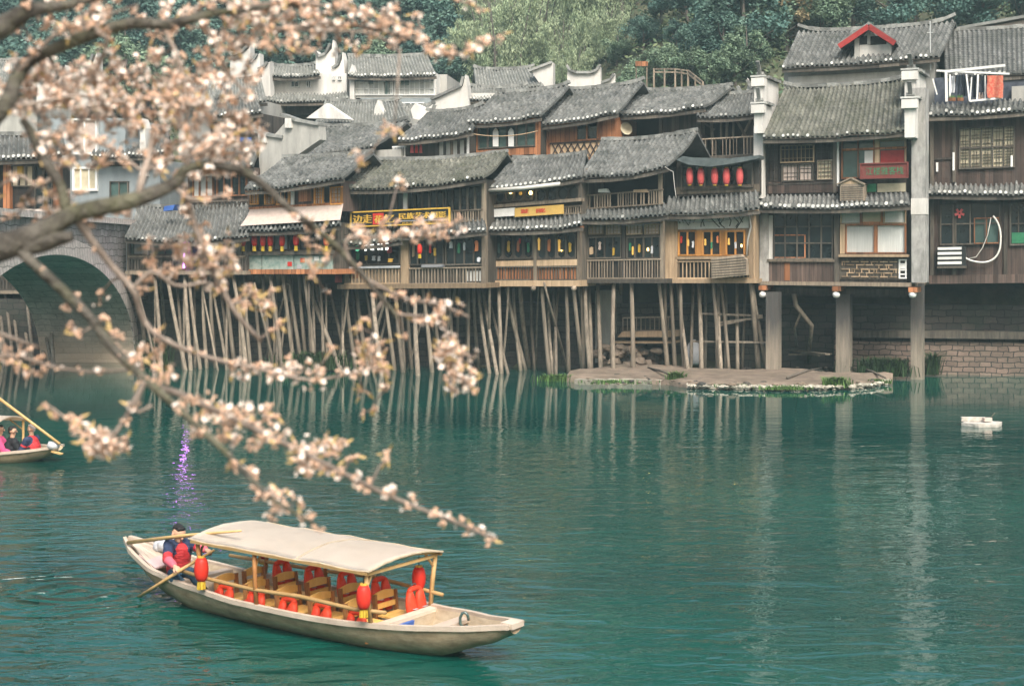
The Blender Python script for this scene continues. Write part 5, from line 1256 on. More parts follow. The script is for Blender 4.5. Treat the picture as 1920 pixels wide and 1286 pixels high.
# pale glazed building
pl = Pl(740, 68, 8, ((100, .0), (200, .0))); h = house_thing('pale_building', pl, 740, 230, 'large pale white glazed building with a wide grey roof in the upper town', 'building')
body(h, pl, 655, 137, 818, 184, 'plaster', 0, -6); body(h, pl, 676, 184, 820, 245, 'blueg', .05, -6, 'lower_wall')
body(h, pl, 818, 140, 838, 180, 'plastg', -1.0, -6, 'side_wing')
roof(h, pl, (652, 139), (818, 138), (802, 104), (652, 106), .6, 3.2, 6.0, .8, 'tile_far')
window(h, pl, 664, 142, 737, 179, 8, 3, 'white', 'curtain', .05, 2, 1.2); window(h, pl, 739, 142, 815, 179, 8, 3, 'white', 'curtain', .05, 2, 1.2)
for a, b_, c, d in ((675, 682, 143, 152), (690, 700, 143, 158), (722, 730, 144, 178), (752, 767, 144, 160)): slab(h, pl, 'dark_pane', 'tealg', a, c, b_, d, .09, .02)
window(h, pl, 745, 192, 795, 206, 4, 1, 'white', 'tealg', .1, 2, 2)
mb = MB(); mb.rect(pl, 656, 136, 664, 190, .3, -.5); mb.poly(pl, [(654, 137), (660, 121), (666, 137)], .3, -.3); mb.build('corner_pier', 'plaster', h)
def horned(px, Y, yaw, label, pts, caps, name='horse_head_wall'):
    pl = Pl(px, Y, yaw); t = house_thing(name, pl, px, max(y for x, y in pts), label, 'wall')
    mb = MB(); mb.poly(pl, pts, 0, -.6); mb.build('wall', 'plaster', t)
    for c in caps:
        mb = MB()
        for a, b_ in zip(c, c[1:]): mb.bar(pl.raw(*a, -.3), pl.raw(*b_, -.3), .9, .12)
        mb.build('tile_cap', 'ridge', t)
    return pl, t
horned(622, 70, 10, 'white horse-head wall with tall upturned horns beside the pale glazed building', [(592, 140), (592, 100), (594, 96), (600, 107), (612, 103), (622, 92), (624, 75), (627, 88), (628, 130), (636, 124), (641, 112), (642, 98), (645, 112), (646, 140)], [[(594, 97), (601, 108), (614, 103), (624, 84)], [(627, 130), (638, 122), (643, 104)]])
horned(470, 69, 10, 'big white stepped gable walls with horns behind the blossom at upper left', [(430, 190), (432, 105), (434, 96), (440, 104), (455, 100), (466, 92), (469, 84), (470, 118), (480, 112), (486, 100), (488, 130), (500, 124), (505, 116), (508, 190)], [[(434, 98), (442, 105), (458, 100), (469, 88)], [(470, 120), (480, 114), (487, 104)], [(489, 132), (500, 127), (506, 119)]])
horned(125, 72, 10, 'white horned wall with a long rising coping half hidden by blossom at far left', [(68, 200), (70, 150), (74, 128), (80, 150), (92, 160), (110, 150), (120, 132), (122, 122), (126, 150), (150, 146), (170, 132), (178, 108), (182, 98), (184, 200)], [[(75, 134), (82, 152), (98, 160), (118, 140), (122, 126)], [(126, 152), (152, 146), (172, 130), (181, 104)]])
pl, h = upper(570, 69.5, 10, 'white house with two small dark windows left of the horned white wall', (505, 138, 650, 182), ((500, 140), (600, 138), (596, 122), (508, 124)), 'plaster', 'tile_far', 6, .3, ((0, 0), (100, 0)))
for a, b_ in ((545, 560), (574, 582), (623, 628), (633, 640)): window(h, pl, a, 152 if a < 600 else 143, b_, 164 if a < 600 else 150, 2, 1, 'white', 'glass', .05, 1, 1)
slab(h, pl, 'dark_eave_shade', 'greyd', 508, 141, 560, 146, .1, 0)  # dark strip added to draw the shade under the eave
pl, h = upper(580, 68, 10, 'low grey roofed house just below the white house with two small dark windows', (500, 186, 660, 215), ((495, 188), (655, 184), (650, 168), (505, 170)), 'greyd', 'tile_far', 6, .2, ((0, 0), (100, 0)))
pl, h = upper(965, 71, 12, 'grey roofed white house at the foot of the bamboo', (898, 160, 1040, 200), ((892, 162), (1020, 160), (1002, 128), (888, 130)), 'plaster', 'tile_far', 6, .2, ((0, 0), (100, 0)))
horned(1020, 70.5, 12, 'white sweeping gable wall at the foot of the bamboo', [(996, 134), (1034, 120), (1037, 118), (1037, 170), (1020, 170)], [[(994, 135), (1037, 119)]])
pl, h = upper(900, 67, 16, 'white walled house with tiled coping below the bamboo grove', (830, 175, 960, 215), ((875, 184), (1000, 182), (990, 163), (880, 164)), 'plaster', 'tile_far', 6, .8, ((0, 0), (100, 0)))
horned(845, 66.5, 14, 'long pale gable wall sloping up to a little horn below the bamboo grove', [(812, 205), (814, 188), (868, 162), (872, 140), (876, 160), (880, 205)], [[(812, 188), (868, 163), (873, 146)]])
horned(1096, 69, 8, 'white gate-like wall with two upturned horns on the slope', [(1063, 172), (1064, 126), (1063, 120), (1070, 130), (1080, 135), (1108, 135), (1120, 130), (1126, 121), (1127, 172)], [[(1064, 125), (1071, 134), (1082, 138), (1108, 138), (1119, 134), (1126, 124)]])
horned(1142, 69, 8, 'small white horned wall right of the gate-like wall', [(1127, 172), (1128, 156), (1144, 150), (1150, 140), (1153, 138), (1153, 172)], [[(1128, 157), (1145, 151), (1152, 141)]])
horned(1412, 62, 16, 'little white horned gables left of the corner house roof', [(1380, 180), (1381, 168), (1384, 160), (1388, 172), (1398, 176), (1402, 158), (1401, 146), (1406, 158), (1412, 168), (1414, 152), (1420, 165), (1424, 180)], [[(1384, 164), (1390, 175)], [(1402, 152), (1412, 168)], [(1414, 158), (1424, 170)]])
# left town behind the blossom
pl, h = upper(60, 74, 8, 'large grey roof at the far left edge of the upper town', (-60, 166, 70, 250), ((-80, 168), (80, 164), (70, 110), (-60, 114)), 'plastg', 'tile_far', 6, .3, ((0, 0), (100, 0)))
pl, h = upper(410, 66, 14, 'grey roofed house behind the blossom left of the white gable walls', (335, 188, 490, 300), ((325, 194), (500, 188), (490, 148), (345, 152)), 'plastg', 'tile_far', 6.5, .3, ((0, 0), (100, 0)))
pl, h = upper(430, 62, 16, 'dark open pavilion with a blue tarpaulin behind the blossom', (395, 212, 486, 300), ((385, 216), (492, 208), (480, 180), (400, 184)), 'dark', 'tile', 7, .7, ((0, 0), (100, 0)))
slab(h, pl, 'blue_tarpaulin', 'blue', 450, 258, 470, 266, .2, .1); slab(h, pl, 'pale_beam', 'paper', 398, 222, 470, 229, .2, .0)
pl, h = upper(415, 58.6, 20, 'brown timber house half hidden by blossom above the low house', (352, 316, 470, 410), ((344, 320), (476, 308), (490, 270), (370, 276)), 'brown', 'tile', 8, .5)
window(h, pl, 360, 326, 400, 370, 3, 1, 'rust', 'curtain', .05, 2.5, 2); window(h, pl, 405, 322, 462, 368, 4, 1, 'rust', 'glass', .05, 2.5, 2); railing(h, pl, 356, 376, 468, 394, 18, 'greyd', .12, 2)
pl, h = upper(225, 60.5, 14, 'bluish grey walled house with white framed windows behind the bridge', (95, 300, 300, 470), ((170, 292), (310, 284), (318, 250), (190, 254)), 'blueg', 'tile', 7.5, .9, ((0, 0), (100, 0)))
body(h, pl, 95, 222, 235, 300, 'blueg', -.1, -4, 'upper_wall')
window(h, pl, 135, 313, 182, 358, 3, 1, 'white', 'paper', .06, 4, 2); window(h, pl, 133, 222, 182, 290, 2, 1, 'white', 'antique', .06, 4, 2)
slab(h, pl, 'maroon_board', 'brown', 186, 296, 262, 312, .1, 0); window(h, pl, 205, 340, 240, 380, 2, 1, 'greyd', 'tealg', .06, 2, 2)
horned(250, 60, 12, 'white end wall of the bluish grey house behind the blossom', [(262, 330), (262, 236), (266, 222), (272, 240), (274, 330)], [[(260, 240), (268, 230), (275, 242)]])
pl = Pl(60, 49.5, 12, ((0, 0), (100, 0))); h = house_thing('bridge_house', pl, 60, 408, 'house standing on the bridge with orange-red columns and a white dotted eave', 'house')
body(h, pl, -60, 296, 112, 412, 'dark', 0, -.7); roof(h, pl, (-70, 294), (126, 288), (118, 250), (-60, 252), .7, 1.2, 9, .9)
for x in (6, 100): slab(h, pl, 'column', 'rust', x, 300, x + 12, 408, .2, 0)
slab(h, pl, 'beam', 'blueg', -60, 298, 112, 306, .25, 0)
window(h, pl, 20, 310, 62, 350, 3, 1, 'greyd', 'paper', .05, 2, 3); window(h, pl, 64, 310, 98, 400, 2, 1, 'greyd', 'glass', .05, 2, 3)
slab(h, pl, 'gold_board', 'gold', 32, 312, 42, 328, .1, .02); slab(h, pl, 'parapet', 'vous', -60, 392, 112, 408, .35, .2)

pl = Pl(30, 60.5, 12, ((0, 0), (100, 0))); h = house_thing('stilt_house', pl, 30, 545, 'dark stilt house seen through the bridge arch at the left edge', 'house')
body(h, pl, -160, 430, 110, 545, 'greyd', 0, -4); railing(h, pl, -150, 520, 104, 545, 40, 'greyd', .15, 2); slab(h, pl, 'floor_beam', 'grey', -165, 545, 112, 551, .2, -4)
stilts(h, pl, [(-30 + 13 * i, 552, -14 + 13 * i + rnd.uniform(-4, 10), 684 + rnd.uniform(-6, 4), 4.5, -.2 - (i % 3) * .5, 0) for i in range(10)])

def cable(pts, label, r=.016, mat='black'):
    q = [W(x, y, Y) for x, y, Y in pts]; mb = MB(); out = []
    for a, b_ in zip(q, q[1:]):
        for k in range(8): out.append(lerp(a, b_, k / 8) + V((0, 0, -.35 * (b_ - a).length / 6 * 4 * (k / 8) * (1 - k / 8))))
    mb.tube(out + [q[-1]], r, 5); mb.build('cable', mat, None, smooth=True, label=label, cat='cable', origin=q[0])
cable([(878, 250, 57.0), (1008, 246, 56.6)], 'pale yellow cable sagging in front of the white paper banners', .018, 'tan')
cable([(1246, 312, 51.0), (1262, 322, 51.0), (1268, 372, 50.8)], 'pale cable hanging beside the left end of the tarpaulin awning', .011, 'rubber')
cable([(1708, 262, 50.0), (1742, 268, 50.4)], 'dark cable tied across the corner pier', .016)
cable([(1708, 330, 50.0), (1742, 337, 50.4)], 'lower dark cable tied across the corner pier below the sign', .016)
cable([(908, 345, 53.2), (912, 420, 53.0), (914, 470, 53.0)], 'grey cable running down between the two middle stilt houses', .022, 'grey')
cable([(1150, 420, 51.6), (1250, 412, 51.2), (1420, 400, 50.6)], 'thin dark cable strung along the lower pent roofs', .012)
cable([(646, 440, 53.6), (760, 436, 53.3), (908, 432, 53.0)], 'thin dark cable strung below the black and gold sign', .012)
# ================================================================ rowing boats
BO = V((-2.58, 17.37, 0)); BA = V((.815, -.58, 0)); BP = V((-.58, -.815, 0))
def B(a, p, z): return BO + BA * a + BP * p + V((0, 0, z))
MT['hull'] = M('weathered_boat_planks', (.36, .26, .155), (.55, .43, .29), sc=1.6, st=(2, 2, 8), tint=.1, bump=.4, bsc=14, stain=.6, stainc=(.11, .085, .055), dirt_sc=1.6)
MT['hullin'] = M('pale_boat_lining', (.36, .28, .19), (.52, .43, .31), sc=2, st=(3, 3, 8), tint=.2, bump=.3, bsc=14, stain=.3, stainc=(.2, .16, .11))
MT['gunwale'] = M('pale_gunwale_wood', (.40, .32, .25), (.55, .46, .37), sc=3, tint=.2, bump=.2, stain=.3, stainc=(.3, .24, .18))
MT['bamboo'] = M('golden_bamboo', (.42, .26, .10), (.58, .38, .17), sc=6, tint=.3, rough=.5, bump=.2)
MT['pine'] = M('varnished_pine', (.74, .43, .11), (.84, .54, .18), sc=3, st=(2, 8, 2), tint=.25, rough=.45, bump=.15)
MT['pined'] = M('brown_seat_wood', (.26, .11, .035), (.38, .18, .065), sc=3, tint=.25, rough=.5)
MT['canopy'] = M('cream_woven_canopy', (.60, .54, .46), (.68, .62, .54), sc=1.2, tint=.05, bump=.5, bsc=60, rough=.7, stain=.25, stainc=(.40, .34, .27), dirt_sc=2.2)
nt = MT['canopy'].node_tree; tr = nt.nodes.new('ShaderNodeBsdfTranslucent'); tr.inputs[0].default_value = (.8, .68, .52, 1); mx = nt.nodes.new('ShaderNodeMixShader'); mx.inputs[0].default_value = .42
nt.links.new(nt.nodes['Principled BSDF'].outputs[0], mx.inputs[1]); nt.links.new(tr.outputs[0], mx.inputs[2]); nt.links.new(mx.outputs[0], nt.nodes['Material Output'].inputs[0])
MT['vest'] = M('orange_red_life_jacket', (.58, .04, .015), (.72, .075, .03), sc=6, tint=.2, rough=.5, bump=.4, bsc=10)
MT['strap'] = M('grey_strap', (.05, .05, .055), (.12, .12, .12), sc=6)
def crv(t, pts):
    for (a, va), (b_, vb) in zip(pts, pts[1:]):
        if t <= b_:
            u = (t - a) / (b_ - a); u = u * u * (3 - 2 * u) * .35 + u * .65; return lerp(va, vb, u)
    return pts[-1][1]
HB = [(-3.22, .05), (-2.9, .22), (-2.3, .40), (-1.6, .50), (-.6, .60), (.4, .635), (1.3, .61), (2.1, .46), (2.8, .26), (3.22, .12)]
HZ = [(-3.22, .66), (-2.7, .50), (-2.2, .41), (-1.5, .345), (-.5, .30), (.8, .30), (1.8, .335), (2.6, .39), (3.22, .46)]
HK = [(-3.22, .56), (-2.8, .33), (-2.2, .06), (-1.6, -.08), (1.6, -.08), (2.3, .0), (2.9, .2), (3.22, .36)]
def hull_boat(parent, T, lo=-3.22, hi=3.22):
    n = 44; mb = MB(); vs = []; st = [lerp(lo, hi, i / n) for i in range(n + 1)]
    for a in st:
        b_, zs, zk = crv(a, HB), crv(a, HZ), crv(a, HK); q = zs - zk
        for p, z in ((-b_, zs), (-b_ * .94, zs - .3 * q), (-b_ * .77, zs - .62 * q), (-b_ * .46, zk + .01), (0, zk), (b_ * .46, zk + .01), (b_ * .77, zs - .62 * q), (b_ * .94, zs - .3 * q), (b_, zs)): vs.append(T(a, p, z))
    mb.add(vs, [(i * 9 + j, i * 9 + j + 1, (i + 1) * 9 + j + 1, (i + 1) * 9 + j) for i in range(n) for j in range(8)] + [tuple(range(9)), tuple(n * 9 + 8 - j for j in range(9))], 0, .5)
    mb.build('hull', 'hull', parent, smooth=True)
    mb = MB(); vs = []
    for a in st:
        b_, zs, zk = max(.02, crv(a, HB) - .03), crv(a, HZ) - .004, 0; zk = max(.05, lerp(crv(a, HK), zs, .30))
        for p, z in ((-b_, zs), (-b_ * .88, lerp(zs, zk, .45)), (-b_ * .64, zk), (b_ * .64, zk), (b_ * .88, lerp(zs, zk, .45)), (b_, zs)): vs.append(T(a, p, z))
    mb.add(vs, [(i * 6 + j + 1, i * 6 + j, (i + 1) * 6 + j, (i + 1) * 6 + j + 1) for i in range(n) for j in range(5)], 0, .5)
    mb.build('lining', 'hullin', parent)
    for s in (-1, 1):
        mb = MB(); vs = []
        for a in st:
            b_, zs = crv(a, HB), crv(a, HZ)
            for p, z in ((b_ + .022, zs + .02), (b_ - .035, zs + .02), (b_ - .035, zs - .025), (b_ + .022, zs - .035)): vs.append(T(a, s * p, z))
        mb.add(vs, [(i * 4 + j, i * 4 + (j + 1) % 4, (i + 1) * 4 + (j + 1) % 4, (i + 1) * 4 + j) for i in range(n) for j in range(4)] + [(0, 1, 2, 3), (n * 4 + 3, n * 4 + 2, n * 4 + 1, n * 4)], 0, .5)
        mb.build('gunwale', 'gunwale', parent)
boat = thing('rowing_boat', 'long wooden rowing boat with cream arched canopy and pine seats in the foreground', 'boat', BO)
hull_boat(boat, B)
def beam(name, mat, a, b_, w, h, parent=boat):
    mb = MB(); mb.bar(a, b_, w, h); return mb.build(name, mat, parent)
for a in (-1.72, 1.66): beam('thwart', 'gunwale', B(a, -crv(a, HB) + .02, crv(a, HZ) - .03), B(a, crv(a, HB) - .02, crv(a, HZ) - .03), .13, .045)
beam('thwart', 'gunwale', B(2.25, -.36, .30), B(2.25, .36, .30), .16, .04)
mb = MB(); mb.hexa([B(1.74, -.33, .07), B(1.74, .33, .07), B(1.74, .50, .29), B(1.74, -.50, .29)], [B(1.71, -.33, .07), B(1.71, .33, .07), B(1.71, .50, .29), B(1.71, -.50, .29)]); mb.build('bulkhead', 'hullin', boat)
beam('bow_block', 'gunwale', B(3.17, -.11, .455), B(3.17, .11, .455), .16, .06)
# stern deck
mb = MB()
for k in range(6):
    p0, p1 = -1 + k / 3, -1 + (k + 1) / 3 - .02
    f = lambda a, p: B(a, p * (crv(a, HB) - .05), crv(a, HZ) + .0)
    mb.hexa([f(-2.3, p0), f(-2.3, p1), f(-3.12, p1), f(-3.12, p0)], [v - V((0, 0, .03)) for v in (f(-2.3, p0), f(-2.3, p1), f(-3.12, p1), f(-3.12, p0))])
mb.build('stern_deck', 'gunwale', boat)
MT['pinkboard'] = M('pinkish_board', (.50, .36, .35), (.6, .46, .44), sc=3, tint=.1)
mb = MB(); mb.hexa([B(-2.25, .34, .415), B(-2.75, .2, .50), B(-2.78, -.06, .51), B(-2.3, .05, .43)], [v + V((0, 0, .02)) for v in (B(-2.25, .34, .415), B(-2.75, .2, .50), B(-2.78, -.06, .51), B(-2.3, .05, .43))]); mb.build('stern_board', 'pinkboard', boat)
mb = MB()
for k in range(9): mb.bar(B(-1.5, -.29 + k * .072, .085), B(1.66, -.34 + k * .085, .085), .07, .02)
mb.build('floor_boards', 'hullin', boat)
# canopy
CA0, CA1, CW = -1.26, 1.68, .67
def can(a, p): 
    s = p / CW; e = (a - CA0) / (CA1 - CA0)
    return B(a, p, .95 + .03 * (1 - e) + .09 * (1 - abs(s) ** 2.2) * (1.05 - .25 * e) - .016 * math.sin(e * math.pi * 4) ** 2 * abs(s) + .012 * noise.noise(V((a * 3, p * 5, 2))))
mb = MB(); na, npp = 24, 14; vs = []
for dz in (0, -.012):
    for i in range(na + 1):
        for j in range(npp + 1):
            vs.append(can(lerp(CA0, CA1, i / na), lerp(-CW, CW, j / npp)) + V((0, 0, dz)))
m_ = npp + 1; off = (na + 1) * m_
fs = [(i * m_ + j, i * m_ + j + 1, (i + 1) * m_ + j + 1, (i + 1) * m_ + j) for i in range(na) for j in range(npp)]
fs += [tuple(off + x for x in f[::-1]) for f in fs]
for i in range(na): fs += [(i * m_, (i + 1) * m_, off + (i + 1) * m_, off + i * m_), (i * m_ + npp, (i + 1) * m_ + npp, off + (i + 1) * m_ + npp, off + i * m_ + npp)]
for j in range(npp): fs += [(j, j + 1, off + j + 1, off + j), (na * m_ + j, na * m_ + j + 1, off + na * m_ + j + 1, off + na * m_ + j)]
mb.add(vs, fs, 0, .5); cano = mb.build('canopy', 'canopy', boat, smooth=True)
mb = MB(); sm = [can(.55, lerp(-CW, CW, j / npp)) + V((0, 0, .004)) for j in range(npp + 1)]; mb.tube(sm, .009, 5)
for s in (-1, 1): mb.tube([can(lerp(CA0, CA1, i / 12), s * CW) for i in range(13)], .012, 5)
mb.tube([can(CA1, lerp(-CW, CW, j / npp)) for j in range(npp + 1)], .013, 5); mb.build('seam_piping', 'hullin', cano)
for a in (CA0 + .12, -.15, CA1 - .08):
    for s in (-1, 1):
        mb = MB(); base_ = B(a, s * (crv(a, HB) - .02), crv(a, HZ)); top = can(a, s * (CW - .04)) - V((0, 0, .03))
        mb.tube([base_, lerp(base_, top, .5) + BP * .01, top], .028, 7); mb.build('canopy_post', 'bamboo' if a > 0 else 'pined', boat, smooth=True)
        mb = MB(); mb.tube([lerp(base_, top, .72), can(a - .02, s * .45) - V((0, 0, .03))], .016, 6); mb.build('brace', 'bamboo', boat)
    mb = MB(); mb.tube([can(a, lerp(-CW + .03, CW - .03, j / 10)) - V((0, 0, .03)) for j in range(11)], .018, 6); mb.build('canopy_rib', 'bamboo', boat, smooth=True)
    beam('cross_bar', 'bamboo', can(a, -CW + .05) - V((0, 0, .06)), can(a, CW - .05) - V((0, 0, .06)), .03, .03)
for s in (-1, 1):
    mb = MB(); pts = [B(a, s * (crv(a, HB) + (.0)), .50 + .02 * math.sin(a * 3)) for a in (-1.75, -1, -.2, .6, 1.4, 1.8)]; mb.tube(pts, [.024, .026, .024, .026, .024, .022], 7); mb.build('hand_rail', 'bamboo', boat, smooth=True)
    beam('canopy_rail', 'bamboo', can(CA0 + .05, s * CW) - V((0, 0, .03)), can(CA1 - .02, s * CW) - V((0, 0, .03)), .035, .03)
# seats
for i in range(5):
    a = -1.02 + i * .545
    for s in (-1, 1):
        t = bpy.data.objects.new('seat', None); C.objects.link(t); t.parent = boat
        w0, w1 = s * .07, s * .72 * crv(a, HB)
        for k in range(3): beam('seat_board', 'pine', B(a + .07 + k * .1, w0, .235), B(a + .07 + k * .1, w1, .235), .095, .02, t)
        for w in (w0, w1):
            beam('leg', 'pined', B(a, w, .07), B(a - .035, w, .475), .035, .05, t); beam('leg', 'pined', B(a + .3, w, .07), B(a + .3, w, .225), .035, .04, t)
        mb = MB(); n = 6; f = []
        for k in range(n + 1):
            u = k / n; f.append((B(a - .035, lerp(w0, w1, u), .40), B(a - .04, lerp(w0, w1, u), .47 + .03 * math.sin(math.pi * u))))
        for k in range(n): mb.hexa([f[k][0], f[k + 1][0], f[k + 1][1], f[k][1]], [v - BA * .02 for v in (f[k][0], f[k + 1][0], f[k + 1][1], f[k][1])], 0, .5)
        mb.build('top_rail', 'pine', t); beam('back_rail', 'pine', B(a - .02, w0, .33), B(a - .02, w1, .33), .02, .06, t)
def jacket(c, ax, up, w, h, label):
    """folded life jacket: two padded front panels, collar, straps"""
    t = thing('life_jacket', label, 'life jacket', c, 'orange-red life jackets on the boat'); ax, up = ax.normalized(), up.normalized(); n_ = ax.cross(up).normalized()
    for s in (-1, 1):
        mb = MB(); k = 8; vs = []
        for j in range(6):
            v = j / 5; ww = w * .27 * (1 - .25 * (2 * v - 1) ** 4 - .2 * v)
            for i in range(k):
                a = 2 * math.pi * i / k; e = (.6 + .4 * math.sin(math.pi * min(1, max(0, .08 + v * .84))))
                vs.append(c + ax * (s * w * .25 + math.cos(a) * ww * e) + n_ * math.sin(a) * .05 * e + up * (v - .5) * h)
        mb.add(vs, [(j * k + i, j * k + (i + 1) % k, (j + 1) * k + (i + 1) % k, (j + 1) * k + i) for j in range(5) for i in range(k)] + [tuple(range(k - 1, -1, -1)), tuple(5 * k + i for i in range(k))], 0, .5)
        mb.build('panel', 'vest', t, smooth=True)
        mb = MB(); mb.bar(c + ax * s * w * .25 + n_ * .046 - up * h * .1 - ax * w * .08, c + ax * s * w * .25 + n_ * .046 - up * h * .1 + ax * w * .08, .004, h * .22, 0, n_); mb.bar(c + ax * s * w * .25 - n_ * .046 - up * h * .1 - ax * w * .08, c + ax * s * w * .25 - n_ * .046 - up * h * .1 + ax * w * .08, .004, h * .22, 0, n_); mb.build('reflective_patch', 'clothl', t)
    mb = MB(); mb.tube([c + ax * w * .5 * math.cos(a) * .55 + up * (h * .46 + .035 * math.sin(a)) for a in [math.pi * i / 8 for i in range(9)]], .034, 8); mb.build('collar', 'vest', t, smooth=True)
    mb = MB(); mb.tube([c + ax * .05 * math.cos(a) + up * (h * .55 + .06 * math.sin(a)) for a in [math.pi * i / 6 for i in range(7)]], .008, 5); mb.build('loop', 'strap', t)
for i in range(1, 5):
    a = -1.02 + i * .545
    jacket(B(a - .12, -.30, .41), BP, V((0, 0, 1)) - BA * .2, .36, .36, 'orange-red life jacket draped behind the far-side pine seat, %s from the stern' % ORD[i - 1])
jacket(B(1.52, -.36, .36), BP, V((0, 0, 1)) - BA * .15, .36, .34, 'orange-red life jacket propped at the far side by the bow bulkhead')
for i in range(5):
    a = -1.0 + i * .545 - .08
    jacket(B(a + .16, .415 + .004 * i, .255 + .01 * (i % 2)), BA, V((0, 0, 1)) - BP * .45, .36, .22, 'orange-red life jacket lying along the near gunwale, %s from the stern' % ORD[i])
def blantern(a, p, z, h, label): lantern(B(a, p, z), h, label, 'red lanterns on the foreground boat', .12, 'redl', .30, .31)
blantern(-1.08, .62, .62, .29, 'red lantern with yellow tassel hanging beside the rower')
blantern(-1.28, -.62, .62, .22, 'red lantern half hidden under the far edge of the canopy')
blantern(1.60, .66, .66, .27, 'red lantern hanging at the near bow-side canopy post')
blantern(1.40, -.56, .62, .27, 'red lantern hanging at the far bow-side canopy post')
mb = MB(); mb.tube([W(240, 1017, 18.95), W(345, 1004, 18.0), W(400, 999, 17.6), W(452, 995, 17.2)], [.028, .024, .018, .012], 7); mb.build('bamboo_pole', 'bamboo', None, smooth=True, label='long bamboo pole lying from the stern tip onto the canopy', cat='pole', origin=W(240, 1017, 19.15))
sack_c = B(-2.72, -.08, .52); mb = MB()
for q in ((0, 0, 0, .13), (.14, .02, .03, .15), (.27, -.02, .0, .12)): rock(mb, sack_c + BA * q[0] * .9 - BP * .08 + V((0, 0, q[2] + .05)), q[3], 0, .5, (1, 1, .75))
mb.build('plastic_sheet', 'clothl', None, smooth=True, label='crumpled whitish plastic sheet heaped on the stern deck', cat='sheet', origin=sack_c)
mb = MB(); mb.hexa([B(1.76, .30, .19), B(1.76, .02, .19), B(1.78, .02, .30), B(1.78, .30, .30)], [B(1.79, .30, .19), B(1.79, .02, .19), B(1.81, .02, .30), B(1.81, .30, .30)]); mb.build('blue_cloth', 'blue', None, label='small faded blue cloth on the bow bulkhead', cat='cloth', origin=B(1.78, .16, .2))
mb = MB(); c = B(2.42, -.12, .36); mb.tube([c + V((math.cos(a) * .05, 0, math.sin(a) * .09)) for a in [i * .7 for i in range(9)]], .018, 6); mb.build('rope_coil', 'tealg', None, smooth=True, label='short loop of teal rope on the bow thwart', cat='rope', origin=c)

# ---------------------------------------------------------------- people
def solid(name, segs, mats, parent, voxel=.012, zones=(), smooth=3, default=0):
    mb = MB()
    for p, q, r1, r2 in segs:
        p, q = V(p), V(q); d = q - p; d = d.normalized() if d.length > 1e-5 else V((0, 0, 1))
        mb.tube([p - d * r1 * .98, p - d * r1 * .75, p - d * r1 * .35, p, q, q + d * r2 * .35, q + d * r2 * .75, q + d * r2 * .98], [r1 * .12, r1 * .66, r1 * .93, r1, r2, r2 * .93, r2 * .66, r2 * .12], 12)
    o = mb.build(name, mats, None)
    md = o.modifiers.new('r', 'REMESH'); md.mode = 'VOXEL'; md.voxel_size = voxel; md.use_smooth_shade = True
    ms = o.modifiers.new('s', 'SMOOTH'); ms.factor = .5; ms.iterations = smooth
    dg = bpy.context.evaluated_depsgraph_get(); me = bpy.data.meshes.new_from_object(o.evaluated_get(dg))
    bpy.data.objects.remove(o)
    me.materials.clear()
    for x in mats: me.materials.append(MT[x])
    for f in me.polygons:
        f.use_smooth = True; f.material_index = default
        for c, r, k in zones:
            if (f.center - V(c)).length < r: f.material_index = k
    o0 = root_of(parent).location
    me.transform(Matrix.Translation(-o0))
    o = bpy.data.objects.new(name, me); C.objects.link(o); o.parent = parent; return o
MT['skin'] = M('skin', (.50, .29, .19), (.56, .34, .23), sc=5, tint=0, rough=.55, bump=.05)
MT['hair'] = M('black_hair', (.008, .007, .007), (.02, .018, .017), sc=8, tint=0, rough=.5, bump=.4, bsc=60)
MT['lip'] = M('lips', (.38, .14, .11), sc=5, tint=0)
MT['jred'] = M('red_padded_jacket', (.42, .02, .025), (.60, .05, .055), sc=5, st=(1.5, 1.5, 7), tint=0, rough=.6, bump=1.0, bsc=4)
MT['jpink'] = M('pinkish_red_sleeve', (.55, .09, .13), (.65, .14, .18), sc=5, tint=0, rough=.6, bump=.3, bsc=12)
MT['jnavy'] = M('navy_padded_jacket', (.013, .022, .055), (.045, .062, .115), sc=5, st=(1.5, 1.5, 7), tint=0, rough=.6, bump=1.0, bsc=4)
MT['jean'] = M('blue_jeans', (.018, .05, .09), (.06, .12, .18), sc=7, tint=0, bump=.9, bsc=14)
MT['jblack'] = M('black_coat', (.01, .011, .014), (.025, .026, .03), sc=5, tint=0, bump=.2)
MT['jmag'] = M('pink_coat', (.5, .05, .16), (.6, .09, .22), sc=5, tint=0, bump=.2)
MT['greyhat'] = M('greyish_hat', (.3, .26, .24), (.38, .34, .31), sc=5, tint=0)
def head(c, f, r, up=V((0, 0, 1))):
    """capsules of a head: skull, jaw, nose, ears; c centre, f facing"""
    f = f.normalized(); s = f.cross(up).normalized(); u = s.cross(f)
    segs = [(c + u * r * .25 - f * r * .12, c + u * r * .25 + f * r * .12, r * .82, r * .78), (c - u * r * .3 + f * r * .15, c - u * r * .62 + f * r * .32, r * .62, r * .42), (c + f * r * .88 + u * r * .12, c + f * r * 1.0 - u * r * .16, r * .1, r * .16)]
    for k in (-1, 1): segs.append((c + s * k * r * .8 + u * r * .1, c + s * k * r * .8 - u * r * .2, r * .17, r * .13))
    z = [(c + f * r * .86 + u * r * .18 + s * k * r * .34, r * .15, 1) for k in (-1, 1)] + [(c + f * r * .8 - u * r * .52, r * .2, 2)]
    hair = [(c + u * r * .5 - f * r * .28, c + u * r * .62 + f * r * .12, r * .78, r * .62), (c + u * r * .2 - f * r * .45, c - u * r * .2 - f * r * .5, r * .62, r * .42), (c + u * r * .86 + f * r * .42 - s * r * .3, c + u * r * .86 + f * r * .42 + s * r * .3, r * .27, r * .27)]
    return segs, z, hair
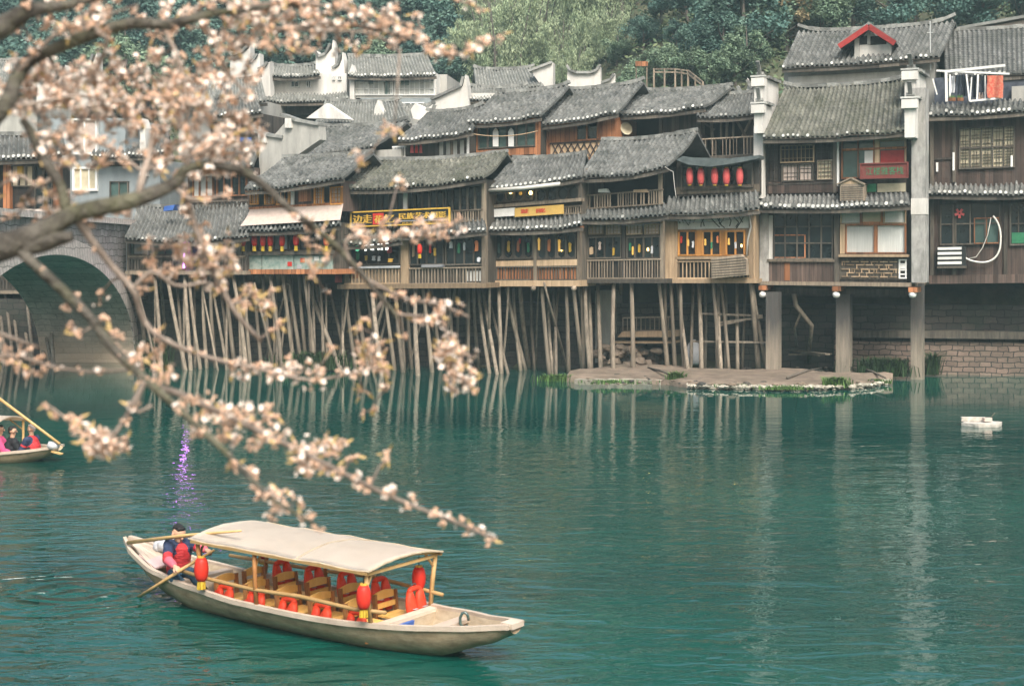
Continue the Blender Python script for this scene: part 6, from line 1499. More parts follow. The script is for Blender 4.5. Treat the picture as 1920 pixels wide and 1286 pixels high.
def hand(w, d, pn, r=.04, curl=1.0, flip=1):
    """palm plus four unequal bent fingers and a side thumb; w wrist, d direction, pn palm normal (fingers curl towards it)"""
    d, pn = d.normalized(), pn.normalized(); s = d.cross(pn).normalized() * flip
    pc = w + d * .045; segs = [(w, pc - s * .012, .022, .026), (w + d * .02, pc + s * .014, .022, .025)]
    for k, ln in enumerate((.036, .042, .04, .031)):
        b_ = w + d * .068 + s * (.028 - .0185 * k); m1 = b_ + d * ln * .6 + pn * ln * .45 * curl; m2 = m1 + d * ln * .05 * (1 - curl) + pn * ln * .75 * curl - d * ln * .25 * curl
        segs += [(w + d * .045 + s * (.024 - .016 * k), b_, .0105, .0098), (b_, m1, .0095, .0088), (m1, m2, .0088, .0075)]
    tb = w + d * .025 + s * .03; t1 = tb + s * .022 + d * .022 + pn * .012; segs += [(tb, t1, .0125, .0105), (t1, t1 + d * .018 - s * .006 + pn * .024, .0105, .0085)]
    return segs
P3 = W
person = thing('person', 'young black haired man in red and navy jacket and jeans rowing at the stern', 'person', P3(336, 1074, 18.42))
hip = P3(333, 1072, 18.47); chest = P3(337, 1032, 18.44); neck = P3(336, 1014, 18.40)
sa, ea, wa = P3(317, 1021, 18.36), P3(314, 1049, 18.02), P3(328, 1062, 17.86)
sb, eb, wb = P3(355, 1017, 18.5), P3(371, 1026, 18.36), P3(386, 1030, 18.26)
ha, hb = P3(338, 1070, 17.78), P3(395, 1035, 18.2)
k1, f1 = P3(327, 1083, 18.02), P3(345, 1095, 18.08); k2, f2 = P3(360, 1074, 18.12), P3(371, 1094, 18.14)
h1, h2 = P3(326, 1075, 18.4), P3(345, 1073, 18.48)
oar_d = (W(395, 1035, 18.2) - W(338, 1070, 17.78)).normalized()
face_dir = V((.62, -.72, -.30)); hc = P3(335, 1001, 18.36)
hs, hzn, hh_ = head(hc, face_dir, .105)
segs = hs + [(neck - V((0, 0, .03)), hc - V((0, 0, .06)), .05, .048), (hip, chest, .12, .125), (chest, neck, .12, .06), (sa, ea, .05, .042), (ea, wa, .04, .028), (sb, eb, .05, .042), (eb, wb, .04, .028), (chest, sa, .1, .06), (chest, sb, .1, .06), (h1, k1, .075, .055), (k1, f1, .05, .035), (h2, k2, .075, .055), (k2, f2, .05, .035)]
segs += hand(wa, ha - wa, -oar_d.cross(V((0, 0, 1))).cross(oar_d), flip=-1) + hand(wb, hb - wb, V((0, 0, -1)), flip=1)
solid('body', segs, ['skin', 'hair', 'lip'], person, .0075, hzn, 2)
o = solid('hair', hh_, ['hair'], person, .011, (), 2)
jk = [(hip + V((0, 0, .03)), lerp(hip, chest, .45), .150, .158), (lerp(hip, chest, .4), chest, .155, .16), (chest, neck - V((0, 0, .03)), .15, .085), (sa, ea, .075, .066), (ea, lerp(ea, wa, .8), .064, .05), (sb, eb, .075, .064), (eb, lerp(eb, wb, .85), .06, .048), (chest, sa, .13, .08), (chest, sb, .13, .08)]
zn = [(ea, .14, 0), (wa, .13, 0), (wb, .15, 1), (sa, .17, 1), (sb, .17, 1), (lerp(sa, ea, .55), .10, 1), (lerp(sb, eb, .5), .11, 1), (lerp(ea, wa, .6), .12, 2), (lerp(eb, wb, .8), .13, 2), (chest + V((.08, -.17, .06)), .10, 0), (chest + V((.10, -.17, .13)), .08, 0)]
solid('jacket', jk, ['jred', 'jnavy', 'jpink'], person, .011, zn, 3)
solid('trousers', [(hip - V((0, 0, .01)), hip + V((0, 0, .05)), .135, .13), (h1, k1, .09, .07), (k1, f1, .068, .055), (h2, k2, .09, .07), (k2, f2, .068, .055)], ['jean'], person, .011)
solid('shoe', [(f2 + V((0, 0, -.03)), f2 + V((.1, -.07, -.05)), .045, .04)], ['jblack'], person, .01); solid('shoe', [(f1 + V((0, 0, -.03)), f1 + V((.1, -.07, -.05)), .045, .04)], ['jblack'], person, .01)
t = thing('oar', 'long wooden oar the rower dips into the water at the stern', 'oar', W(310, 1086, 18.0))
ob_ = onz(256, 1121, -.03); ot = hb + oar_d * .06; ax = (ob_ - ot).normalized(); mid_ = ha + V((0, 0, -.0))
mb = MB(); mb.tube([ot, mid_ + V((0, -.015, .01)), lerp(mid_, ob_, .6), ob_], [.018, .022, .022, .02], 8); mb.build('shaft', 'bamboo', t, smooth=True)
s_ = ax.cross(V((0, 0, 1))).normalized(); mb = MB(); e = ob_ + (ob_ - mid_).normalized() * .5
bb = [ob_ - s_ * .025, ob_ + s_ * .025, lerp(ob_, e, .4) + s_ * .075, e + s_ * .06, e - s_ * .06, lerp(ob_, e, .4) - s_ * .075]
mb.add(bb + [p + V((0, 0, .018)) for p in bb], [(5, 4, 3, 2, 1, 0), tuple(range(6, 12))] + [(i, (i + 1) % 6, (i + 1) % 6 + 6, i + 6) for i in range(6)], 0, .5); mb.build('blade', 'gunwale', t)

# ---------------------------------------------------------------- second boat at the left edge
OB2 = W(105, 850, 30.8); OB2.z = 0
A2 = V((.97, -.24, 0)); P2 = V((-.24, -.97, 0))
def T2(a, p, z): return OB2 + A2 * (a - 3.15) + P2 * p * 1.55 + V((0, 0, -.13 + z * (1.0 if a < 2.6 else 1.0)))
boat2 = thing('rowing_boat', 'smaller looking canopied rowing boat with seated passengers cut off by the left edge', 'boat', OB2)
hull_boat(boat2, T2)
mb = MB(); vs = []
for i in range(13):
    for j in range(9):
        a, p = lerp(-1.6, 2.05, i / 12), lerp(-.43, .43, j / 8); vs.append(T2(a, p, .94 - .03 * i / 12 + .16 * (1 - abs(p / .43) ** 2.2)))
vs += [v - V((0, 0, .02)) for v in vs]; fs = [(i * 9 + j, i * 9 + j + 1, (i + 1) * 9 + j + 1, (i + 1) * 9 + j) for i in range(12) for j in range(8)]
mb.add(vs, fs + [tuple(x + 117 for x in f[::-1]) for f in fs], 0, .5); mb.build('canopy', 'canopy', boat2, smooth=True)
for a in (1.95, .2):
    for s in (-1, 1):
        mb = MB(); mb.tube([T2(a, s * .40, .3), T2(a, s * .40, .93)], .028, 7); mb.build('canopy_post', 'bamboo', boat2)
        mb = MB(); mb.tube([T2(a, s * .40, .7), T2(a - .3, s * .36, .93)], .016, 6); mb.build('brace', 'bamboo', boat2)
for a in (.35, 1.0, 1.65):
    mb = MB(); mb.bar(T2(a, -.5, .25), T2(a, .5, .25), .22, .03); mb.build('seat_board', 'pine', boat2); mb = MB(); mb.bar(T2(a - .12, -.5, .38), T2(a - .12, .5, .38), .03, .14); mb.build('top_rail', 'pine', boat2)
mb = MB(); mb.tube([W(-40, 718, 31.4), W(112, 832, 30.5)], [.035, .03], 7); mb.build('bamboo_pole', 'bamboo', None, smooth=True, label='long pale pole slanting across the boat at the left edge', cat='pole', origin=W(112, 832, 30.5))
mb = MB(); rock(mb, W(99, 836, 30.6), .13, 0, .5, (1.2, .8, .8)); mb.build('rag', 'clothl', None, smooth=True, label='bunched pale rag on the end of the left edge boat', cat='cloth', origin=W(99, 836, 30.6))
mb = MB(); mb.bar(W(98, 846, 30.6), W(116, 851, 30.5), .09, .03); mb.build('stern_step', 'bamboo', boat2)
def sitter(px, ytop, ybot, Y, facing, coat, label, hat='hair', w=1.0, zones=(), mats=None, back=False):
    t = thing('person', label, 'person', W(px, ybot, Y)); s = Y / F; u = V((0, 0, 1)); f = V(facing).normalized(); r_ = f.cross(u).normalized()
    hip_ = W(px, ybot - 2, Y); hc_ = W(px, ytop + 8, Y) + f * .04; sh = hc_ - u * .22; r = .098
    hs_, hz_, hr_ = head(hc_, f, r)
    L = [hip_ + r_ * k * .1 for k in (-1, 1)]; K = [l + f * .36 + u * .03 for l in L]; Fo = [k + f * .08 - u * .34 for k in K]
    S = [sh + r_ * k * .17 for k in (-1, 1)]; E_ = [q + r_ * k * .05 + f * .1 - u * .22 for q, k in zip(S, (-1, 1))]; Wr = [e + f * .2 - u * .02 - r_ * k * .06 for e, k in zip(E_, (-1, 1))]
    sg = hs_ + [(sh, hc_, .05, .05), (hip_, sh - u * .08, .13, .12)]
    for i in (0, 1): sg += [(S[i], E_[i], .05, .04), (E_[i], Wr[i], .04, .03), (L[i], K[i], .07, .055), (K[i], Fo[i], .05, .035)] + hand(Wr[i], f, -u, flip=(1, -1)[i])
    solid('body', sg, ['skin', 'hair', 'lip'], t, .009, hz_, 2); solid('hair' if hat == 'hair' else 'hat', hr_, [hat], t, .012, (), 2)
    cg = [(hip_ + u * .02, sh - u * .06, .165 * w, .15 * w), (sh - u * .08, sh + u * .03, .13, .08)]
    for i in (0, 1): cg += [(sh - u * .05, S[i], .12, .085), (S[i], E_[i], .078, .066), (E_[i], lerp(E_[i], Wr[i], .85), .064, .05)]
    solid('coat', cg, mats or [coat], t, .013, [(S[i], .13, 1) for i in (0, 1)] + [(E_[i], .12, 1) for i in (0, 1)] if mats else (), 3)
    lg = [(hip_, hip_ + u * .04, .14, .13)]
    for i in (0, 1): lg += [(L[i], K[i], .085, .07), (K[i], Fo[i], .066, .05)]
    solid('trousers', lg, ['jblack'], t, .013)
    return t
sitter(62, 797, 842, 31.0, (-.9, .3, 0), 'jred', 'person in red jacket with navy sleeves seated at the left edge boat end', 'greyhat', 1.05, mats=['jred', 'jnavy'])
sitter(20, 801, 842, 31.0, (.8, .55, 0), 'jblack', 'passenger in a black coat seated in the left edge boat beside the red jacket')
sitter(-4, 798, 842, 31.0, (.9, .2, 0), 'jmag', 'passenger in a pink coat at the very left edge of the photo')
# floating foam raft
fr = onz(1842, 798, 0); t = thing('foam_raft', 'floating white polystyrene raft with broken edges on the right of the river', 'raft', fr)
MT['foam'] = M('dirty_polystyrene', (.42, .385, .33), (.62, .58, .52), sc=5, tint=.1, bump=.8, bsc=14, stain=.6, stainc=(.24, .22, .17), dirt_sc=4)
mb = MB(); n = 22; ring = []
for i in range(n):
    a = 2 * math.pi * i / n; q = .97 / max(abs(math.cos(a + .5 - j_ * 1.0472)) for j_ in range(6))
    ring.append(fr + V((math.cos(a) * .48 * q * rnd.uniform(.95, 1.04), math.sin(a) * .42 * q * rnd.uniform(.90, 1.05), 0)))
low = [p + V((0, 0, rnd.uniform(.0, .06))) for p in ring]; top = [p + V((0, 0, .095 + .05 * noise.noise(p * 3))) for p in ring]; bl = [fr + (p - fr) * .94 + V((0, 0, -.1)) for p in ring]
mb.add(bl + low + top, [tuple(2 * n + i for i in range(n))] + [(k * n + i, k * n + (i + 1) % n, (k + 1) * n + (i + 1) % n, (k + 1) * n + i) for k in (0, 1) for i in range(n)], 0, .5)
mb.build('foam_block', 'foam', t)
mb = MB(); c = fr + V((-.12, .1, .10)); mb.box(c + V((-.05, .12, 0)), .62, .16, .1, 0, -.12); mb.build('foam_slab', 'foam', t)
mb = MB(); mb.box(fr + V((.12, 0, .12)), .22, .14, .09, 0, .2); mb.build('pink_block', 'antique', t)
mb = MB(); mb.bar(fr + V((.2, 0, .2)), fr + V((.34, .02, .34)), .015); mb.build('stick', 'grey', t)
# ================================================================ blossoming cherry tree on the near terrace
MT['cbark'] = M('mossy_cherry_bark', (.03, .027, .023), (.12, .11, .092), sc=14, tint=.15, bump=.9, bsc=40, stain=.75, stainc=(.15, .155, .085), dirt_sc=7)
MT['twig'] = M('grey_brown_twig', (.16, .125, .10), (.30, .25, .21), sc=20, tint=.3, bump=.4, bsc=60)
def petalmat(nm, a, b_):
    m, nt, bb = base(nm); at = nt.nodes.new('ShaderNodeAttribute'); at.attribute_name = 'tint'
    nt.links.new(mixc(nt, at.outputs['Fac'], a, b_), bb.inputs['Base Color']); bb.inputs['Roughness'].default_value = .7
    bb.inputs['Specular IOR Level'].default_value = .15
    bb.inputs['Subsurface Weight'].default_value = .0
    return m
MT['petal'] = petalmat('cherry_petal', (.74, .61, .52), (.85, .77, .69))
MT['bud'] = petalmat('cherry_bud_and_calyx', (.54, .34, .23), (.72, .51, .38))
MT['younglf'] = petalmat('young_bronze_leaf', (.34, .24, .09), (.50, .36, .17))
tree = thing('cherry_tree', 'blossoming cherry tree whose blurred pale pink branches reach across the foreground from the left', 'tree', V((-2.75, 2.9, 2.9)))
nodes = []      # (point, radius, branch index)
def spline(pts, k=6):
    out = []
    for i in range(len(pts) - 1):
        p0, p1, p2, p3 = pts[max(0, i - 1)], pts[i], pts[i + 1], pts[min(len(pts) - 1, i + 2)]
        for j in range(k):
            t = j / k; out.append(tuple(.5 * ((2 * b) + (-a + c) * t + (2 * a - 5 * b + 4 * c - d) * t * t + (-a + 3 * b - 3 * c + d) * t ** 3) for a, b, c, d in zip(p0, p1, p2, p3)))
    out.append(pts[-1]); return out
branch_mb, bloom_mb = [], []
def branch(pts, thick=False):
    """pts: (column, row, radius in photo pixels, distance)"""
    s = spline(pts); P_ = [W(x, y, d) for x, y, r, d in s]; R_ = [max(.8, r) * d / F * (1 + .10 * noise.noise(V((i * .45, len(nodes) * .1, 0)))) for i, (x, y, r, d) in enumerate(s)]
    if thick:
        P_ = [p + V((noise.noise(p * 5), 0, noise.noise(p * 5 + V((9, 0, 0))))) * .012 for p in P_]
    mb = MB(); mb.tube(P_, R_, 10 if thick else 7, 0 if pts[0][2] > 8 else 1); branch_mb.append(mb); bloom_mb.append(MB()); k = len(branch_mb) - 1
    for p, r in zip(P_, R_): nodes.append((p, r, k))
    return k
TR = V((-2.75, 2.9, 2.9))
def px_of(p): return (960 + F * p.x / p.y, YH + F * (HC - p.z) / p.y)
mb = MB(); tp = [(-2.75, 2.9, 2.7), (-2.72, 2.95, 3.3), (-2.6, 3.1, 3.9), (-2.4, 3.3, 4.3)]
mb.tube([V(p) for p in tp], [.2, .165, .15, .13], 12); mb.build('trunk', 'cbark', tree, smooth=True)
def start(d): return px_of(V((-2.4, 3.3, 4.25)))
sx_, sy_ = px_of(V((-2.42, 3.28, 4.25)))
b1 = branch([(sx_, sy_, 100, 3.3), (-300, 520, 60, 3.6), (-40, 470, 33, 3.8), (70, 440, 23, 3.85), (150, 402, 17, 3.9), (250, 374, 16, 3.95), (330, 342, 12, 4.0), (352, 318, 9, 4.0), (400, 308, 8, 4.05), (455, 322, 8, 4.1), (520, 368, 7, 4.1), (590, 425, 6.5, 4.15), (645, 475, 5.5, 4.2), (700, 540, 4.5, 4.2), (750, 600, 3, 4.2)], True)
branch([(40, 462, 20, 3.83), (90, 455, 17, 3.85), (138, 446, 10, 3.85)], True)
b2 = branch([(sx_, sy_, 60, 3.3), (-420, 420, 40, 3.5), (-160, 320, 26, 3.7), (0, 215, 17, 3.8), (32, 158, 14, 3.85), (60, 118, 13, 3.9), (110, 92, 12, 3.9), (165, 68, 12, 3.95), (240, 48, 11, 4.0), (320, 46, 10, 4.0), (390, 28, 8, 4.05), (440, 22, 5, 4.05), (540, 12, 4, 4.1), (640, 35, 3, 4.1)], True)
b3 = branch([(sx_, sy_, 60, 3.3), (-300, 180, 34, 3.6), (-40, 72, 24, 3.75), (20, 48, 20, 3.8), (60, 25, 15, 3.8), (130, 8, 10, 3.85), (220, -20, 8, 3.85)], True)
branch([(52, 30, 12, 3.8), (48, 8, 9, 3.8), (44, -30, 8, 3.8)])
b4 = branch([(22, 455, 12, 3.84), (80, 510, 10, 3.8), (160, 585, 9, 3.78), (215, 655, 9, 3.75), (285, 722, 8.5, 3.7), (345, 775, 7, 3.7), (400, 825, 6.5, 3.65), (455, 880, 5.5, 3.65), (510, 935, 4.5, 3.6), (595, 985, 3, 3.6)])
b5 = branch([(285, 722, 7.5, 3.7), (345, 742, 7, 3.75), (410, 772, 6.5, 3.8), (480, 805, 6, 3.8), (560, 845, 5.5, 3.85), (640, 885, 5, 3.85), (720, 925, 4.5, 3.9), (800, 958, 4, 3.9), (870, 985, 3.5, 3.95), (928, 1012, 3, 3.95)])
b6 = branch([(140, 405, 8, 3.9), (175, 455, 7, 3.95), (215, 505, 6.5, 4.0), (250, 545, 6, 4.0), (268, 598, 5.5, 4.05), (300, 632, 5, 4.05), (360, 660, 4.5, 4.1), (430, 680, 4, 4.1), (500, 695, 3.5, 4.15), (580, 712, 3, 4.15), (650, 702, 2.5, 4.2), (705, 690, 2, 4.2)])
b7 = branch([(345, 345, 7, 4.0), (358, 400, 6.5, 4.05), (382, 465, 6, 4.05), (410, 530, 5.5, 4.1), (445, 590, 5, 4.1), (490, 640, 4, 4.15)])
b8 = branch([(128, 415, 10, 3.9), (112, 345, 10, 3.9), (80, 295, 10, 3.9), (60, 250, 9, 3.9), (42, 225, 6, 3.9)])
b9 = branch([(258, 372, 7, 3.95), (268, 330, 7, 3.95), (280, 290, 6, 4.0), (286, 245, 4, 4.0)])
branch([(250, 540, 4, 4.0), (285, 510, 4, 4.0), (330, 535, 3.5, 4.05), (385, 530, 3, 4.05)])
b10 = branch([(-60, 600, 5, 3.8), (0, 625, 4.5, 3.85), (40, 640, 4, 3.85), (72, 652, 3.5, 3.9)])
b11 = branch([(-60, 672, 4, 3.8), (30, 668, 3.5, 3.85), (100, 688, 3.2, 3.9), (180, 697, 3, 3.9), (262, 690, 3, 3.9)])
b12 = branch([(272, 715, 6, 3.7), (248, 760, 5.5, 3.7), (228, 795, 4.5, 3.7), (200, 825, 4, 3.7), (160, 808, 3, 3.72), (118, 780, 2.5, 3.72), (84, 755, 2, 3.75)])
branch([(270, 715, 4, 3.7), (255, 770, 3, 3.7), (285, 760, 3, 3.7)])
b13 = branch([(655, 490, 4, 4.2), (650, 450, 3.5, 4.2), (700, 445, 3, 4.25), (770, 440, 3, 4.25), (830, 425, 2.5, 4.3), (875, 412, 2, 4.3)])
b14 = branch([(690, 525, 4, 4.2), (760, 560, 3.5, 4.2), (820, 570, 3, 4.2), (880, 595, 2.5, 4.2)])
b15 = branch([(745, 590, 3, 4.2), (820, 600, 3, 4.2), (845, 650, 3, 4.2), (855, 690, 2.5, 4.2), (890, 740, 2, 4.2)])
b16 = branch([(430, 25, 5, 4.05), (520, 55, 4.5, 4.1), (600, 45, 4, 4.1), (680, 50, 3.5, 4.15), (760, 70, 3.2, 4.15), (800, 80, 3, 4.2), (835, 105, 3, 4.2), (880, 95, 2.5, 4.2), (942, 66, 2, 4.2)])
b17 = branch([(420, 60, 4, 4.1), (480, 85, 3.5, 4.1), (530, 78, 3, 4.1), (580, 82, 2.5, 4.1)])
branch([(500, 52, 3, 4.1), (600, 58, 3, 4.1), (690, 62, 2.6, 4.1), (750, 92, 2, 4.1)])
b18 = branch([(360, -30, 5, 4.0), (440, 10, 4, 4.05), (540, 5, 3.5, 4.1), (650, 18, 3, 4.1), (760, 45, 2.5, 4.15)])
branch([(820, -20, 3, 4.2), (870, 5, 2.5, 4.2), (908, 18, 2, 4.2)])
branch([(160, 66, 7, 3.95), (155, 40, 6, 3.95), (175, 12, 5, 3.95), (190, -20, 4, 3.95)])
branch([(20, 155, 5, 3.85), (60, 105, 4, 3.85), (110, 62, 3.5, 3.85), (180, 35, 3, 3.85), (260, 10, 2.5, 3.85)])
branch([(180, 60, 5, 3.95), (200, 75, 4, 3.95), (185, 125, 3.5, 4.0), (165, 160, 3, 4.0)])
branch([(300, 46, 4, 4.0), (330, 100, 4, 4.0), (345, 160, 3.5, 4.0), (352, 215, 3, 4.0), (330, 245, 2.5, 4.0)])
branch([(380, 30, 4, 4.05), (405, 90, 3.5, 4.05), (430, 140, 3, 4.1), (475, 190, 2.5, 4.1)])
branch([(70, 270, 5, 3.9), (110, 250, 4.5, 3.9), (150, 252, 4, 3.95), (200, 275, 3.5, 3.95), (265, 320, 3, 3.95)])
branch([(150, 270, 4, 3.95), (125, 285, 3.5, 3.95), (100, 265, 3, 3.95)])
branch([(268, 325, 4, 3.95), (310, 300, 4, 3.98), (370, 290, 3.5, 4.0), (410, 265, 3, 4.0)])
branch([(350, 312, 5, 4.0), (360, 270, 4, 4.0), (358, 235, 3, 4.0)])
branch([(100, 330, 4, 3.9), (70, 350, 3.5, 3.9), (40, 330, 3, 3.9), (5, 345, 3, 3.9)])
branch([(330, 352, 4, 4.0), (355, 372, 4, 4.0), (395, 372, 3, 4.0), (430, 360, 3, 4.0)])
branch([(0, 200, 5, 3.8), (60, 195, 4, 3.85), (140, 180, 4, 3.9), (220, 190, 3.5, 3.95), (300, 185, 3, 3.95), (370, 200, 2.6, 4.0)])
def octa(mb, c, ax, r, l, m, t):
    ax = ax.normalized(); s = ax.orthogonal().normalized(); u = ax.cross(s)
    vs = [c - ax * l, c + ax * l] + [c + (s * math.cos(a) + u * math.sin(a)) * r for a in (0, 1.2566, 2.5133, 3.7699, 5.0265)]
    mb.add(vs, [(0, 2 + (i + 1) % 5, 2 + i) for i in range(5)] + [(1, 2 + i, 2 + (i + 1) % 5) for i in range(5)], m, t)
def flower(mb, c, ax, r, t):
    ax = ax.normalized(); s = ax.orthogonal().normalized(); u = ax.cross(s); a0 = rnd.uniform(0, 6.28); cup = rnd.uniform(.15, .75)
    for k in range(5):
        a = a0 + k * 1.2566; d = (s * math.cos(a) + u * math.sin(a)); w = d.cross(ax)
        m_ = c + d * r * .6 + ax * r * .4 * cup; e = c + d * r + ax * r * cup
        mb.add([c, m_ + w * r * .42, e + w * r * .16, e - w * r * .16, m_ - w * r * .42], [(0, 1, 2, 3, 4)], 0, min(1, max(0, t + rnd.uniform(-.25, .25))))
    octa(mb, c - ax * r * .22, ax, r * .2, r * .3, 1, rnd.random())
def cluster(p, k, size, open_, leaf=.1):
    mb = bloom_mb[k]
    n = max(2, int(rnd.gauss(4.6, 1.2) * size))
    for i in range(n):
        d = V((rnd.gauss(0, 1), rnd.gauss(0, 1), rnd.gauss(0, 1))).normalized(); c = p + d * rnd.uniform(.003, .0145) * size
        if rnd.random() < open_: flower(mb, c + d * .005, d, rnd.uniform(.0078, .0112), rnd.random())
        else:
            for q in range(2):
                e = V((rnd.gauss(0, 1), rnd.gauss(0, 1), rnd.gauss(0, 1))).normalized(); octa(mb, c + e * .006, d + e * .6, rnd.uniform(.0036, .0058), rnd.uniform(.006, .010), 1, rnd.random())
        if rnd.random() < leaf:
            e = (d + V((0, 0, -.3))).normalized(); w = e.orthogonal().normalized() * .005
            mb.add([c, c + e * .015 + w, c + e * .032, c + e * .015 - w], [(0, 1, 2, 3)], 2, rnd.random())
import bisect
def along(k, t0, t1, step, size, open_, leaf=.1, jit=6):
    pts = [p for p, r, q in nodes if q == k]; n0, n1 = int(t0 * (len(pts) - 1)), int(t1 * (len(pts) - 1)); acc = 0
    for a, b_ in zip(pts[n0:n1], pts[n0 + 1:n1 + 1]):
        L = (b_ - a).length; acc += L
        while acc > step:
            acc -= 1.35 * step * rnd.uniform(.6, 1.4); p = lerp(a, b_, rnd.random()); j = jit * p.y / F
            cluster(p + V((rnd.gauss(0, 1), rnd.gauss(0, 1), rnd.gauss(0, 1))) * j, k, size * rnd.uniform(.75, 1.25), open_, leaf)
# flowers set along the named shoots
along(b5, .12, 1.0, .021, 1.0, .28); along(b5, .1, .5, .024, 1.35, .4, .1, 16); along(b4, .72, 1.0, .02, 1.0, .22); along(b4, .52, .62, .03, 1.0, .1); along(b4, .28, .5, .07, .9, .05); along(b4, 0.02, .28, .12, .7, .05)
along(b6, .35, 1.0, .045, .9, .35); along(b6, .62, 1, .04, .9, .4); along(b6, 0, .35, .1, .8, .1); along(b7, .1, .75, .045, 1.0, .35, .15); along(b10, 0, 1, .09, .8, .1); along(b11, 0, 1, .05, .85, .15)
along(b12, .05, .5, .04, .9, .15); along(b12, .42, .7, .009, 1.5, .35, .05, 8); along(b12, .7, 1, .02, 1.0, .12); along(b13, .2, 1, .022, 1.05, .3); along(b14, .3, 1, .016, 1.0, .35, .15); along(b15, .1, 1, .013, 1.15, .4, .15, 9)
along(b16, .0, 1, .017, 1.05, .42); along(b16, .55, 1, .02, 1.1, .45); along(b17, 0, 1, .018, 1.05, .42); along(b18, 0, 1, .022, 1.0, .35); along(b8, .3, 1, .03, .9, .2); along(b9, .5, 1, .04, .9, .3); along(b1, .42, .56, .04, .9, .3); along(b1, .6, .95, .11, .7, .15)
for k in range(b18 + 1, len(branch_mb)): along(k, .1, 1, .028, 1.0, .4)
# denser sprays joined to the nearest shoot by short twigs
def spray(cx, cy, rx, ry, n, open_, size=1.0, leaf=.1):
    for i in range(int(n * .70)):
        while True:
            u, v = rnd.uniform(-1, 1), rnd.uniform(-1, 1)
            if u * u + v * v < 1: break
        x, y = cx + u * rx, cy + v * ry; best = None
        for p, r, k in nodes:
            q = px_of(p); d = (q[0] - x) ** 2 + (q[1] - y) ** 2
            if best is None or d < best[0]: best = (d, p, k, r)
        d, p, k, r = best; c = W(x, y, p.y + rnd.uniform(-.02, .16))
        m_ = lerp(p, c, .5) + V((0, rnd.uniform(-.01, .01), rnd.uniform(-.015, .015)))
        if d > 36:
            branch_mb[k].tube([p, m_, c], [min(r, .0042), .003, .0018], 5, 1)
            nodes.append((m_, .0035, k)); nodes.append((c, .0025, k))
        cluster(c, k, size * rnd.uniform(.8, 1.3), open_ if rnd.random() < .8 else .1, leaf)
spray(110, 170, 120, 55, 115, .72, 1.1); spray(250, 165, 150, 75, 180, .66, 1.1); spray(350, 215, 120, 75, 120, .66, 1.1); spray(60, 160, 80, 50, 66, .78, 1.15)
spray(370, 296, 100, 34, 56, .7, 1.15); spray(170, 265, 130, 50, 60, .5); spray(430, 130, 70, 70, 60, .55); spray(290, 40, 200, 45, 50, .4); spray(620, 50, 180, 55, 90, .45, 1.05)
spray(90, 30, 110, 40, 36, .4); spray(120, 385, 140, 40, 46, .3); spray(440, 255, 60, 50, 40, .5); spray(500, 20, 160, 30, 50, .4)
spray(405, 490, 40, 55, 38, .5, 1.05, .2); spray(300, 500, 60, 60, 24, .1); spray(370, 440, 30, 50, 18, .25, 1, .2); spray(480, 560, 36, 26, 20, .1, 1, .8); spray(590, 470, 34, 50, 14, .1, 1, .4); spray(520, 690, 90, 24, 34, .55); spray(580, 600, 120, 70, 12, .15, .9, .5)
spray(200, 830, 40, 20, 40, .35, 1.2); spray(180, 600, 60, 60, 16, .08); spray(290, 680, 40, 40, 26, .08, 1.1); spray(40, 680, 60, 30, 14, .08); spray(690, 700, 40, 80, 34, .15, .95, .5); spray(850, 690, 45, 50, 40, .5, 1, .3); spray(760, 430, 110, 22, 40, .3); spray(450, 800, 90, 40, 46, .3, 1.1); spray(600, 850, 60, 35, 30, .3, 1.1, .2); spray(520, 940, 60, 40, 16, .15); spray(720, 600, 60, 60, 10, .1, .9, .6)
spray(345, 478, 14, 26, 26, .2, 1.1); spray(715, 855, 14, 10, 4, .05, .8, 1.0); spray(610, 830, 10, 6, 3, .05, .8, 1.0); spray(730, 250, 20, 30, 7, .1, .9, .4); spray(660, 300, 30, 30, 7, .1, .9, .4); spray(740, 345, 20, 10, 5, .15, 1.0, .2)
for k, (mb, fm) in enumerate(zip(branch_mb, bloom_mb)):
    o = mb.build('branch', ['cbark', 'twig'], tree, smooth=True)
    if fm.f: fm.build('blossoms', ['petal', 'bud', 'younglf'], o, kind='stuff')

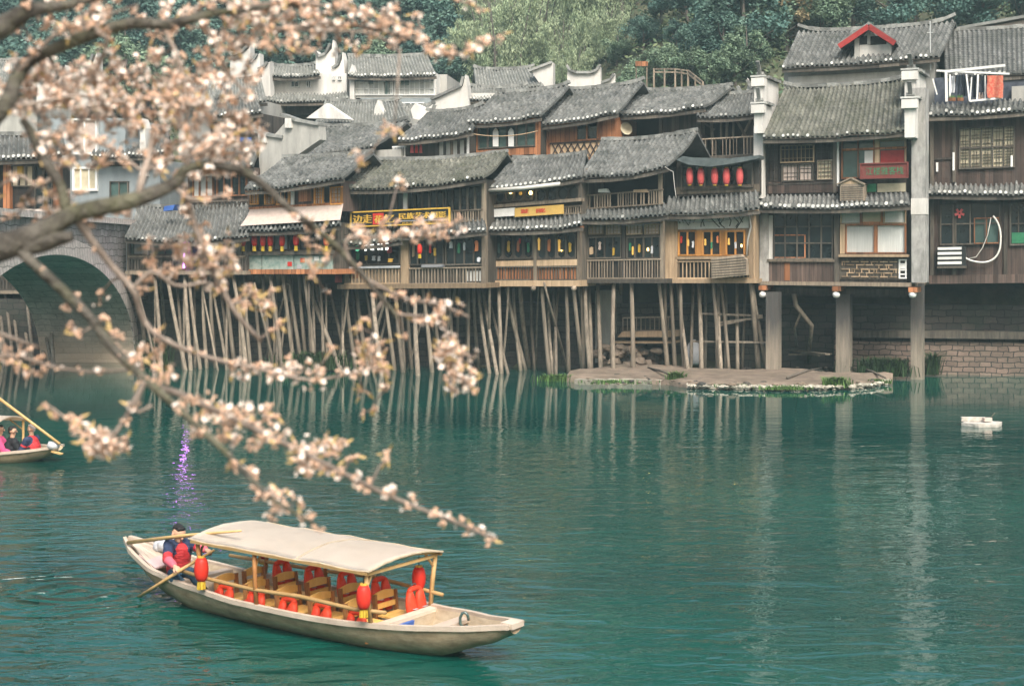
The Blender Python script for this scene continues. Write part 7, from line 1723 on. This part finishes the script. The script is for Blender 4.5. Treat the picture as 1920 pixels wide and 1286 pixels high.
# ================================================================ air, light, camera
MT['air'] = bpy.data.materials.new('river_haze'); MT['air'].use_nodes = True; nt = MT['air'].node_tree; nt.nodes.remove(nt.nodes['Principled BSDF'])
pv = nt.nodes.new('ShaderNodeVolumePrincipled'); pv.inputs['Color'].default_value = (.66, .95, 1.0, 1); pv.inputs['Density'].default_value = .0009; pv.inputs['Anisotropy'].default_value = 0.0
nt.links.new(pv.outputs[0], nt.nodes['Material Output'].inputs['Volume'])
mb = MB(); mb.box((0, 180, -3), 900, 520, 80); hz_o = mb.build('haze', 'air', kind='stuff', label='thin pale haze over the river and the wooded hillside')
SUN_EL, SUN_AZ = 50, 165       # azimuth measured clockwise from +Y (away from the camera)
w = bpy.data.worlds.new('World'); bpy.context.scene.world = w; w.use_nodes = True; nt = w.node_tree
sky = nt.nodes.new('ShaderNodeTexSky'); sky.sky_type = 'NISHITA'; sky.sun_disc = False
sky.sun_elevation = math.radians(SUN_EL); sky.sun_rotation = math.radians(SUN_AZ); sky.dust_density = 6.0; sky.air_density = 1.4; sky.ozone_density = .6
nt.links.new(sky.outputs[0], nt.nodes['Background'].inputs[0]); nt.nodes['Background'].inputs[1].default_value = .09
sl = bpy.data.lights.new('sun', 'SUN'); sl.energy = 2.0; sl.angle = math.radians(28); sl.color = (1, .975, .94)
so = bpy.data.objects.new('sun', sl); C.objects.link(so)
az, el = math.radians(SUN_AZ), math.radians(SUN_EL); d = V((math.sin(az) * math.cos(el), math.cos(az) * math.cos(el), math.sin(el)))
so.rotation_euler = d.to_track_quat('Z', 'Y').to_euler(); so.location = (0, 0, 60)
cd = bpy.data.cameras.new('camera'); cd.sensor_width = 36; cd.lens = 36 * F / 1920; cd.shift_y = -(643 - YH) / 1920; cd.clip_end = 3000; cd.clip_start = .05
cd.dof.use_dof = True; cd.dof.focus_distance = 40; cd.dof.aperture_fstop = 3.1; cd.dof.aperture_blades = 7
co = bpy.data.objects.new('camera', cd); C.objects.link(co); co.location = (0, 0, HC); co.rotation_euler = (math.pi / 2, 0, 0); bpy.context.scene.camera = co
sc = bpy.context.scene
sc.view_settings.view_transform = 'Standard'; sc.view_settings.look = 'None'; sc.view_settings.gamma = 1; sc.view_settings.exposure = 1.3
sc.render.engine = 'CYCLES'; sc.cycles.use_denoising = True; sc.cycles.max_bounces = 6; sc.cycles.volume_bounces = 0; sc.cycles.caustics_reflective = False; sc.cycles.caustics_refractive = False
sc.cycles.sample_clamp_indirect = 6
